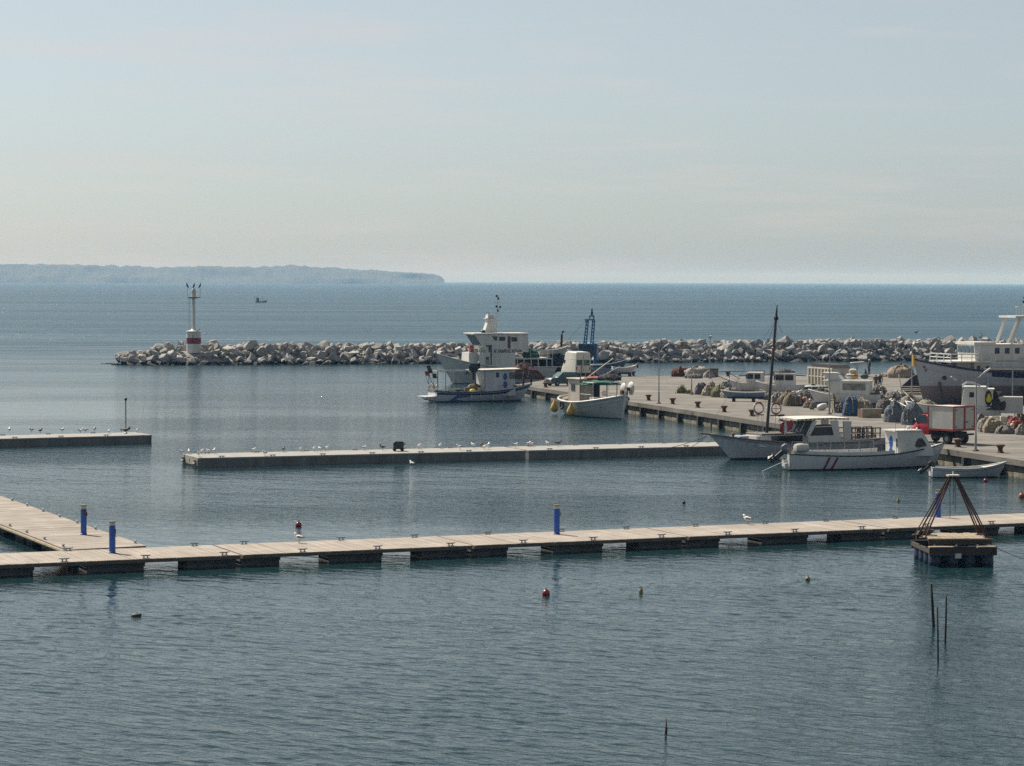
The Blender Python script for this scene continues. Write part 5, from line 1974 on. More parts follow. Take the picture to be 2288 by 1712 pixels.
# --- striped launch, bow to the right
def launch():
    a = at(1757, 1050)
    L = 11.5
    rz = R(20)
    c = 0.89
    k = mpp(a.y)
    root = thing('launch', 'white launch with two slanting red stripes, stern outboard and small cabin forward', 'motor boat', a, rz)
    X = lambda px: (px - 1757) * k / c
    Z = lambda py, px=1757: (1050 - (px - 1757) * 0.032 - py) * k
    H = Hull(L, 2.9, (1.02, 0.86, 1.5), -0.5, 1.1, 0.45, 0.0, 0.75, 0.25, 0.12, 2.3, 0.40)
    H.build(root, M_HULL_P, M_WHITE, mat('launch_deck', (0.40, 0.41, 0.41), 0.7, (0.3, 0.3, 0.3), 2), M_BLACK, 0.045)
    tr = MB()
    # transom top board, white and lit from the left
    tr.bbox((-0.06, -0.55, 0.2), (-0.015, 0.55, 1.0))
    tr.build('transom_board', M_WHITE, root)
    for t0 in (0.188, 0.232):
        for side in (-1, 1):
            rows = []
            for i in range(3):
                r = []
                for j in range(8):
                    zz = q(0.04, 0.80, j / 7)
                    t = t0 + 0.024 * (j / 7) + 0.0125 * i / 2
                    P = H.p(t, H.v_at(t, zz * (H.zs(t) / 0.87)), side)
                    P.y += side * 0.010
                    r.append(P)
                rows.append(r)
            mb = MB()
            mb.grid(rows)
            mb.build('red_stripe', mat('stripe_red', (0.24, 0.03, 0.04), 0.5, (0.18, 0.03, 0.035), 3), root, fix=False)
    # white wash-board standing inside the rail
    for side in (-1, 1):
        rows = []
        for i in range(21):
            t = q(0.02, 0.62, i / 20)
            p0 = H.p(t, 1.0, side, 0.10)
            rows.append([p0 + Vector((0, 0, 0.0)), p0 + Vector((0, -side * 0.03, 0.26))])
        mb = MB()
        mb.grid(rows)
        w = mb.build('wash_board', M_WHITE, root, fix=False)
        so = w.modifiers.new('thick', 'SOLIDIFY')
        so.thickness = 0.04
    pts = [H.p(q(0.06, 0.60, i / 8), 1.0, -1, 0.12) + Vector((0, 0, 0.05)) for i in range(9)]
    rail(root, pts, 0.72, 0.022, M_STEEL, 0)
    pts = [H.p(q(0.06, 0.60, i / 6), 1.0, 1, 0.12) + Vector((0, 0, 0.05)) for i in range(7)]
    rail(root, pts, 0.72, 0.022, M_STEEL, 0)
    # cabin
    ys = -0.82
    x0, x1 = X(1993), X(2059)
    z0 = 0.75
    zt = Z(959, 2010)
    mb = MB()
    pr = [(x0, z0), (x1 + 0.55, z0), (x1 + 0.42, z0 + 0.45), (x1 - 0.15, zt - 0.25), (x1 - 0.42, zt), (x0 - 0.05, zt)]
    mb.prism(pr, ys, -ys, 'Y')
    cab = mb.build('cabin', M_WHITE, root)
    mb = MB()
    mb.bbox((x0 - 0.28, ys - 0.1, zt + 0.004), (x1 - 0.40, -ys + 0.1, zt + 0.08))
    rf = mb.build('cabin_roof', M_WHITE, cab)
    # aft face fittings: blue panelled door, dark opening
    def aft(nm, m, y0, y1, za, zb, ov=False):
        mb = MB()
        if ov:
            mb.prism([(yy, zz) for yy, zz in oval((y0 + y1) / 2, (za + zb) / 2, abs(y1 - y0) / 2, abs(zb - za) / 2)], x0 - 0.045, x0 - 0.02, 'X')
        else:
            mb.bbox((x0 - 0.045, y0, za), (x0 - 0.02, y1, zb))
        mb.build(nm, m, cab)
    aft('door_panel', M_WHITE, -0.62, 0.55, z0 + 0.02, zt - 0.1)
    mb = MB()
    mb.prism(oval(0.02, zt - 0.72, 0.24, 0.42), x0 - 0.06, x0 - 0.046, 'X')
    mb.build('blue_door_window', M_BLUE, cab)
    mb = MB()
    mb.prism(oval(0.02, z0 + 0.28, 0.24, 0.24), x0 - 0.06, x0 - 0.046, 'X')
    mb.build('blue_door_roundel', M_BLUE, cab)
    aft('doorway', M_DARK, -0.80, -0.64, zt - 1.0, zt - 0.45)
    # side window with dark glass
    xw0, xw1 = X(2032), X(2059)
    pts = [(xw0 + 0.0, Z(990, 2047)), (xw0 + 0.06, Z(982, 2047)), (q(xw0, xw1, 0.28), Z(974, 2060)), (q(xw0, xw1, 0.6), Z(974, 2060)), (xw1 - 0.1, Z(985, 2070)), (xw1 - 0.02, Z(991, 2075)), (q(xw0, xw1, 0.5), Z(993, 2060)), (xw0 + 0.1, Z(994, 2047))]
    pane(cab, 'side_window', M_GLASS, ys - 0.005, pts, 0.04, M_STEEL)
    pane(cab, 'registration_mark', M_BLACK, ys - 0.004, [(X(2038), Z(997, 2038)), (X(2044), Z(993, 2040)), (X(2044), Z(994, 2040)), (X(2038), Z(998, 2038))], 0.02)
    pts = [Vector(p) for p in ((x1 + 0.40, -0.7, z0 + 0.52), (x1 + 0.40, 0.7, z0 + 0.52), (x1 - 0.10, 0.7, zt - 0.3), (x1 - 0.10, -0.7, zt - 0.3))]
    nrm = (pts[1] - pts[0]).cross(pts[2] - pts[0]).normalized()
    if nrm.x < 0:
        nrm = -nrm
    mb = MB()
    mb.add([p + nrm * 0.01 for p in pts] + [p + nrm * 0.04 for p in pts], [(0, 1, 2, 3), (7, 6, 5, 4), (0, 1, 5, 4), (1, 2, 6, 5), (2, 3, 7, 6), (3, 0, 4, 7)])
    mb.build('windscreen', M_GLASS, cab)
    mb = MB()
    mb.cyl((x0 + 0.9, -0.4, zt), (x0 + 0.9, -0.4, zt + 0.62), 0.015, n=5)
    mb.ball((x0 + 0.9, -0.4, zt + 0.66), 0.06, 6)
    mb.build('mast_light', M_STEEL, cab)
    rail(cab, [(x0 - 0.2, ys, zt + 0.08), (x0 + 0.5, ys, zt + 0.08), (x0 + 1.0, ys, zt + 0.08)], 0.45, 0.014, M_STEEL, 0, 'roof_rail')
    mb = MB()
    mb.ball((x1 - 0.75, 0.3, zt + 0.17), 0.12, 8)
    mb.ball((x1 - 0.45, -0.3, zt + 0.12), 0.09, 8)
    mb.build('roof_lamp', M_WHITE, cab, kind='stuff')
    # foredeck
    rows = []
    for i in range(7):
        t = q(0.80, 0.985, i / 6)
        P = H.p(t, 1.0, 1, 0.12)
        rows.append([Vector((P.x, -P.y, P.z + 0.02)), Vector((P.x, 0, P.z + 0.06)), Vector((P.x, P.y, P.z + 0.02))])
    mb = MB()
    mb.grid(rows)
    mb.build('foredeck', M_WHITE, root)
    mb = MB()
    mb.cyl((L - 1.0, 0, 1.3), (L - 1.0, 0, 1.65), 0.05, n=8)
    mb.build('bow_bitt', M_STEEL, root)
    # white cushion and canister aft, outboard on the stern
    mb = MB()
    mb.lathe([(0.05, -0.48), (0.26, -0.44), (0.31, -0.1), (0.31, 0.1), (0.26, 0.44), (0.05, 0.48)], (0.75, -0.6, 1.42), 14, 'X')
    mb.build('raft_canister', M_WHITE_OLD, root, 'auto')
    outboard(root, (-0.25, 0.25, 1.02), 1.25, 0.95, mat('engine_grey', (0.06, 0.062, 0.068), 0.35, (0.22, 0.22, 0.23), 2.5))
    mb = MB()
    mb.tube([(-0.06, -0.5, 0.72), (-0.5, -0.5, 0.55), (-1.9, -0.4, -0.02)], 0.018, 5)
    mb.build('tow_line', M_WHITE_OLD, root)
    # fender over the stern quarter
    mb = MB()
    mb.lathe([(0.02, -0.24), (0.12, -0.16), (0.12, 0.16), (0.02, 0.24)], (-0.28, -0.55, 0.30), 10)
    mb.build('white_fender', M_WHITE, root, 'auto')
launch()

# --- small open dinghy with an outboard
def dinghy():
    a = at(2079, 1066)
    rz = R(2)
    k = mpp(a.y)
    L = 4.75
    root = thing('dinghy', 'small white open dinghy with an outboard, under the quay wall beside the launch', 'dinghy', a, rz)
    H = Hull(L, 1.75, (0.60, 0.54, 0.95), -0.25, 0.7, 0.75, 0.0, 0.8, 0.25, 0.36, 2.3, 0.42)
    H.build(root, hull_mat('dinghy_hull', (0.56, 0.58, 0.61), (0.05, 0.05, 0.05), 0.05), M_WHITE, M_DECKP, M_WHITE, 0.032)
    H.band(root, 'rub_rail', mat('dinghy_strake', (0.34, 0.36, 0.39), 0.5), 0.10, 0.15, proud=0.025)
    for x in (0.9, 2.2):
        mb = MB()
        hb = H.hb(x / L) - 0.05
        mb.bbox((x - 0.16, -hb, 0.38), (x + 0.16, hb, 0.42))
        mb.build('thwart', M_WHITE, root)
    rows = []
    for i in range(6):
        t = q(0.68, 0.98, i / 5)
        P = H.p(t, 0.97, 1, 0.04)
        rows.append([Vector((P.x, -P.y, P.z)), Vector((P.x, 0, P.z + 0.03)), P])
    mb = MB()
    mb.grid(rows)
    mb.build('foredeck', M_WHITE, root)
    lump_part(root, 'rope_heap', M_ROPE, (1.5, 0.1, 0.36), (0.35, 0.4, 0.16), 31)
    outboard(root, (-0.16, 0.0, 0.58), 0.82, 0.95, M_BLACK)
    mb = MB()
    pts = [Vector((L, 0, 0.9)).lerp(Vector((L + 2.1, 1.0, 1.15)), t) - Vector((0, 0, 0.12 * 4 * t * (1 - t))) for t in [i / 6 for i in range(7)]]
    mb.tube(pts, 0.012, 4)
    mb.build('mooring_rope', M_WOOD, root)
dinghy()

# --- big trawler hauled out on the quay, bow to the left
def trawler():
    a = at(2066, 902, QZ)                         # forefoot on the ground
    rz = PI + R(17)
    h = Vector((math.cos(rz), math.sin(rz), 0))
    k = mpp(a.y)
    L = 17.5
    org = a - h * (L - 1.15)
    org.z = QZ + 1.0
    root = thing('trawler', 'large blue-grey trawler hauled out on the quay, with brown bottom paint and white gantry', 'trawler', org, rz)
    c = 0.80
    X = lambda px: L - 0.2 - (px - 2050) * k / c
    Z = lambda py: (902 - py) * k - 1.0
    H = Hull(L, 5.2, (2.1, 1.75, 3.0), -1.0, 1.05, 0.8, 0.3, 1.0, 0.28, 0.6, 2.3, 0.42)
    H.build(root, hull_mat('trawler_topsides', (0.40, 0.44, 0.50), (0.22, 0.175, 0.165), 0.62, dirt=(0.32, 0.28, 0.25), rough=0.6), M_NAVY, M_DECKP, M_NAVY, 0.10)
    H.band(root, 'navy_sheer', M_NAVY, 0.0, 0.42, 0.0, 0.62)
    H.band(root, 'rub_line', mat('pale_rub', (0.46, 0.47, 0.48), 0.6), 0.62, 0.68, 0.2, 0.99, proud=0.03)
    kz = Z
    mb = MB()
    mb.box((L * 0.48, 0, -1.06), (L * 0.80, 0.3, 0.22))
    mb.build('keel', M_WOOD_DARK, root)
    mb = MB()
    mb.prism([(L - 0.28, 2.35), (L + 0.06, 2.4), (L + 0.1, 3.45), (L - 0.25, 3.3)], -0.13, 0.13, 'Y')
    mb.build('stem_head', M_YELLOW, root)
    P = H.p(0.86, 0.68, 1)
    mb = MB()
    mb.cyl(P + Vector((0, -0.05, 0)), P + Vector((0.04, 0.07, 0)), 0.2, n=10)
    mb.build('hawse_pipe', M_BLACK, root)
    ys = 1.9
    # fore cabin with portholes, then wheelhouse
    lo = house(root, 'lower_house', M_WHITE, X(2290), X(2150), 3.3, 1.2, Z(807), 0, 0, roof=0.0)
    house(lo, 'fore_house', M_WHITE, X(2150) + 0.004, X(2120), 2.2, 1.3, Z(808), 0, 0, roof=0.0)
    ys = 1.65
    g = MB()
    g.cyl((0, -0.04, 0), (0, 0.04, 0), 0.17, n=14)
    gme = g.mesh('porthole', M_GLASS)
    for px, py in ((2158, 820), (2176, 821)):
        o = link('porthole', gme, lo)
        o.location = (X(px), ys + 0.01, Z(py))
    mb = MB()
    mb.bbox((X(2114) - 0.2, -0.9, Z(835)), (X(2112), 0.9, Z(822)))
    mb.build('companion_hatch', M_WHITE, root)
    zb = Z(806)
    mb = MB()
    mb.bbox((X(2185), -2.2, zb - 0.12), (X(2098), 2.2, zb))
    mb.build('bridge_deck', M_WHITE, root)
    pts = [(X(2182), 2.1, zb), (X(2160), 2.1, zb), (X(2140), 2.1, zb), (X(2120), 2.1, zb), (X(2099), 2.1, zb), (X(2099), 0.7, zb), (X(2099), -0.7, zb), (X(2099), -2.1, zb)]
    rail(root, pts, 0.62, 0.05, M_WHITE, 1)
    wh = house(root, 'wheelhouse', M_WHITE, X(2250), X(2151), 3.4, zb + 0.003, Z(770), 0.12, 0.1, roof=0.0)
    mb = MB()
    mb.bbox((X(2190), -1.85, Z(770) + 0.003), (X(2147), 1.85, Z(764)))
    mb.build('wheelhouse_roof', M_WHITE, wh)
    mb = MB()
    mb.bbox((X(2248), -1.75, Z(770) + 0.003), (X(2190) - 0.01, 1.75, Z(768.5)))
    mb.build('aft_roof', M_WHITE_OLD, wh)
    for y0 in (-1.55, -0.75, 0.05, 0.85):
        mb = MB()
        mb.bbox((X(2151) + 0.04, y0, Z(788)), (X(2151) + 0.13, y0 + 0.66, Z(774)))
        mb.build('window', M_GLASS_BLUE, wh)
    for px in (2194, 2214, 2234):
        pane(wh, 'window', M_GLASS, 1.7, rect(X(px + 4.5), X(px - 4.5), Z(790), Z(777)), 0.05, M_WHITE_OLD)
    mb = MB()
    mb.cyl((X(2180), 0, Z(764)), (X(2180), 0, Z(742)), 0.03, n=6)
    mb.box((X(2180), 0, Z(745)), (0.6, 0.05, 0.04))
    mb.build('antenna', mat('pinkish_pole', (0.35, 0.2, 0.17), 0.6), wh)
    # white A-frame gantry aft with platform and light mast
    for y in (-1.5, 1.5):
        mb = MB()
        mb.tube([(X(2225), y, Z(769)), (X(2243), y * 0.9, Z(708))], 0.16, 4)
        mb.build('gantry_leg', M_WHITE, root)
        mb = MB()
        mb.tube([(X(2248), y, Z(772)), (X(2270), y * 0.9, Z(708))], 0.16, 4)
        mb.build('gantry_leg', M_WHITE, root)
        mb = MB()
        mb.tube([(X(2281), y * 0.6, Z(800)), (X(2281), y * 0.6, Z(715))], 0.10, 8)
        mb.build('gantry_post', M_WHITE_OLD, root)
    mb = MB()
    mb.bbox((X(2283), -1.6, Z(710)), (X(2231), 1.6, Z(705.5)))
    mb.build('gantry_platform', M_WHITE, root)
    mb = MB()
    for px in (2244, 2250, 2257, 2264):
        mb.cyl((X(px), 0.5, Z(706)), (X(px), 0.5, Z(685)), 0.025, n=5)
    mb.box((X(2254), 0.5, Z(685)), (1.0, 0.5, 0.06))
    mb.cyl((X(2258), 0.5, Z(685)), (X(2261), 0.5, Z(655)), 0.03, n=6)
    mb.build('light_mast', M_WHITE_OLD, root)
    mb = MB()
    for px, py in ((2258, 674), (2260, 665), (2263, 662), (2262, 656)):
        mb.lathe([(0.02, -0.12), (0.1, -0.1), (0.1, 0.08), (0.02, 0.12)], (X(px), 0.5, Z(py)), 8)
    mb.build('mast_lamp', M_BLACK, root, kind='stuff')
    # rails, derrick and gear aft of the wheelhouse
    mb = MB()
    mb.tube([(X(2238), 1.6, Z(803)), (X(2288), 1.2, Z(786))], 0.09, 6)
    mb.build('derrick_boom', M_WHITE_OLD, root)
    mb = MB()
    mb.tube([(X(2238), 1.9, Z(800)), (X(2300), 1.9, Z(803))], 0.05, 5)
    mb.tube([(X(2238), 1.9, Z(806)), (X(2300), 1.9, Z(808))], 0.04, 5)
    mb.build('aft_rail', M_WHITE_OLD, root)
    lump_part(root, 'foredeck_gear', mat('purple_brown_gear', (0.11, 0.08, 0.09), 0.95, (0.22, 0.17, 0.16), 7, bump=0.05), (X(2088), 0.0, 2.25), (1.4, 0.5, 0.8), 41)
    # timber props and cradle blocks under the hull
    for px in (2085, 2130, 2180, 2240):
        for s in (1, -1):
            mb = MB()
            t = max(0.1, min(0.9, X(px) / L))
            P = H.p(t, 0.55, s)
            mb.tube([P, Vector((P.x, P.y + s * 1.0, -1.0))], 0.10, 6)
            mb.build('hull_prop', M_WOOD_DARK, root)
    return root
trawler()
# ------------------------------------------------------------------ things aboard and behind the seiner
def on_seiner(px, y, z):
    root, X = SEINER[0], SEINER[1]
    return root.matrix_basis @ Vector((X(px), y, z))
_rz = SEINER[0].rotation_euler.z
M_NETRED = mat('brown_red_net', (0.15, 0.075, 0.06), 0.95, (0.085, 0.045, 0.04), 6, bump=0.06, contrast=(0.3, 0.7))
def heap(name, label, px, py, wpx, hpx, m, seed, depth=0.8, z=QZ, cat='net heap', group='net heaps on the quay', rough=0.13, folds=11):
    """px, py: middle of its foot in the photograph; sizes in photo pixels at that distance"""
    p = at(px, py, z)
    k = mpp(p.y)
    rx, rzz = wpx * k / 2 * 1.2, hpx * k * 1.18
    ry = rx * depth
    o = link(name, lump_mesh(name, m, rx, ry, rzz, seed, n=30, mrows=10, rough=rough, folds=folds))
    o.location = (p.x, p.y + ry * 0.75, z - 0.02)
    return tag(o, label, cat, group)
p = on_seiner(1172, 1.2, 1.0)
heap_o = link('seine_net', lump_mesh('seine_net', M_NETRED, 2.0, 1.3, 1.35, 21, n=36, mrows=12, folds=9))
heap_o.location = at(1174, 847, QZ) + Vector((0, 1.2, -0.02))
tag(heap_o, 'large heap of red-brown seine net at the quay tip behind the white fishing vessel cabin', 'net heap', 'net heaps on the quay')
# skiff carried on the stern
sk = thing('skiff', 'small white skiff carried upright on the fishing vessel stern', 'skiff', on_seiner(1243, 0.4, SEINER[4] + 0.25), _rz, None)
sk.rotation_euler = (0, R(-4), _rz + PI)
SH = Hull(3.9, 1.6, (0.75, 0.65, 1.0), 0.0, 0.6, 0.8, 0, 0.7, 0.4, 0.3)
sk.location = on_seiner(1202, 0.6, SEINER[4] + 0.12)
SH.build(sk, M_WHITE_OLD, M_WHITE, M_DECKP, M_WHITE, 0.04)
o = link('green_net', lump_mesh('green_net', M_GREEN, 1.0, 0.9, 0.95, 22))
o.location = on_seiner(1188, 0.2, SEINER[4] - 0.02)
tag(o, 'heap of green net on the gallery roof beside the white skiff', 'net heap', 'net heaps on the fishing vessel')
o = link('dark_net', lump_mesh('dark_net', mat('black_green_net', (0.03, 0.045, 0.045), 0.95, (0.015, 0.02, 0.02), 6, bump=0.05), 1.5, 1.2, 2.1, 23))
o.location = on_seiner(1238, 0.8, 1.2)
tag(o, 'dark green-black net hanging over the fishing vessel stern', 'net heap', 'net heaps on the fishing vessel')

# --- workboat behind the van: only its blue gantry and exhaust rise above the quay
def workboat():
    Y = 262 * 1.0
    c = at_depth(1312, 856, 300)
    base = at(1308, 838)
    k = mpp(base.y)
    root = thing('workboat', 'dark workboat behind the white van with tall blue lattice gantry and exhaust pipe', 'workboat', (base.x, base.y, 0), 0.02)
    X = lambda px: (px - 1308) * k
    Z = lambda py: (838 - py) * k
    H = Hull(9.5, 3.2, (1.2, 1.05, 1.9), -0.4, 0.9, 0.85, 0, 0.8, 0.3, 0.3)
    hl = thing
    H.build(root, hull_mat('workboat_hull', (0.10, 0.13, 0.18), (0.04, 0.03, 0.03), 0.1), M_CYAN, M_DECKP, M_CYAN, 0.05)
    for ch in root.children:
        ch.location.x -= 4.2
        ch.location.y += 0.4
    blue = mat('gantry_blue', (0.035, 0.16, 0.33), 0.5, (0.02, 0.09, 0.2), 2)
    pale = mat('gantry_pale_blue', (0.10, 0.27, 0.42), 0.5, (0.06, 0.2, 0.33), 2)
    for xa, xb in ((1293, 1297), (1326, 1333)):
        mb = MB()
        mb.bbox((X(xa), -0.2, 1.0), (X(xb), 0.5, Z(770)))
        mb.build('gantry_post', blue, root)
    mb = MB()
    mb.bbox((X(1292), -0.25, Z(779)), (X(1334), 0.55, Z(768)))
    mb.build('gantry_beam', blue, root)
    mb = MB()
    mb.bbox((X(1294), -0.35, Z(797)), (X(1326), -0.27, Z(772)))
    mb.build('gantry_panel', mat('dark_panel', (0.05, 0.07, 0.08), 0.7), root)
    for xa, xb in ((1307, 1312), (1322, 1326)):
        mb = MB()
        w = 0.22
        for dx in (-2.8, 2.8):
            mb.cyl((X(xa + dx), 0.1, Z(769)), (X(xb + dx * 0.75), 0.1, Z(715)), 0.085, n=6)
        n = 7
        for i in range(n):
            f0, f1 = i / n, (i + 1) / n
            s = 1 if i % 2 else -1
            p0 = Vector((q(X(xa), X(xb), f0) - s * 2.6 * k, 0.1, q(Z(769), Z(715), f0)))
            p1 = Vector((q(X(xa), X(xb), f1) + s * 2.4 * k, 0.1, q(Z(769), Z(715), f1)))
            mb.cyl(p0, p1, 0.05, n=5)
        mb.build('lattice_leg', blue, root)
    mb = MB()
    mb.bbox((X(1315), -0.15, Z(716)), (X(1328), 0.35, Z(713)))
    mb.bbox((X(1316), -0.12, Z(708)), (X(1327), 0.32, Z(704)))
    mb.cyl((X(1317), 0.1, Z(714)), (X(1317), 0.1, Z(706)), 0.1, n=6)
    mb.cyl((X(1326), 0.1, Z(714)), (X(1326), 0.1, Z(706)), 0.1, n=6)
    mb.build('gantry_head', pale, root)
    mb = MB()
    mb.bbox((X(1305), 0.0, Z(715)), (X(1316), 0.25, Z(713)))
    mb.cyl((X(1310), 0.1, Z(720)), (X(1310), 0.1, Z(714)), 0.14, n=8)
    mb.build('winch_arm', pale, root)
    mb = MB()
    mb.lathe([(0.05, 0), (0.14, 0.05), (0.16, 0.35), (0.08, 0.55), (0.12, 0.75), (0.03, 0.85)], (X(1322), 0.1, Z(704)), 8)
    mb.build('perched_lamp', M_BLACK, root)
    mb = MB()
    mb.tube([(X(1312), 0.1, Z(712)), (X(1262), 0.4, Z(768))], 0.02, 4)
    mb.build('stay_wire', M_BLACK, root)
    mb = MB()
    mb.tube([(X(1254), 0.3, 1.3), (X(1254), 0.3, Z(780))], 0.16, 10)
    mb.tube([(X(1254), 0.3, Z(780)), (X(1255), 0.3, Z(748)), (X(1256.5), 0.3, Z(742)), (X(1260), 0.3, Z(740))], [0.14, 0.14, 0.14, 0.15], 10)
    mb.build('exhaust_pipe', M_RUST, root)
    mb = MB()
    mb.bbox((X(1243), -0.3, Z(792)), (X(1254), 0.6, Z(784)))
    mb.build('winch_box', mat('rust_red_box', (0.20, 0.06, 0.045), 0.7), root)
    mb = MB()
    mb.bbox((X(1240), -0.3, 0.8), (X(1290), 1.2, Z(793)))
    mb.build('deckhouse', mat('dark_deckhouse', (0.10, 0.12, 0.13), 0.8, (0.05, 0.06, 0.06), 2), root)  # dark blue-grey paint, mottled darker
workboat()

# ------------------------------------------------------------------ vehicles
def wheel(root, p, r=0.31, w=0.2, rim=None):
    mb = MB()
    mb.lathe([(r * 0.62, -w / 2), (r * 0.94, -w / 2), (r, -w / 3), (r, w / 3), (r * 0.94, w / 2), (r * 0.62, w / 2)], p, 18, 'Y')
    o = mb.build('wheel', M_DARK, root, 'auto')
    mb = MB()
    mb.lathe([(0.02, -w / 2 - 0.006), (r * 0.3, -w / 2 - 0.012), (r * 0.6, -w / 2 + 0.01), (r * 0.6, w / 2 - 0.01), (r * 0.3, w / 2 + 0.012), (0.02, w / 2 + 0.006)], p, 14, 'Y')
    mb.build('rim', rim or M_STEEL, o, 'auto')
    return o
def shell(secs):
    """body of cross-sections along x: each (x, half width at sill, half width at top, z sill, z top)"""
    rows = []
    for x, w0, w1, z0, z1 in secs:
        r = 0.10
        rows.append([(x, -w0, z0), (x, -w0 - 0.02, q(z0, z1, 0.35)), (x, -w1, z1 - r), (x, -w1 + r, z1), (x, w1 - r, z1), (x, w1, z1 - r), (x, w0 + 0.02, q(z0, z1, 0.35)), (x, w0, z0)])
    mb = MB()
    mb.grid(rows, True)
    mb.add(rows[0], [tuple(range(8))])
    mb.add(rows[-1], [tuple(range(8))])
    return mb
def van():
    a = at(1303, 846, QZ)
    h = PI / 2 + R(17)
    root = thing('van', 'white high-roof van parked with its rear windows towards the caique', 'van', a, h)
    m = mat('van_white', (0.66, 0.64, 0.57), 0.35, (0.60, 0.57, 0.50), 1)
    # x forward from the rear bumper
    mb = shell([(0.0, 0.88, 0.80, 0.42, 2.86), (0.08, 0.92, 0.84, 0.40, 2.96), (3.1, 0.94, 0.86, 0.40, 3.0), (3.9, 0.94, 0.84, 0.40, 2.85), (4.35, 0.94, 0.80, 0.40, 2.0), (5.0, 0.92, 0.82, 0.40, 1.35), (5.35, 0.84, 0.74, 0.42, 1.15)])
    b = mb.build('body', m, root, 'auto')
    for y in (-0.43, 0.43):
        mb = MB()
        mb.bbox((-0.035, y - 0.33, 1.48), (-0.004, y + 0.33, 2.10))
        mb.build('rear_window', mat('green_tint_glass', (0.05, 0.11, 0.09), 0.1), root)
    mb = MB()
    mb.bbox((-0.02, -0.012, 0.5), (-0.006, 0.012, 2.75))
    mb.build('door_seam', M_DARK, root)
    for y in (-0.78, 0.78):
        mb = MB()
        mb.bbox((-0.03, y - 0.06, 0.95), (0.0, y + 0.06, 1.35))
        mb.build('tail_lamp', M_RED, root)
    mb = MB()
    mb.bbox((-0.10, -0.9, 0.42), (-0.01, 0.9, 0.62))
    mb.build('bumper', M_DARK, root)
    mb = MB()
    mb.bbox((-0.04, -0.26, 0.72), (-0.01, 0.26, 0.84))
    mb.build('number_plate', M_WHITE, root)
    mb = MB()
    mb.box((-0.03, -0.35, 2.52), (0.06, 0.7, 0.26))
    mb.build('rear_vent', M_WHITE_OLD, root)
    for y in (-1, 1):
        for x in (1.0, 4.2):
            wheel(root, (x, y * 0.86, 0.34), 0.34)
        mb = MB()
        mb.bbox((3.55, y * 0.925 - 0.01, 1.45), (4.15, y * 0.925 + 0.01, 2.0))
        mb.build('side_window', M_GLASS, root)
        mb = MB()
        mb.bbox((0.25, y * 0.93 - 0.012, 1.25), (3.4, y * 0.93 + 0.012, 1.30))
        mb.bbox((0.25, y * 0.90 - 0.012, 2.15), (3.4, y * 0.90 + 0.012, 2.19))
        mb.build('side_rib', m, root, kind='stuff')
    mb = MB()
    mb.add([(4.02, -0.72, 2.6), (4.02, 0.72, 2.6), (4.62, 0.72, 1.75), (4.62, -0.72, 1.75), (4.0, -0.72, 2.55), (4.0, 0.72, 2.55), (4.6, 0.72, 1.7), (4.6, -0.72, 1.7)], [(0, 1, 2, 3), (7, 6, 5, 4), (0, 1, 5, 4), (2, 3, 7, 6)])
    mb.build('windscreen', M_GLASS, root)
van()
def small_car(name, label, px, py, h, m, glass=M_GLASS, s=1.0):
    root = thing(name, label, 'car', at(px, py, QZ), h)
    root.scale = (s, s, s)
    mb = shell([(-1.85, 0.70, 0.66, 0.30, 0.75), (-1.75, 0.76, 0.70, 0.24, 0.92), (1.75, 0.76, 0.70, 0.24, 0.84), (1.9, 0.70, 0.64, 0.30, 0.70)])
    mb.build('body', m, root, 'auto')
    mb = shell([(-1.72, 0.70, 0.60, 0.86, 0.95), (-1.35, 0.70, 0.58, 0.84, 1.42), (0.25, 0.70, 0.58, 0.82, 1.45), (1.0, 0.70, 0.62, 0.80, 0.90)])
    mb.build('cabin', m, root, 'auto')
    for y in (-1, 1):
        for x in (-1.15, 1.2):
            wheel(root, (x, y * 0.70, 0.28), 0.28, 0.18)
        mb = MB()
        mb.prism([(-1.25, 0.95), (-0.45, 0.95), (-0.45, 1.34), (-1.1, 1.34)], y * 0.67 - 0.015, y * 0.67 + 0.015)
        mb.prism([(-0.38, 0.95), (0.72, 0.95), (0.25, 1.34), (-0.38, 1.34)], y * 0.67 - 0.015, y * 0.67 + 0.015)
        mb.build('side_window', glass, root)
        mb = MB()
        mb.lathe([(0.02, 0), (0.11, 0.0), (0.09, 0.05), (0.02, 0.06)], (1.86, y * 0.5, 0.62), 12, 'X')
        mb.build('headlight', M_WHITE, root, 'auto')
    for xa, xb, za, zb in ((0.34, 0.93, 1.40, 0.95), (-1.40, -1.66, 1.38, 0.98)):
        mb = MB()
        mb.add([(xa, -0.55, za), (xa, 0.55, za), (xb, 0.62, zb), (xb, -0.62, zb), (xa, -0.55, za + 0.03), (xa, 0.55, za + 0.03), (xb, 0.62, zb + 0.03), (xb, -0.62, zb + 0.03)], [(0, 1, 2, 3), (7, 6, 5, 4), (0, 1, 5, 4), (1, 2, 6, 5), (2, 3, 7, 6), (3, 0, 4, 7)])
        mb.build('windscreen' if xa > 0 else 'rear_window', glass, root)
    return root
small_car('small_car', 'small dark grey-green car standing in front of the white van on the quay tip', 1258, 862, R(212), mat('car_green', (0.07, 0.10, 0.10), 0.35, (0.05, 0.075, 0.075), 1), mat('mint_glass', (0.10, 0.17, 0.16), 0.12))
small_car('parked_car', 'blue-grey car parked to the right of the white van, partly behind the caique gear', 1342, 842, R(20), mat('car_blue', (0.16, 0.21, 0.28), 0.35, (0.12, 0.16, 0.22), 1))

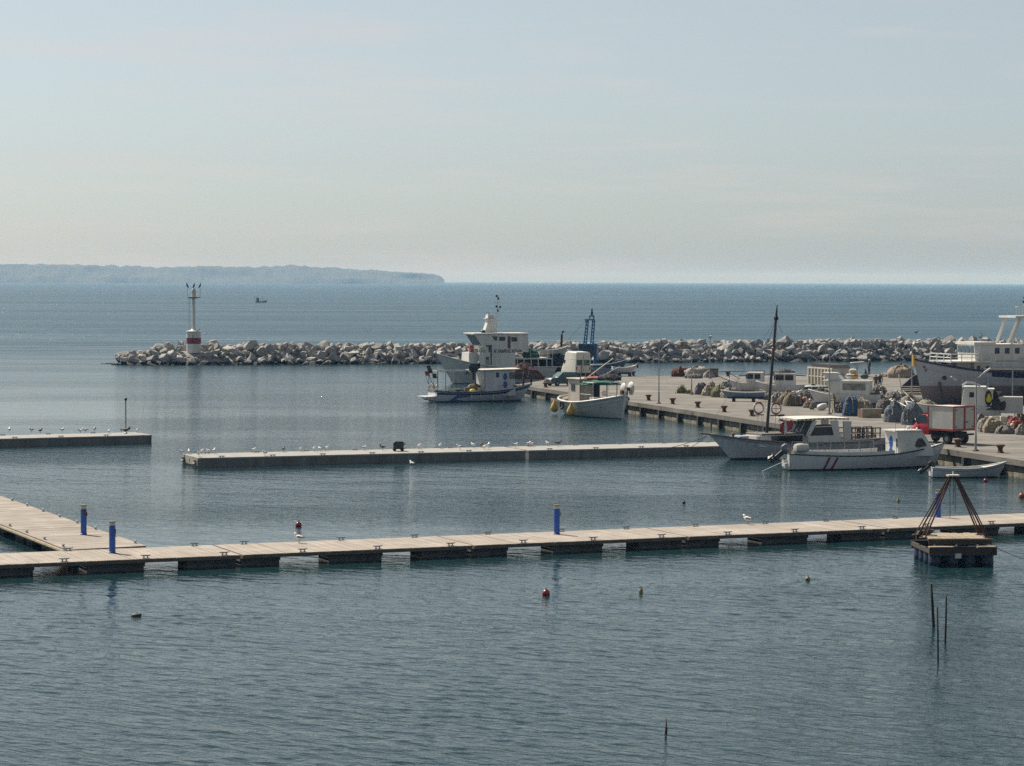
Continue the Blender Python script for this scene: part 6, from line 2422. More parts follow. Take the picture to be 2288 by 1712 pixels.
def box_truck():
    a = at(2096, 985, QZ)
    k = mpp(a.y)
    h = PI / 2 + R(38)                             # cab points away to the left
    root = thing('box_truck', 'small red truck with white box body in red edging, parked at the quay edge', 'truck', at(2154, 993, QZ), h)
    white = mat('truck_box', (0.60, 0.585, 0.53), 0.5, (0.50, 0.48, 0.43), 1.2)
    red = mat('truck_red', (0.48, 0.03, 0.04), 0.35, (0.40, 0.03, 0.035), 2)
    edge = mat('truck_edging', (0.33, 0.045, 0.025), 0.5, (0.25, 0.04, 0.025), 3)
    # x forward from the box rear, y to the left
    L, W, z0, z1 = 2.35, 2.05, 0.98, 2.56
    mb = MB()
    mb.bbox((0.02, -W / 2, z0), (L, W / 2, z1))
    mb.build('box_body', white, root)
    mb = MB()
    for y in (-W / 2, W / 2):
        for x in (0.03, L - 0.02):
            mb.box((x, y, (z0 + z1) / 2), (0.10, 0.07, z1 - z0 + 0.06))
        mb.box((L / 2, y, z0 - 0.01), (L + 0.05, 0.075, 0.13))
        mb.box((L / 2, y, z1 + 0.0), (L + 0.05, 0.06, 0.05))
    mb.box((-0.0, 0, z0), (0.09, W, 0.13))
    mb.box((-0.0, 0, z1), (0.09, W, 0.10))
    mb.box((-0.0, 0.0, (z0 + z1) / 2), (0.085, 0.10, z1 - z0))
    mb.build('edging', edge, root)
    for y in (-0.5, 0.5):
        mb = MB()
        mb.bbox((-0.03, y - 0.40, z0 + 0.09), (0.015, y + 0.40, z1 - 0.08))
        d = mb.build('rear_door', mat('truck_door', (0.50, 0.49, 0.45), 0.5, (0.42, 0.41, 0.37), 1.5), root)
        mb = MB()
        for z in (z0 + 0.2, z1 - 0.25):
            mb.bbox((-0.06, y + (0.24 if y > 0 else -0.40), z), (-0.03, y + (0.40 if y > 0 else -0.24), z + 0.05))
        mb.build('hinge', M_DARK, d)
    mb = MB()
    mb.bbox((-0.06, -0.36, z0 + 0.5), (-0.03, -0.08, z0 + 0.56))
    mb.build('door_latch', M_DARK, root)
    mb = MB()
    mb.bbox((0.15, -0.45, 0.55), (4.0, 0.45, 0.85))
    mb.bbox((-0.1, -0.9, 0.60), (0.05, 0.9, 0.72))
    mb.bbox((0.3, -0.8, 0.42), (2.3, 0.8, 0.55))  # added dark tray: shade under the box put into its colour
    mb.build('chassis_and_shade_tray', M_DARK, root)
    mb = shell([(2.45, 0.84, 0.80, 0.62, 1.85), (2.55, 0.86, 0.80, 0.55, 1.92), (3.30, 0.86, 0.78, 0.55, 1.92), (3.85, 0.86, 0.80, 0.55, 1.25), (4.1, 0.82, 0.76, 0.58, 1.05)])
    mb.build('cab', red, root, 'auto')
    for y in (-1, 1):
        mb = MB()
        mb.prism([(2.65, 1.35), (3.6, 1.35), (3.3, 1.92), (2.65, 1.92)], y * 0.84 - 0.02, y * 0.84 + 0.02)
        mb.build('side_window', M_GLASS_BLUE, root)
        mb = MB()
        mb.box((3.7, y * 1.0, 1.45), (0.06, 0.2, 0.28))
        mb.build('wing_mirror', M_DARK, root)
        mb = MB()
        mb.lathe([(0.02, 0), (0.1, 0.0), (0.08, 0.05), (0.02, 0.06)], (4.08, y * 0.55, 0.85), 12, 'X')
        mb.build('headlight', M_WHITE, root, 'auto')
        wheel(root, (0.75, y * 0.80, 0.36), 0.36, 0.26)
        wheel(root, (3.3, y * 0.80, 0.36), 0.36, 0.22)
    mb = MB()
    mb.add([(3.38, -0.70, 1.98), (3.38, 0.70, 1.98), (3.84, 0.74, 1.30), (3.84, -0.74, 1.30), (3.41, -0.70, 2.01), (3.41, 0.70, 2.01), (3.87, 0.74, 1.33), (3.87, -0.74, 1.33)], [(0, 1, 2, 3), (7, 6, 5, 4), (0, 1, 5, 4), (1, 2, 6, 5), (2, 3, 7, 6), (3, 0, 4, 7)])
    mb.build('windscreen', M_GLASS_BLUE, root)
box_truck()

def skip():
    a = at(1861, 869, QZ)
    k = mpp(a.y)
    h = R(20)
    root = thing('skip_container', 'cream ribbed steel skip standing open on the quay among the small boats', 'container', a, h)
    cream = mat('skip_cream', (0.58, 0.55, 0.46), 0.6, (0.36, 0.31, 0.24), 1.5, streak=True, contrast=(0.45, 0.85))
    # local: corner at origin, long plain side along +x, ribbed end going back along +y
    LX, LY, z0, z1 = 2.55, 5.5, 0.30, 2.05
    mb = MB()
    t = 0.07
    mb.bbox((0, 0, z0), (LX, LY, z0 + t))
    mb.bbox((0, 0, z0 + t), (t, LY, z1))
    mb.bbox((LX - t, 0, z0 + t), (LX, LY, z1))
    mb.bbox((t, 0, z0 + t), (LX - t, t, z1))
    mb.bbox((t, LY - t, z0 + t), (LX - t, LY, z1))
    mb.build('body', cream, root)
    g = MB()
    g.box((0, 0, 0), (0.16, 0.16, z1 - z0 - 0.1))
    gme = g.mesh('rib', cream)
    for i in range(8):
        o = link('rib', gme, root)
        o.location = (-0.082, 0.12 + i * (LY - 0.24) / 7, (z0 + z1) / 2)
    mb = MB()
    mb.bbox((-0.17, -0.03, z1 - 0.08), (-0.002, LY + 0.03, z1 + 0.06))
    mb.bbox((-0.12, 0.0, (z0 + z1) / 2 - 0.06), (-0.004, LY, (z0 + z1) / 2 + 0.05))
    mb.build('rim_beam', cream, root)
    mb = MB()
    mb.prism([(0.1, z1 - 0.25), (LY - 0.1, z1 - 0.2), (LY - 0.4, z1 + 0.45), (0.9, z1 + 0.38)], 0.15, LX - 0.3, 'X')
    mb.build('load', mat('skip_load', (0.07, 0.06, 0.055), 0.95, (0.035, 0.03, 0.028), 4, bump=0.05), root)
    mb = MB()
    for x, y in ((0.3, 0.5), (LX - 0.3, 0.5), (0.3, LY - 0.5), (LX - 0.3, LY - 0.5)):
        mb.box((x, y, 0.15), (0.3, 0.4, 0.30))
    mb.build('skid_foot', M_RUST, root)
skip()
# ------------------------------------------------------------------ small craft and gear ashore
def net_mat(name, c, c2, s=6, b=0.05):
    """bundled netting: strands running over the heap, broken by folds"""
    if name in MATS:
        return MATS[name]
    m = mat(name, c, 0.95, c2, s, 6, bump=b, contrast=(0.3, 0.7))
    nt = m.node_tree
    N, L = nt.nodes, nt.links
    tc = N.new('ShaderNodeTexCoord')
    wv = N.new('ShaderNodeTexWave')
    wv.wave_type = 'RINGS'
    wv.inputs['Scale'].default_value = 2.6
    wv.inputs['Distortion'].default_value = 7.0
    wv.inputs['Detail'].default_value = 3
    wv.inputs['Detail Scale'].default_value = 1.6
    L.new(tc.outputs['Object'], wv.inputs['Vector'])
    mx = N.new('ShaderNodeMix')
    mx.data_type = 'RGBA'
    mx.blend_type = 'MULTIPLY'
    mr = N.new('ShaderNodeMapRange')
    mr.inputs['To Min'].default_value, mr.inputs['To Max'].default_value = 0.0, 0.75
    L.new(wv.outputs['Fac'], mr.inputs['Value'])
    L.new(mr.outputs['Result'], mx.inputs[0])
    bs = nt.nodes['Principled BSDF']
    old = bs.inputs['Base Color'].links[0].from_socket
    L.new(old, mx.inputs[6])
    mx.inputs[7].default_value = (0.42, 0.38, 0.34, 1)
    L.new(mx.outputs[2], bs.inputs['Base Color'])
    return m
N_GREY = net_mat('grey_net', (0.27, 0.255, 0.235), (0.13, 0.12, 0.11))
N_MAUVE = net_mat('mauve_grey_net', (0.20, 0.175, 0.185), (0.09, 0.075, 0.085))
N_CREAM = net_mat('straw_cream_net', (0.46, 0.40, 0.27), (0.24, 0.21, 0.13))
N_OLIVE = net_mat('olive_yellow_net', (0.30, 0.29, 0.12), (0.16, 0.15, 0.08))
N_YEL = net_mat('yellow_green_net', (0.42, 0.40, 0.05), (0.25, 0.24, 0.04))
N_DARK = net_mat('charcoal_net', (0.10, 0.10, 0.10), (0.19, 0.18, 0.165))
N_BROWN = net_mat('brown_net', (0.19, 0.12, 0.07), (0.10, 0.065, 0.045))
N_RED = net_mat('maroon_net', (0.17, 0.045, 0.03), (0.09, 0.03, 0.025))
N_WHITE = net_mat('white_net', (0.50, 0.47, 0.43), (0.26, 0.24, 0.22))
N_BLUE = net_mat('blue_net', (0.06, 0.18, 0.34), (0.04, 0.08, 0.15))
N_NAVY = net_mat('navy_blue_net', (0.05, 0.085, 0.16), (0.03, 0.045, 0.08))
N_SLATE = net_mat('slate_blue_net', (0.20, 0.24, 0.28), (0.12, 0.14, 0.17))
N_STONE = net_mat('stone_net', (0.37, 0.34, 0.29), (0.19, 0.175, 0.15))
for args in (
    ('net_heap', 'mauve-grey net heap at the left end of the row beside the dry weeds', 1568, 882, 27, 22, N_MAUVE, 101),
    ('net_heap', 'round straw-coloured net heap next to the mauve-grey one', 1588, 885, 30, 21, N_CREAM, 102),
    ('net_heap', 'olive-streaked net heap in the middle of the straw-coloured row', 1609, 888, 34, 22, N_OLIVE, 103),
    ('net_heap', 'broad stone-coloured net heap at the right end of the straw-coloured row', 1634, 890, 38, 20, N_STONE, 104),
    ('net_heap', 'small brown net bundle behind the gap between the mauve and straw heaps', 1591, 869, 14, 13, N_BROWN, 105),
    ('net_heap', 'long charcoal net heap behind the straw-coloured row', 1628, 874, 40, 17, N_DARK, 106),
    ('net_heap', 'bright yellow-green net heap behind the straw-coloured row', 1650, 869, 17, 13, N_YEL, 107),
    ('net_heap', 'grey net heap to the right of the bright yellow-green one', 1664, 873, 20, 15, N_GREY, 108),
    ('net_heap', 'small brown net heap at the bow of the little cabin boat ashore', 1681, 874, 16, 15, N_BROWN, 109),
    ('net_heap', 'maroon net heap at the far quay edge, left of the white sacks', 1522, 842, 38, 19, N_RED, 110),
    ('net_heap', 'white net heap against the far-edge crate', 1560, 843, 52, 20, N_WHITE, 111),
    ('net_heap', 'low white sack of netting in front of the far-edge crate', 1584, 844, 22, 11, N_WHITE, 112),
    ('net_heap', 'stone-grey net heap to the right of the tall dark mast', 1742, 901, 34, 20, N_STONE, 113),
    ('net_heap', 'brown-streaked net heap in front of the little pickup', 1775, 908, 40, 26, net_mat('drab_net', (0.24, 0.20, 0.14), (0.12, 0.105, 0.08)), 114),
    ('net_heap', 'dark net heap behind the white fender lying on the quay', 1800, 903, 34, 24, N_GREY, 115),
    ('net_heap', 'low grey net heap left of the white fender, with green edge', 1812, 912, 26, 14, N_STONE, 116),
    ('net_heap', 'small grass-green net scrap in front of the low grey heap', 1814, 915, 9, 8, net_mat('lime_net', (0.25, 0.28, 0.05), (0.15, 0.17, 0.04)), 117),
    ('net_heap', 'navy net bundle at the feet of the person in olive', 1880, 923, 22, 18, N_NAVY, 118),
    ('net_heap', 'bright blue net heap with dark folds beside the cream trough', 1903, 930, 32, 36, N_BLUE, 119),
    ('net_heap', 'stone-coloured net heap behind the cream trough', 1929, 930, 44, 34, N_STONE, 120),
    ('net_heap', 'dark grey clutter of net behind the cream trough', 1958, 912, 50, 28, N_GREY, 121),
    ('net_heap', 'left one of two tall slate-blue net stacks beside the red truck', 2001, 944, 42, 38, N_SLATE, 122),
    ('net_heap', 'right one of two tall slate-blue net stacks, against the red truck cab', 2042, 950, 42, 40, N_SLATE, 123),
    ('net_heap', 'stone net draped between the slate stacks and the trawler bow', 2040, 914, 46, 26, N_STONE, 124),
    ('net_heap', 'charcoal heap under the pair of standing people', 1966, 882, 30, 17, N_DARK, 125),
    ('net_heap', 'large cream canvas-covered heap at the trawler stem', 2016, 845, 50, 24, net_mat('canvas_heap', (0.46, 0.40, 0.32), (0.30, 0.20, 0.14)), 126),
    ('net_heap', 'orange net scrap left of the canvas heap by the trawler stem', 1979, 842, 22, 6, net_mat('orange_scrap', (0.36, 0.17, 0.06), (0.22, 0.12, 0.06)), 127),
    ('net_heap', 'pale net heap at the rear corner of the red-edged truck', 2205, 966, 34, 28, N_WHITE, 128),
    ('net_heap', 'straw net heap in front of the white fish boxes, right of the truck', 2222, 968, 40, 28, N_CREAM, 129),
    ('net_heap', 'brown-grey net roll lying right of the straw heap near the picture edge', 2248, 970, 38, 16, N_GREY, 130),
    ('net_heap', 'dark red net heap right of the truck beneath the boat stern', 2268, 958, 32, 22, N_RED, 131),
    ('net_heap', 'pale blue-white net heap at the right picture edge', 2284, 972, 24, 18, N_WHITE, 132),
    ('net_heap', 'dark brown net heap at the right picture edge behind the red one', 2282, 946, 22, 18, N_BROWN, 133),
    ('net_heap', 'drab net heap between the dark mast foot and the little pickup', 1760, 905, 34, 24, net_mat('drab_net2', (0.26, 0.22, 0.15), (0.14, 0.12, 0.085)), 141),
    ('net_heap', 'low brown net heap in front of the two cabin boats', 1700, 890, 34, 14, N_BROWN, 142),
    ('net_heap', 'mixed grey-green net heap behind the pickup', 1835, 896, 40, 24, net_mat('sage_net', (0.16, 0.17, 0.13), (0.09, 0.095, 0.075)), 143),
    ('net_heap', 'pale net heap at the deckhouse boat side above the blue net', 1892, 900, 30, 16, N_WHITE, 144),
    ('net_heap', 'dark net clutter between the stone heap and left slate stack', 1978, 925, 34, 28, N_DARK, 145),
    ('net_heap', 'charcoal net ridge behind the two slate stacks', 2010, 902, 60, 24, N_DARK, 146),
    ('net_heap', 'rust-coloured net on top of the left slate stack', 2016, 912, 20, 16, N_BROWN, 147),
    ('net_heap', 'straw net heap at the trawler keel behind the truck box', 2072, 916, 40, 18, N_CREAM, 148),
    ('net_heap', 'stone net heap against the truck rear by the quay lamp', 2194, 955, 26, 24, N_STONE, 149),
    ('net_heap', 'olive net heap right of the bright red sack', 2280, 962, 24, 18, N_OLIVE, 150),
    ('net_heap', 'grey net roll before the far crate sacks', 1550, 846, 34, 9, N_GREY, 151),
    ('net_heap', 'dark blue net heap beside the brown heap at the cabin boat', 1694, 878, 18, 15, N_NAVY, 152),
    ('net_heap', 'grey net heap in front of the little cabin boat ashore', 1722, 894, 30, 16, N_GREY, 134),
    ('net_heap', 'dark blue net strip beside the flat punt hull', 1708, 893, 22, 13, N_NAVY, 135),
):
    heap(*args)
_rl = random.Random(55)
for _h in [o for o in list(col.objects) if o.name.startswith('net_heap')]:
    vs_ = [v.co for v in _h.data.vertices]
    top = [v for v in vs_ if v.z > 0.15 and v.y < 0.3]
    if len(top) < 20:
        continue
    mb = MB()
    for _k in range(3):
        a0 = _rl.uniform(-2.9, -0.3)
        ids = sorted(range(len(top)), key=lambda i: abs(math.atan2(top[i].y, top[i].x) - a0))[:7]
        line = sorted([top[i] for i in ids], key=lambda v: -v.z)
        mb.tube([v * 1.04 for v in line], 0.035, 4)
        for v in line[::2]:
            mb.ball(v * 1.06, 0.075, 6)
    mb.build('float_line', _rl.choice((M_WHITE_OLD, M_CREAM, M_ROPE, M_ROPE, M_WOOD, M_STEEL)), _h, kind='stuff')
# ropes and spars thrown over the heaps
def gear_line(name, label, pts, r, m, cat='pole', group=None):
    mb = MB()
    mb.tube([at(px, py, QZ) + Vector((0, 0, h)) for px, py, h in pts], r, 6)
    tag(mb.build(name, m, None, True), label, cat, group)
gear_line('pole', 'white pole lying over the slate net stacks towards the truck cab', [(1978, 905, 0.55), (2010, 916, 0.6), (2030, 922, 0.4)], 0.05, M_WHITE, 'pole', 'poles among the nets')
gear_line('pole', 'grey pole slanting down from the trawler stem to the net stacks', [(2018, 898, 1.0), (2045, 925, 0.9)], 0.045, M_STEEL, 'pole', 'poles among the nets')
gear_line('pole', 'thin pale pole leaning on the right slate net stack', [(2023, 938, 1.5), (2047, 952, 0.4)], 0.04, M_WHITE_OLD, 'pole', 'poles among the nets')
gear_line('spar', 'long dark spar lying behind the small boats along the far quay edge', [(1650, 850, 0.5), (1740, 848, 0.55), (1800, 850, 0.5)], 0.06, M_WOOD_DARK, 'spar', None)
FLOATS = []
for i in range(34):
    rnd = random.Random(900 + i)
    px, py = rnd.choice(((1960, 895), (1990, 905), (2030, 905), (2210, 962), (2250, 960), (1770, 900), (1800, 905)))
    px += rnd.uniform(-24, 24)
    py += rnd.uniform(-4, 6)
    zb = rnd.uniform(0.35, 0.6)
    b = MB()
    r = rnd.uniform(0.12, 0.22)
    b.ball((0, 0, 0), r, 9, (1, 1, rnd.uniform(0.8, 1.2)))
    cname, m = rnd.choice((('white', M_WHITE), ('orange', M_ORANGE), ('pale grey', M_WHITE_OLD), ('cream', M_CREAM), ('dark', M_DARK), ('white', M_WHITE)))
    o = b.build('net_float', m, None, True)
    p = at(px, py, QZ)
    o.location = p + Vector((0, 0, zb + 0.1))
    place = 'behind the cream trough' if px < 2010 and px > 1930 else ('by the trawler stem and slate stacks' if px < 2100 and px > 1930 else ('right of the truck' if px > 2100 else 'in front of the little pickup'))
    FLOATS.append((o, cname, place, px))

NTH = ['leftmost', 'second from the left', 'third from the left', 'fourth from the left', 'fifth from the left', 'sixth from the left', 'seventh from the left', 'eighth from the left']
for key in sorted({(c, p_) for _, c, p_, _ in FLOATS}):
    fs = sorted([f for f in FLOATS if (f[1], f[2]) == key], key=lambda f: f[3])
    for n_, f in enumerate(fs):
        lab = '%s fishing float on the nets %s' % key
        tag(f[0], ('small ' + lab) if len(fs) == 1 else (NTH[min(n_, 7)] + ' ' + lab), 'float', 'floats on the net heaps')
def big_fender():
    p = at(1837, 917, QZ)
    mb = MB()
    mb.lathe([(0.03, -0.48), (0.22, -0.40), (0.30, -0.1), (0.30, 0.12), (0.2, 0.42), (0.06, 0.5)], (0, 0, 0), 16, 'X')
    o = mb.build('white_fender', M_WHITE, None, 'auto')
    o.location = p + Vector((0, 0, 0.29))
    o.rotation_euler = (0, R(-18), R(12))
    tag(o, 'fat white fender lying on the quay left of the person in olive', 'fender')
big_fender()
def trough():
    a = at(1926, 934, QZ)
    k = mpp(a.y)
    L, W, H_ = 46 * k, 0.9, 19 * k
    root = thing('wooden_trough', 'cream wooden trough with worn rims standing in front of the stone net heap', 'trough', a, R(14))
    m = mat('trough_cream', (0.42, 0.37, 0.25), 0.8, (0.27, 0.21, 0.13), 2.5)
    for nm, b0, b1 in (('front_board', (0, 0, 0.04), (L, 0.05, H_)), ('back_board', (0, W - 0.05, 0.04), (L, W, H_)), ('end_board', (0, 0.053, 0.04), (0.05, W - 0.053, H_)), ('end_board', (L - 0.05, 0.053, 0.04), (L, W - 0.053, H_)), ('bottom_board', (0.02, 0.02, 0.0), (L - 0.02, W - 0.02, 0.037))):
        mb = MB()
        mb.bbox(b0, b1)
        mb.build(nm, m if nm != 'end_board' else mat('trough_rust', (0.16, 0.08, 0.05), 0.8), root)
    mb = MB()
    mb.bbox((-0.05, -0.06, H_ + 0.003), (L + 0.05, 0.10, H_ + 0.06))
    mb.build('rim', M_WHITE_OLD, root)
trough()
def crate():
    a = at(1594, 843, QZ)
    k = mpp(a.y)
    root = thing('fish_crate', 'brown wooden crate with dark rim at the far quay edge, beside white nets', 'crate', a, R(10))
    W, H_ = 22 * k, 19 * k
    brown = mat('crate_brown', (0.22, 0.17, 0.115), 0.85, (0.13, 0.1, 0.07), 3)
    for nm, b0, b1 in (('front_panel', (-W / 2, 0, 0), (W / 2, 0.05, H_)), ('back_panel', (-W / 2, W * 0.9, 0), (W / 2, W * 0.9 + 0.05, H_)), ('side_panel', (-W / 2, 0.053, 0), (-W / 2 + 0.05, W * 0.9 - 0.003, H_)), ('side_panel', (W / 2 - 0.05, 0.053, 0), (W / 2, W * 0.9 - 0.003, H_))):
        mb = MB()
        mb.bbox(b0, b1)
        mb.build(nm, brown, root)
    mb = MB()
    mb.bbox((-W / 2 - 0.04, -0.04, H_ - 0.12), (W / 2 + 0.04, -0.003, H_ + 0.02))
    mb.build('rim', M_WOOD_DARK, root)
crate()
def small_boat(name, label, px, py, L, B, rz, cabin, m_hull, z=QZ + 0.25, sheer=(0.75, 0.65, 1.05), extra=None):
    root = thing(name, label, 'small boat', at(px, py, QZ), rz)
    H = Hull(L, B, sheer, -0.22, 0.7, 0.75, 0, 0.8, 0.3, 0.25)
    holder = root
    H.build(root, m_hull, M_WHITE, M_DECKP, M_WHITE, 0.04)
    if cabin:
        x0, x1, w, h = cabin
        c = house(root, 'cabin', M_WHITE, x0, x1, w, 0.45, 0.45 + h, -0.22, 0.04, roof=0.07)
        for y in (-1, 1):
            n = 2
            for i in range(n):
                xa = x0 + 0.12 + i * (x1 - x0 - 0.2) / n
                pane(c, 'window', M_GLASS, y * w / 2, rect(xa, xa + (x1 - x0 - 0.35) / n - 0.05, 0.45 + h * 0.55, 0.45 + h * 0.92), 0.04)
        mb = MB()
        mb.bbox((x1 - 0.16, -w / 2 + 0.1, 0.45 + h * 0.55), (x1 - 0.02, w / 2 - 0.1, 0.45 + h * 0.9))
        mb.build('windscreen', M_GLASS, c)
    # chocks that carry it
    for x in (L * 0.25, L * 0.7):
        mb = MB()
        mb.box((x, 0, -0.32), (0.25, B * 0.6, 0.3))
        mb.build('chock', M_WOOD_DARK, root)
    for ch in root.children:
        ch.location.z += 0.47
    return root, H
W_HULL = hull_mat('small_boat_white', (0.58, 0.59, 0.60), (0.10, 0.12, 0.2), -0.02)
B_HULL = hull_mat('small_boat_blue', (0.10, 0.18, 0.30), (0.05, 0.06, 0.09), -0.02)
b1, h1 = small_boat('cabin_boat', 'little white cabin boat ashore with an open frame of thin dark poles', 1727, 884, 4.4, 1.7, PI - R(16), (1.0, 2.6, 1.3, 1.25), W_HULL)
mb = MB()
for pa, pb in (((4.3, 0, 1.35), (6.2, 0.2, 2.2)), ((3.2, 0.3, 1.6), (4.6, 0.3, 2.3)), ((4.2, 0.5, 1.2), (4.2, 0.5, 2.15)), ((0.8, 0.4, 1.4), (0.8, 0.4, 2.4)), ((0.8, 0.4, 2.4), (6.4, 0.3, 2.2))):
    mb.cyl(pa, pb, 0.035, n=5)
mb.build('pole_frame', M_WOOD_DARK, b1, kind='stuff')
b2, h2 = small_boat('cabin_boat', 'white cabin boat ashore with two dark side windows and black gear on its roof', 1798, 889, 4.6, 1.8, PI - R(12), (0.9, 2.9, 1.5, 1.35), W_HULL)
lump_part(b2, 'roof_gear', M_DARK, (1.9, 0, 2.42), (1.0, 0.5, 0.3), 61)
mb = MB()
mb.cyl((2.0, 0.3, 2.3), (2.0, 0.3, 2.95), 0.02, n=5)
mb.build('roof_aerial', M_WHITE, b2)
b3, h3 = small_boat('punt', 'flat blue and white punt lying before the little cabin boats', 1708, 898, 4.0, 1.3, PI - R(10), None, B_HULL, sheer=(0.42, 0.36, 0.55))
small_car('pickup', 'small pale pickup among the net heaps, right of the black-roofed cabin boat', 1806, 893, PI - R(15), mat('pickup_pale', (0.46, 0.48, 0.47), 0.4), M_GLASS, 0.9)
# deckhouse boat with a raked lit front and floats on its roof
def deckhouse_boat():
    root, H = small_boat('deckhouse_boat', 'white boat ashore with long low deckhouse and yellow, white and green floats on its roof', 1968, 912, 6.4, 2.3, PI - R(18), None, W_HULL, sheer=(0.7, 0.6, 1.05))
    c = house(root, 'deckhouse', M_WHITE, 0.9, 4.1, 1.8, 0.95, 2.30, 0.75, 0, roof=0.07)
    c.location.z += 0.1
    pane(c, 'window_strip', mat('curtained_glass', (0.30, 0.30, 0.27), 0.25, (0.12, 0.12, 0.10), 2.5), 0.9, rect(1.2, 3.2, 1.45, 2.05), 0.04, M_WHITE)
    h = house(root, 'raised_bridge', M_WHITE, 3.3, 4.5, 1.6, 2.42, 3.05, 0.55, 0.55, roof=0.0, wt=1.5)
    for px_, dx, nm, m, lab in ((0, 2.7, 'roof_float', M_WHITE, 'white'), (0, 2.3, 'roof_float', M_YELLOW, 'yellow'), (0, 1.4, 'roof_float', mat('bottle_green', (0.03, 0.09, 0.08), 0.4), 'green'), (0, 2.45, 'roof_float', M_CREAM, 'cream')):
        mb = MB()
        up = 0.42 if lab == 'cream' else 0.0
        mb.lathe([(0.03, -0.36), (0.19, -0.28), (0.24, 0), (0.19, 0.28), (0.03, 0.36)], (dx, 0.3 if not up else 0.1, 2.75 + up), 12, 'X')
        f = mb.build('roof_float', m, root, 'auto')
        f['label'] = lab + ' roof float'
    mb = MB()
    mb.cyl((0.4, 0.6, 2.7), (4.2, 0.6, 2.95), 0.03, n=5)
    mb.build('roof_spar', M_WOOD_DARK, root)
deckhouse_boat()
# white cabin boat behind the truck, with a dark opening and a yellow float hung in it
def truckside_boat():
    root, H = small_boat('cabin_boat', 'white cabin boat behind the red truck, yellow float hung in its dark doorway', 2236, 948, 7.2, 2.5, PI - R(10), None, W_HULL, sheer=(0.9, 0.8, 1.2))
    X = lambda px: (2236 - px) * 0.0345
    c = house(root, 'cabin', M_WHITE, X(2200), X(2147), 2.0, 1.0, 2.85, -0.25, 0, roof=0.08)
    pane(c, 'window', M_GLASS, 1.0, rect(X(2176), X(2166), 2.1, 2.5), 0.05, M_WHITE_OLD)
    c2 = house(root, 'aft_shelter', M_WHITE_OLD, X(2218), X(2200) - 0.004, 1.9, 1.0, 2.7, 0, 0, roof=0.07)
    pane(c2, 'doorway', M_DARK, 0.95, oval(X(2208), 2.05, 0.26, 0.62), 0.05)
    mb = MB()
    mb.lathe([(0.02, 0.42), (0.1, 0.3), (0.22, -0.02), (0.17, -0.24), (0.02, -0.3)], (X(2209), 1.05, 2.0), 12)
    mb.build('yellow_float', mat('acid_yellow', (0.55, 0.52, 0.02), 0.5), root, 'auto')
    mb = MB()
    mb.tube([(X(2150), 0.9, 3.0), (X(2160), 0.9, 3.25), (X(2175), 0.9, 3.2), (X(2190), 0.9, 2.98)], 0.10, 6)
    mb.build('rolled_awning', M_WHITE, root)
    lump_part(root, 'dark_gear', M_DARK, (X(2224), 0.3, 1.6), (0.9, 0.9, 1.1), 71)
    # white stern box further right
    mb = MB()
    mb.bbox((X(2284), -0.7, 0.9), (X(2230), 0.9, 2.15))
    mb.build('stern_box', mat('grey_white_box', (0.46, 0.46, 0.45), 0.6, (0.36, 0.35, 0.33), 1.5, streak=True), root)
truckside_boat()
def awning():
    Y = at(2240, 900, QZ).y
    a, b = at_depth(2192, 822, Y), at_depth(2320, 830, Y)
    root = thing('awning', 'flat brown awning on pale posts in front of the trawler side', 'awning', at(2202, 902, QZ), -0.03)
    k = mpp(Y)
    z = a.z - QZ
    mb = MB()
    mb.bbox((-0.35, -1.0, z - 0.02), (4.6, 1.8, z + 0.06))
    mb.build('awning_sheet', mat('awning_brown', (0.19, 0.15, 0.125), 0.85, (0.12, 0.10, 0.085), 1.5), root)
    mb = MB()
    mb.bbox((-0.38, -1.06, z - 0.08), (4.6, -1.003, z + 0.07))
    mb.build('awning_edge', M_WHITE_OLD, root)
    for x, y in ((0.05, -0.95), (2.25, -0.95), (4.4, -0.95), (0.05, 1.7), (4.4, 1.7)):
        mb = MB()
        mb.cyl((x, y, 0), (x, y, z - 0.02), 0.07, n=8)
        mb.build('post', mat('pale_blue_post', (0.45, 0.52, 0.52), 0.6, (0.33, 0.38, 0.38), 2), root)
awning()
for i, (px, py, w, h, m, lab) in enumerate(((2226, 942, 26, 13, M_WHITE, 'white fish box on the straw net heap right of the truck'), (2243, 944, 14, 14, M_CREAM, 'cream fish box beside the white one right of the truck'))):
    p = at(px, py + 20, QZ)
    k = mpp(p.y)
    mb = MB()
    W, H_ = w * k, h * k
    mb.bbox((-W / 2, -0.3, 0), (W / 2, 0.3, 0.04))
    for b0, b1 in (((-W / 2, -0.3, 0.04), (W / 2, -0.26, H_)), ((-W / 2, 0.26, 0.04), (W / 2, 0.3, H_)), ((-W / 2, -0.26, 0.04), (-W / 2 + 0.04, 0.26, H_)), ((W / 2 - 0.04, -0.26, 0.04), (W / 2, 0.26, H_))):
        mb.bbox(b0, b1)
    o = mb.build('fish_box', m)
    o.location = p + Vector((0, 0.2, 0.62))
    o.rotation_euler = (0, 0, 0.2 - 0.3 * i)
    tag(o, lab, 'fish box', 'fish boxes right of the truck')
def sack(name, lab, px, py, rx, rz, m, seed):
    o = link(name, lump_mesh(name, m, rx, rx * 0.8, rz, seed))
    o.location = at(px, py, QZ) + Vector((0, 0, 0.42))
    tag(o, lab, 'sack', 'red sacks right of the truck')
sack('red_sack', 'purple-red sack right of the cream fish box', 2254, 956, 0.36, 0.5, mat('sack_purple', (0.16, 0.025, 0.05), 0.8, (0.1, 0.02, 0.035), 4), 201)
sack('red_sack', 'bright red sack right of the purple-red one', 2268, 962, 0.5, 0.45, mat('sack_red', (0.28, 0.03, 0.025), 0.8, (0.18, 0.02, 0.02), 4), 202)
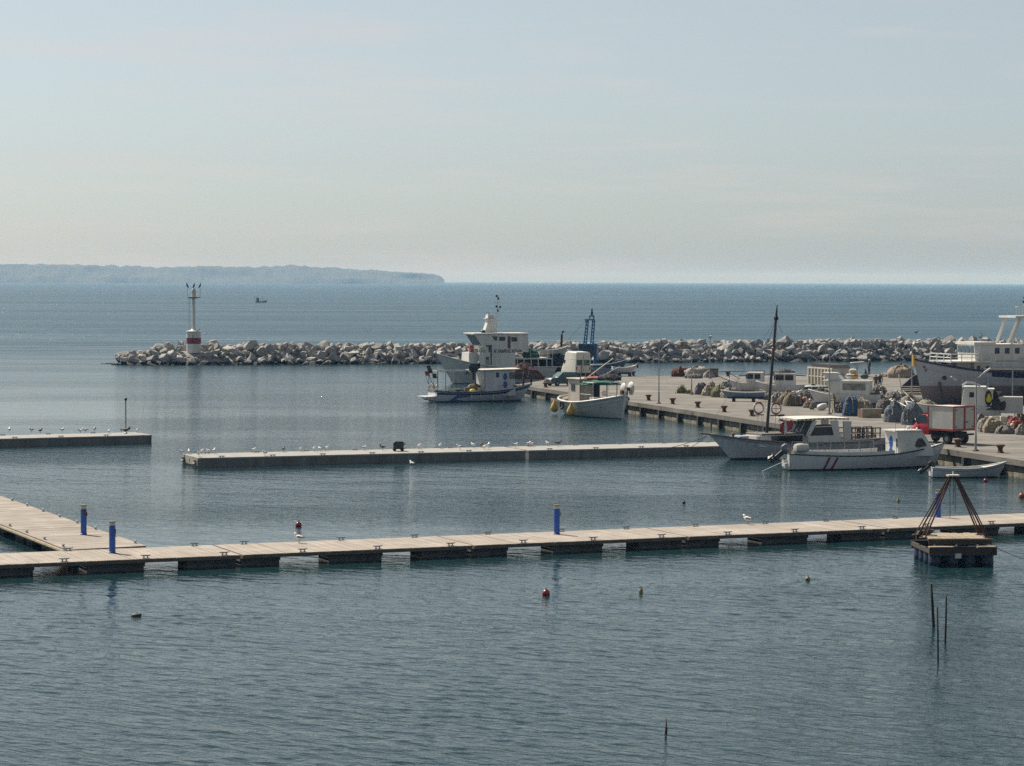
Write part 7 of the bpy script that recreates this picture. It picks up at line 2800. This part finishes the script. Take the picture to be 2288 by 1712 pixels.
# timber cradle with red-brown beams and a dark open bow shelter beside the trawler stem
def cradle():
    a = at(2012, 882, QZ)
    k = mpp(a.y)
    root = thing('timber_cradle', 'stack of red-brown timber beams in a frame under the trawler stem', 'timber stack', a, R(-4))
    m = mat('red_brown_beam', (0.20, 0.10, 0.065), 0.85, (0.11, 0.06, 0.045), 3)
    for i in range(4):
        mb = MB()
        mb.bbox((0.0, i * 0.12, 0.04 + i * 0.19), (2.0, i * 0.12 + 0.3, 0.19 + i * 0.19))
        mb.build('beam', m if i % 2 else M_CREAM, root)
    mb = MB()
    mb.cyl((0.1, -0.2, 0), (-0.15, 0.3, 2.0), 0.06, n=6)
    mb.build('strut', M_WHITE_OLD, root)
    mb = MB()
    mb.add([(0.15, 0.4, 0.82), (1.9, 0.5, 0.82), (1.9, 1.6, 0.82), (0.15, 1.4, 0.82), (1.2, 0.5, 1.75), (1.95, 0.5, 2.15), (1.95, 1.4, 2.1), (1.2, 1.3, 1.75)], [(0, 3, 2, 1), (4, 5, 6, 7), (0, 1, 5, 4), (1, 2, 6, 5), (2, 3, 7, 6), (3, 0, 4, 7)])
    mb.build('dark_cover', M_DARK, root)
cradle()
# skiff lying on the far edge of the quay, right of the van
b4, h4 = small_boat('skiff', 'pale skiff with black bow tyre at the far quay edge right of the van', 1368, 841, 2.9, 1.4, R(8), None, W_HULL, sheer=(0.6, 0.5, 0.85))
mb = MB()
ring = [(2.95, 0.22 * math.cos(a), 0.75 + 0.22 * math.sin(a)) for a in [2 * PI * i / 12 for i in range(12)]]
mb.tube(ring, 0.09, 7, True)
t_ = mb.build('bow_tyre', M_DARK, b4)
t_.location.z += 0.47
def sign_board():
    a = at(1915, 851, QZ)
    k = mpp(a.y)
    root = thing('board_on_stand', 'white board laid flat on a thin stand, behind the skip near the far edge', 'stand', a, R(5))
    z = 40 * k
    mb = MB()
    mb.cyl((0, 0, 0), (0, 0, z), 0.04, n=6)
    for s in (-1, 1):
        mb.cyl((0, 0, z * 0.62), (s * 0.3, 0, z), 0.025, n=5)
        mb.cyl((0, 0, 0.4), (s * 0.35, 0.1, 0), 0.03, n=5)
    mb.build('stand', M_STEEL, root)
    mb = MB()
    mb.box((0, 0, z + 0.06), (29 * k, 0.7, 0.09), Matrix.Rotation(R(-4), 3, 'Y'))
    mb.build('board', M_WHITE, root)
sign_board()
# dry weeds growing through the paving
def weeds():
    rnd = random.Random(77)
    mb = MB()
    k = mpp(at(1526, 877, QZ).y)
    for i in range(420):
        x, y = rnd.gauss(0, 0.27), rnd.gauss(0, 0.25)
        h = max(0.15, (0.95 - abs(x) * 1.2) * rnd.uniform(0.35, 1.05))
        a = rnd.uniform(0, 6.28)
        l = rnd.uniform(0.05, 0.3)
        w = rnd.uniform(0.012, 0.028)
        p0, p1, p2 = Vector((x, y, 0)), Vector((x + l * 0.4 * math.cos(a), y + l * 0.4 * math.sin(a), h * 0.6)), Vector((x + l * math.cos(a), y + l * math.sin(a), h))
        s = Vector((math.cos(a + 1.57), math.sin(a + 1.57), 0)) * w
        mb.add([p0 - s, p0 + s, p1 + s, p1 - s, p2 + s * 0.3, p2 - s * 0.3], [(0, 1, 2, 3), (3, 2, 4, 5)])
    o = mb.build('dry_weed', mat('dry_weed', (0.24, 0.18, 0.06), 0.9, (0.12, 0.12, 0.05), 2.0), fix=False)
    o.location = at(1524, 879, QZ)
    tag(o, 'tuft of dry golden weeds growing at the foot of a lamp post on the quay', 'weeds', 'dry weeds on the quay')
    o2 = o.copy()
    col.objects.link(o2)
    o2.location = at(1540, 880, QZ)
    o2.scale = (0.8, 0.8, 0.5)
    tag(o2, 'low green-brown weeds right of the taller dry tuft on the quay', 'weeds', 'dry weeds on the quay')
weeds()

# ------------------------------------------------------------------ bollards and lamp posts on the quay
bm_ = MB()
bm_.lathe([(0.26, 0.0), (0.25, 0.03), (0.17, 0.10), (0.155, 0.24), (0.19, 0.36), (0.30, 0.46), (0.31, 0.50), (0.27, 0.54), (0.05, 0.56)], n=18)
bme = bm_.mesh('bollard', M_RUST, 'auto')
blist = [(1219, 866), (1449, 895), (1503, 903), (1559, 911), (1618, 921), (1680, 930), (1745, 941), (2140, 999), (2235, 1012)]
for i, (px, py) in enumerate(blist):
    o = link('bollard', bme)
    o.location = at(px, py, QZ)
    labs = ['rusty mushroom bollard at the quay tip beyond the caique stern', 'rusty mushroom bollard just right of the caique bow', 'second rusty bollard from the caique bow along the front edge',
            'third rusty bollard from the caique bow along the front edge', 'fourth rusty bollard from the caique bow along the front edge', 'rusty bollard between the quay edge and the left lifebuoy',
            'rusty bollard behind the tour boat roof at the right lifebuoy', 'rusty bollard between the red truck and the launch bow', 'rusty bollard right of the quay-edge lamp post above the dinghy']
    tag(o, labs[i], 'bollard', 'bollards along the front quay edge')
for i, (px, py, lab) in enumerate(((1415, 840, 'bollard on the far quay edge beside the pale skiff'), (1626, 841, 'bollard on the far quay edge right of the brown crate'), (1731, 840, 'bollard on the far quay edge seen just right of the dark mast'))):
    o = link('bollard', bme)
    o.location = at(px, py, QZ)
    tag(o, lab, 'bollard', 'bollards along the far quay edge')
def lamp_post(px, py, arm_rz, label, h=5.15, arm=1.0, bird=None):
    root = thing('lamp_post', label, 'lamp post', at(px, py, QZ), arm_rz, 'lamp posts on the quay')
    mb = MB()
    mb.lathe([(0.16, 0.0), (0.16, 0.04), (0.085, 0.06), (0.075, 1.0), (0.055, 1.05), (0.042, h)], n=10)
    mb.build('pole', M_STEEL, root, 'auto')
    mb = MB()
    mb.lathe([(0.24, 0), (0.22, 0.05), (0.10, 0.12)], n=12)
    mb.build('base_plate', M_RUST, root, 'auto')
    mb = MB()
    mb.tube([(0, 0, h - 0.55), (0.18, 0, h - 0.35), (0.40, 0, h - 0.12), (0.5, 0, h - 0.02)], 0.028, 6)
    mb.build('arm', M_STEEL, root, True)
    mb = MB()
    d = Matrix.Rotation(R(-32), 3, 'Y')
    mb.box((0.72, 0, h + 0.10), (0.62, 0.20, 0.10), d, 0.8)
    mb.build('lamp_head', M_WHITE_OLD, root)
    return root
lamp_post(1472, 902, R(10), 'thin lamp post at the front quay edge right of the caique bow')
lamp_post(1545, 882, R(160), 'lamp post rising from the dry weeds on the quay')
lamp_post(1586, 846, R(80), 'lamp post behind the brown crate at the far quay edge with a bird on top', h=4.6)
lamp_post(1853, 926, R(5), 'lamp post beside the person in olive on the quay')
lamp_post(2037, 886, R(70), 'lamp post in front of the trawler stem, left of the navy sheer', h=5.0)
lamp_post(2056, 868, R(120), 'short lamp post half hidden behind the trawler bow', h=4.0)
lamp_post(2180, 1008, R(4), 'lamp post at the front quay edge in front of the red truck')
lamp_post(2150, 930, R(185), 'lamp post standing behind the truck box at the cabin boat bow', h=3.0)

# ------------------------------------------------------------------ pontoon lamp post and black pump
root = thing('pontoon_lamp_post', 'thin grey lamp post with a perched bird on the short left pontoon', 'lamp post', at(281, 969, PT), 0)
h_ = (969 - 895) * mpp(at(281, 969, PT).y)
mb = MB()
mb.lathe([(0.13, 0), (0.12, 0.06), (0.055, 0.1), (0.05, h_)], n=10)
mb.build('pole', M_STEEL, root, 'auto')
mb = MB()
mb.lathe([(0.05, h_), (0.10, h_ + 0.02), (0.10, h_ + 0.18), (0.03, h_ + 0.24)], n=10)
mb.build('lamp', M_BLACK, root, 'auto')
def pump():
    a = at(890, 1008, PT)
    k = mpp(a.y)
    root = thing('pump_box', 'black boxy pump on small wheels standing on the long pontoon', 'pump', a, 0.1)
    W, H_ = 23 * k, 22 * k
    mb = MB()
    mb.prism([(-W / 2, 0.14), (W / 2, 0.14), (W / 2, H_ * 0.92), (W / 2 - 0.08, H_), (-W / 2 + 0.12, H_), (-W / 2, H_ * 0.85)], -0.3, 0.3, 'Y')
    mb.build('housing', M_BLACK, root)
    for x in (-W / 2 + 0.08, W / 2 - 0.1):
        for y in (-0.3, 0.3):
            mb = MB()
            mb.lathe([(0.03, -0.05), (0.11, -0.05), (0.11, 0.05), (0.03, 0.05)], (x, y, 0.11), 12, 'Y')
            mb.build('wheel', M_DARK, root)
    mb = MB()
    mb.tube([(W / 2, 0, H_ * 0.6), (W / 2 + 0.1, 0, H_ * 0.75), (W / 2 + 0.08, 0, H_ * 0.9)], 0.04, 6)
    mb.build('hose', M_DARK, root)
pump()

# ------------------------------------------------------------------ gulls
def gull_mesh(body, wing, standing=True):
    mb = MB()
    mb.cur = 0
    mb.tube([(-0.16, 0, 0.235), (-0.08, 0, 0.235), (0.02, 0, 0.245), (0.10, 0, 0.27), (0.15, 0, 0.33), (0.165, 0, 0.385), (0.20, 0, 0.39), (0.225, 0, 0.385)], [0.025, 0.075, 0.098, 0.085, 0.05, 0.05, 0.042, 0.012], 8)
    mb.cur = 1
    for s in (-1, 1):
        mb.add([(0.06, s * 0.09, 0.29), (-0.04, s * 0.10, 0.315), (-0.15, s * 0.05, 0.275), (-0.27, s * 0.02, 0.245), (-0.14, s * 0.085, 0.225), (0.0, s * 0.104, 0.225)], [(0, 1, 2, 3, 4, 5)])
        mb.add([(0.06, s * 0.09, 0.29), (-0.04, s * 0.10, 0.315), (-0.15, s * 0.05, 0.275), (-0.15, 0, 0.285), (-0.04, 0, 0.325), (0.05, 0, 0.315)], [(0, 1, 2, 3, 4, 5)])
    mb.cur = 2
    mb.tube([(0.22, 0, 0.387), (0.265, 0, 0.378)], [0.012, 0.004], 5)
    if standing:
        for s in (-1, 1):
            mb.cyl((0.0, s * 0.03, 0.0), (-0.005, s * 0.03, 0.19), 0.008, n=5)
    return mb.mesh('gull', [body, wing, mat('gull_bill', (0.45, 0.28, 0.05), 0.5)], True)
GW = mat('gull_white', (0.80, 0.80, 0.79), 0.7, (0.72, 0.72, 0.72), 9)
GG = mat('gull_grey_wing', (0.28, 0.29, 0.31), 0.7, (0.2, 0.21, 0.22), 9)
GB = mat('gull_brown', (0.20, 0.16, 0.125), 0.8, (0.12, 0.095, 0.075), 12)
G1, G2 = gull_mesh(GW, GG), gull_mesh(GB, mat('gull_brown_wing', (0.10, 0.08, 0.065), 0.8, (0.06, 0.05, 0.04), 12))
ORD = ['first', 'second', 'third', 'fourth', 'fifth', 'sixth', 'seventh', 'eighth', 'ninth', 'tenth', 'eleventh', 'twelfth', 'thirteenth', 'fourteenth', 'fifteenth', 'sixteenth', 'seventeenth', 'eighteenth', 'nineteenth', 'twentieth']
def gull(px, py, z, rz, label, group, brown=False, sc=1.0, dz=0.0):
    o = link('gull', G2 if brown else G1)
    o.location = at(px, py, z) + Vector((0, 0, dz))
    o.rotation_euler = (0, 0, rz)
    o.scale = (sc, sc, sc * 0.86)
    tag(o, label, 'gull', group)
    return o
rg = random.Random(42)
mid = [(406, 1014), (422, 1012), (450, 1014), (444, 1021), (466, 1011), (478, 1013), (565, 1008), (592, 1019), (633, 1007), (672, 1009), (702, 1009), (715, 1009), (728, 1008), (813, 1006), (936, 1002), (983, 1002), (1028, 1006), (1058, 1001), (1075, 1000), (1092, 996), (1082, 1005), (1091, 1004), (1151, 1000), (1180, 991), (1190, 998), (1224, 996)]
mid = [(px, max(min(py, q(1023.5, 1006.5, (px - 443) / 735) - 1.5), q(1014.5, 997.5, (px - 402) / 735) + 1.0)) for px, py in mid]
mid.sort()
dark = {8, 18}
for i, (px, py) in enumerate(mid):
    n = len(mid)
    lab = ('%s gull from the left on the long concrete pontoon' % ORD[i]) if i < 13 else ('%s gull from the right on the concrete pontoons, past the black pump' % ORD[n - 1 - i])
    if i in dark:
        lab = lab.replace('gull', 'gull, a brown one,')
    gull(px, py, PT + 0.004, rg.uniform(0, 6.28), lab, 'gulls on the concrete pontoons', i in dark, rg.uniform(0.92, 1.12))
gull(855, q(1014.5, 997.5, 453 / 735) + 2, PT + 0.004, 2.8, 'dark brown gull standing just left of the black pump', 'gulls on the concrete pontoons', True, 1.1)
gull(1247, 997, PT + 0.004, 0.2, 'dark brown gull beyond the pontoon joint, farthest right of the flock', 'gulls on the concrete pontoons', True, 1.2)
left = [(21, 966), (71, 966), (90, 968), (139, 966), (180, 968), (191, 967), (211, 962), (243, 969), (271, 966), (288, 963), (306, 967)]
for i, (px, py) in enumerate(left):
    gull(px, max(py, 964.5), PT + 0.004, rg.uniform(0, 6.28), '%s gull from the left on the short left-hand pontoon' % ORD[i] + (', a brown one' if i in (2, 8, 9) else ''), 'gulls on the short left pontoon', i in (2, 8, 9), rg.uniform(0.9, 1.1))
gull(281, 969, PT + h_ + 0.24, 0.4, 'brown bird perched on the pontoon lamp post', 'birds on posts', True, 1.0)
gull(669, 1214, DZ + 0.004, 2.6, 'white gull walking on the near timber walkway below the red buoy', 'gulls on the timber walkway', False, 1.25)
gull(1671, 1172, DZ + 0.004, 2.4, 'white gull standing on the near timber walkway left of the raft', 'gulls on the timber walkway', False, 1.3)
gull(921, 1044, -0.16, 2.2, 'white gull swimming just in front of the long concrete pontoon', None, False, 1.2)
for px, py, z, lab, br in ((1587, 754, 0, 'dark gull on the lamp post behind the brown crate', True), (2047, 744, 0, 'dark gull hovering above the lamp posts at the trawler stem', True), (2191, 755, 0, 'dark gull over the trawler wheelhouse roof', True)):
    Y = at({1587: 1586, 2047: 2037, 2191: 2180}[px], {1587: 846, 2047: 886, 2191: 890}[px], QZ).y
    o = link('gull', G2)
    o.location = at_depth(px, py + 4, Y) - Vector((0, 0, 0.0))
    o.rotation_euler = (0, 0, 0.4)
    tag(o, lab, 'gull', 'birds on posts')
Y = BW[0].y + 4
gl = [(460, 748, 'gull flying just right of the beacon drum'), (446, 741, 'dark gull standing on the beacon drum rim')]
o = link('gull', G1)
o.location = at_depth(460, 750, DRUM.y)
o.rotation_euler = (0, 0.3, 2.9)
tag(o, gl[0][2], 'gull')
o = link('gull', G2)
o.location = at_depth(444, 741.5, DRUM.y)
tag(o, gl[1][2], 'gull')

# ------------------------------------------------------------------ buoys and stakes in the water
def buoy(name, px, py, r, m, label, kind='ball', group=None):
    o = thing(name, label, 'buoy', at(px, py), random.Random(px).uniform(0, 6), group)
    mb = MB()
    if kind == 'ball':
        mb.ball((0, 0, r * 0.55), r, 14, (1, 1, 1.02))
        mb.lathe([(r * 0.3, r * 1.45), (r * 0.28, r * 1.66), (r * 0.15, r * 1.7)], n=10)
    else:
        mb.lathe([(r * 0.5, -r), (r, -r * 0.5), (r, r * 1.1), (r * 0.75, r * 1.7), (r * 0.3, r * 2.0), (r * 0.3, r * 2.3)], n=14)
    mb.build('float_body', m, o, 'auto')
    mb = MB()
    mb.tube([(0.05 * math.cos(t) * 1.2, 0, (r * 1.72 if kind == 'ball' else r * 2.3) + 0.05 * math.sin(t)) for t in [2 * PI * i / 8 for i in range(8)]], 0.012, 4, True)
    mb.build('lifting_eye', M_DARK, o)
    return o
MR = mat('buoy_red', (0.36, 0.022, 0.03), 0.35, (0.25, 0.018, 0.025), 4)
MO = mat('buoy_orange', (0.42, 0.09, 0.03), 0.5, (0.30, 0.07, 0.03), 4)
MY = mat('buoy_yellow', (0.36, 0.26, 0.04), 0.55, (0.12, 0.09, 0.03), 6)
buoy('red_buoy', 667, 1177, 0.155, MR, 'round red buoy floating beyond the near walkway, above the white gull', 'ball', 'round red buoys')
buoy('red_buoy', 1220, 1331, 0.155, MR, 'round red buoy floating in the open foreground water below the middle pedestal', 'ball', 'round red buoys')
buoy('red_buoy', 2283, 1112, 0.17, MO, 'orange-red buoy at the right picture edge beyond the near walkway', 'ball', 'round red buoys')
buoy('red_buoy', 2202, 1077, 0.13, MR, 'small red buoy below the dinghy bow at the quay wall', 'ball', 'round red buoys')
buoy('yellow_buoy', 1432, 1325, 0.085, MY, 'upright yellow can buoy right of the foreground red buoy', 'can', 'yellow can buoys')
buoy('yellow_buoy', 1805, 1297, 0.10, MY, 'weathered yellow can buoy left of the raft in the foreground', 'ball', 'yellow can buoys')
buoy('yellow_buoy', 2007, 1121, 0.085, MY, 'upright yellow can buoy beyond the walkway, below the launch', 'can', 'yellow can buoys')
fl_ = MB()
fl_.ball((0, 0, 0.03), 0.11, 12, (1.7, 0.9, 0.8))
fl_.ball((0.12, 0.02, 0.06), 0.07, 10, (1.2, 0.9, 0.9))
fl_ = fl_.build('sunken_float', mat('buoy_rust', (0.11, 0.055, 0.025), 0.6, (0.04, 0.028, 0.02), 5), None, True)
fl_.location = at(304, 1378)
tag(fl_, 'low dark rusty float half sunk in the lower left water', 'float')
buoy('black_buoy', 1528, 1125, 0.085, M_BLACK, 'tiny black buoy alone beyond the middle of the walkway', 'ball')
for px0, py0, px1, py1, r, lab in ((2080, 1305, 2086, 1402, 0.05, 'thick dark stake, tallest and leftmost of the three below the raft'), (2094, 1357, 2096, 1482, 0.028, 'thin dark stake in the middle of the three below the raft'), (2114, 1331, 2112, 1437, 0.033, 'dark stake, rightmost of the three below the raft')):
    b = at(px1, py1)
    t = at_depth(px0, py0, b.y)
    mb = MB()
    mb.tube([b + (b - t) * 0.5, b, b.lerp(t, 0.5) + Vector((0.01, 0, 0)), t], [r * 1.1, r * 1.05, r, r * 0.95], 8)
    tag(mb.build('mooring_stake', mat('stake_dark', (0.035, 0.028, 0.024), 0.85, (0.018, 0.016, 0.014), 5), None, True), lab, 'stake', 'stakes standing in the water')
b = at(1487, 1640)
t = at_depth(1488, 1606, b.y)
mb = MB()
mb.tube([b + (b - t) * 0.4, b, b.lerp(t, 0.55) + Vector((0.015, 0, 0)), t], [0.028, 0.026, 0.02, 0.014], 7)
mb.tube([b + Vector((0.03, 0.02, 0)), b + Vector((0.05, 0.02, 0.17))], [0.02, 0.01], 6)
tag(mb.build('driftwood_stub', M_RUST, None, True), 'short crooked twig poking out of the water at the bottom of the picture', 'stake')
# far fishing boat at sea
def far_boat():
    a = at(571, 676)
    k = mpp(a.y)
    root = thing('sea_boat', 'tiny fishing boat far out at sea, right of the beacon', 'fishing boat', a, R(8))
    H = Hull(26 * k, 8 * k, (2.2 * k, 2.2 * k, 5 * k), -0.6, 3 * k, 0.8, 0, 0.8, 0.3, 0.3)
    H.build(root, hull_mat('sea_boat_hull', (0.16, 0.17, 0.20), (0.05, 0.05, 0.06), 0.05), M_WHITE_OLD, M_DECKP, M_WOOD_DARK, 0.08)
    house(root, 'cabin', mat('sea_boat_cabin', (0.10, 0.10, 0.12), 0.7), 2 * k, 8 * k, 5 * k, 0.6, 10 * k, -1 * k, 0, roof=0.15)
    mb = MB()
    mb.cyl((16 * k, 0, 1), (16 * k, 0, 13 * k), 0.08, n=6)
    mb.build('mast', M_WOOD_DARK, root)
    mb = MB()
    mb.bbox((-4 * k, -2.5 * k, 12.6 * k), (4 * k, 2.5 * k, 13.6 * k))
    for y in (-2 * k, 2 * k):
        for x in (-3 * k, 3 * k):
            mb.cyl((max(x, 0.4), y, 0.6), (x, y, 12.6 * k), 0.06, n=5)
    mb.build('stern_awning', M_WHITE, root)
far_boat()

# ------------------------------------------------------------------ people
SKIN = mat('skin', (0.36, 0.20, 0.13), 0.6, (0.30, 0.165, 0.11), 6)
def person(px, py, rz, label, height, shirt, trousers, hair, z=QZ, arms='down', lean=0.0, hat=None, apron=None):
    J = {'pelvis': ((0, 0, 0.95), 0.135), 'waist': ((lean * 0.1, 0, 1.08), 0.125), 'chest': ((lean * 0.25, 0, 1.30), 0.15), 'neck': ((lean * 0.35, 0, 1.49), 0.055), 'head': ((0.02 + lean * 0.42, 0, 1.60), 0.085), 'crown': ((0.0 + lean * 0.45, 0, 1.70), 0.075)}
    E = [('pelvis', 'waist'), ('waist', 'chest'), ('chest', 'neck'), ('neck', 'head'), ('head', 'crown')]
    for s, nm in ((1, 'l'), (-1, 'r')):
        J['hip' + nm] = ((0, s * 0.10, 0.90), 0.10)
        J['knee' + nm] = ((0.02, s * 0.12, 0.50), 0.065)
        J['ankle' + nm] = ((-0.01, s * 0.13, 0.10), 0.045)
        J['toe' + nm] = ((0.16, s * 0.15, 0.035), 0.035)
        E += [('pelvis', 'hip' + nm), ('hip' + nm, 'knee' + nm), ('knee' + nm, 'ankle' + nm), ('ankle' + nm, 'toe' + nm)]
        J['sh' + nm] = ((lean * 0.28, s * 0.20, 1.40), 0.065)
        if arms == 'front':
            J['el' + nm] = ((0.06 + lean * 0.2, s * 0.26, 1.14), 0.048)
            J['wr' + nm] = ((0.27 + lean * 0.2, s * 0.12, 1.12), 0.034)
            J['ha' + nm] = ((0.36 + lean * 0.2, s * 0.08, 1.12), 0.03)
        else:
            J['el' + nm] = ((-0.03 + lean * 0.2, s * 0.27, 1.12), 0.048)
            J['wr' + nm] = ((0.05 + lean * 0.2, s * 0.28, 0.87), 0.034)
            J['ha' + nm] = ((0.07 + lean * 0.2, s * 0.27, 0.77), 0.03)
        E += [('chest', 'sh' + nm), ('sh' + nm, 'el' + nm), ('el' + nm, 'wr' + nm), ('wr' + nm, 'ha' + nm)]
    names = list(J)
    me = bpy.data.meshes.new('tmp_body')
    me.from_pydata([J[n][0] for n in names], [(names.index(a), names.index(b_)) for a, b_ in E], [])
    o = bpy.data.objects.new('tmp_body', me)
    col.objects.link(o)
    sk_ = o.modifiers.new('skin', 'SKIN')
    for i, n in enumerate(names):
        me.skin_vertices[0].data[i].radius = (J[n][1], J[n][1] * (1.25 if n in ('chest',) else 1.0))
    me.skin_vertices[0].data[0].use_root = True
    sd = o.modifiers.new('sub', 'SUBSURF')
    sd.levels = 1
    sd.render_levels = 1
    body = bpy.data.meshes.new_from_object(o.evaluated_get(bpy.context.evaluated_depsgraph_get()))
    bpy.data.objects.remove(o)
    bpy.data.meshes.remove(me)
    body.materials.clear()
    shoe = mat('dark_shoe', (0.025, 0.022, 0.02), 0.7)
    for m in (SKIN, shirt, trousers, shoe, hair):
        body.materials.append(m)
    for f in body.polygons:
        c = f.center
        rad = math.hypot(c.x - lean * 0.25, c.y)
        if c.z < 0.09:
            i = 3
        elif c.z < 0.97 and abs(c.y) < 0.235:
            i = 2
        elif c.z > 1.51:
            i = 4 if (c.z > 1.66 or c.x < -0.01 + lean * 0.42) else 0
        elif (arms != 'front' and c.z < 0.93) or (arms == 'front' and c.x > 0.24 + lean * 0.2):
            i = 0
        else:
            i = 1
        f.material_index = i
        f.use_smooth = True
    root = link('person', body)
    root.scale = [height / 1.78] * 3
    root.location = at(px, py, z) + Vector((0, 0, 0.002))
    root.rotation_euler = (0, 0, rz)
    tag(root, label, 'person')
    if hat:
        mb = MB()
        mb.lathe([(0.16, 1.67), (0.15, 1.69), (0.10, 1.70), (0.095, 1.79), (0.03, 1.82)], (lean * 0.44, 0, 0), 14)
        mb.build('hat', hat, root, 'auto')
    if apron:
        mb = MB()
        mb.add([(0.16 + lean * 0.2, -0.14, 1.25), (0.16 + lean * 0.2, 0.14, 1.25), (0.19, 0.2, 0.95), (0.19, 0.2, 0.35), (0.19, -0.2, 0.35), (0.19, -0.2, 0.95), (0.145 + lean * 0.2, -0.14, 1.25), (0.145 + lean * 0.2, 0.14, 1.25), (0.172, 0.2, 0.95), (0.172, 0.2, 0.35), (0.172, -0.2, 0.35), (0.172, -0.2, 0.95)],
               [(0, 1, 2, 5), (5, 2, 3, 4), (6, 7, 8, 11), (11, 8, 9, 10), (0, 1, 7, 6), (1, 2, 8, 7), (2, 3, 9, 8), (3, 4, 10, 9), (4, 5, 11, 10), (5, 0, 6, 11)])
        mb.build('apron', apron, root)
    return root
C = lambda n, c: mat('cloth_' + n, c, 0.9, tuple(x * 0.7 for x in c), 8)
HAIR = mat('dark_hair', (0.03, 0.022, 0.018), 0.8)
person(1942, 838, R(200), 'person in dark clothes and white cap standing at the far quay edge beside a dog', 1.85, C('dark_teal', (0.03, 0.05, 0.055)), C('black', (0.02, 0.022, 0.03)), HAIR, hat=M_WHITE)
person(1957, 874, R(80), 'person in brown jacket, left of the pair standing on the charcoal heap', 1.74, C('brown', (0.13, 0.095, 0.07)), C('drab', (0.10, 0.09, 0.075)), HAIR, arms='front')
person(1966, 872, R(250), 'person in dark grey jacket, right of the pair standing on the charcoal heap', 1.74, C('charcoal', (0.07, 0.07, 0.07)), C('grey', (0.08, 0.08, 0.085)), HAIR)
person(1863, 924, R(215), 'person in olive jacket and pale apron working among the nets by a lamp post', 1.76, C('olive', (0.14, 0.125, 0.06)), C('khaki', (0.11, 0.09, 0.055)), HAIR, arms='front', lean=0.12, apron=M_CREAM)
person(1170, 864, R(200), 'person in black standing at the quay tip above the small fishing boat bow', 1.72, C('black2', (0.018, 0.018, 0.02)), C('black3', (0.015, 0.015, 0.016)), HAIR)
person(1187, 862, R(150), 'person in dark grey bending beside the quay tip net heap', 1.55, C('grey2', (0.06, 0.058, 0.055)), C('navy', (0.03, 0.035, 0.05)), HAIR, arms='front', lean=0.7)
person(2271, 930, R(100), 'person in faded red shirt behind the white stern box near the right edge', 1.7, C('faded_red', (0.25, 0.12, 0.09)), C('blue_jeans', (0.06, 0.08, 0.12)), HAIR)
# dog sitting by the person at the far edge
def dog():
    mb = MB()
    mb.tube([(-0.20, 0, 0.10), (-0.16, 0, 0.20), (-0.06, 0, 0.32), (0.04, 0, 0.45), (0.09, 0, 0.56), (0.12, 0, 0.64), (0.22, 0, 0.63), (0.30, 0, 0.60)], [0.07, 0.13, 0.13, 0.11, 0.075, 0.085, 0.055, 0.03], 10)
    for s in (-1, 1):
        mb.tube([(0.05, s * 0.07, 0.42), (0.10, s * 0.075, 0.22), (0.11, s * 0.075, 0.04), (0.16, s * 0.075, 0.02)], [0.06, 0.04, 0.03, 0.025], 7)
        mb.tube([(-0.14, s * 0.10, 0.16), (0.02, s * 0.13, 0.18), (-0.10, s * 0.13, 0.06), (0.03, s * 0.13, 0.03)], [0.09, 0.07, 0.04, 0.03], 7)
        mb.tube([(0.10, s * 0.06, 0.68), (0.08, s * 0.09, 0.76)], [0.035, 0.01], 5)
    mb.tube([(-0.24, 0, 0.08), (-0.36, 0.05, 0.04), (-0.45, 0.12, 0.05)], [0.035, 0.028, 0.012], 6)
    o = mb.build('dog', mat('dog_fur', (0.13, 0.085, 0.055), 0.95, (0.07, 0.045, 0.03), 9, bump=0.01), None, True)
    o.location = at(1934, 838, QZ)
    o.rotation_euler = (0, 0, R(250))
    tag(o, 'brown dog sitting beside the person at the far quay edge', 'dog')
dog()
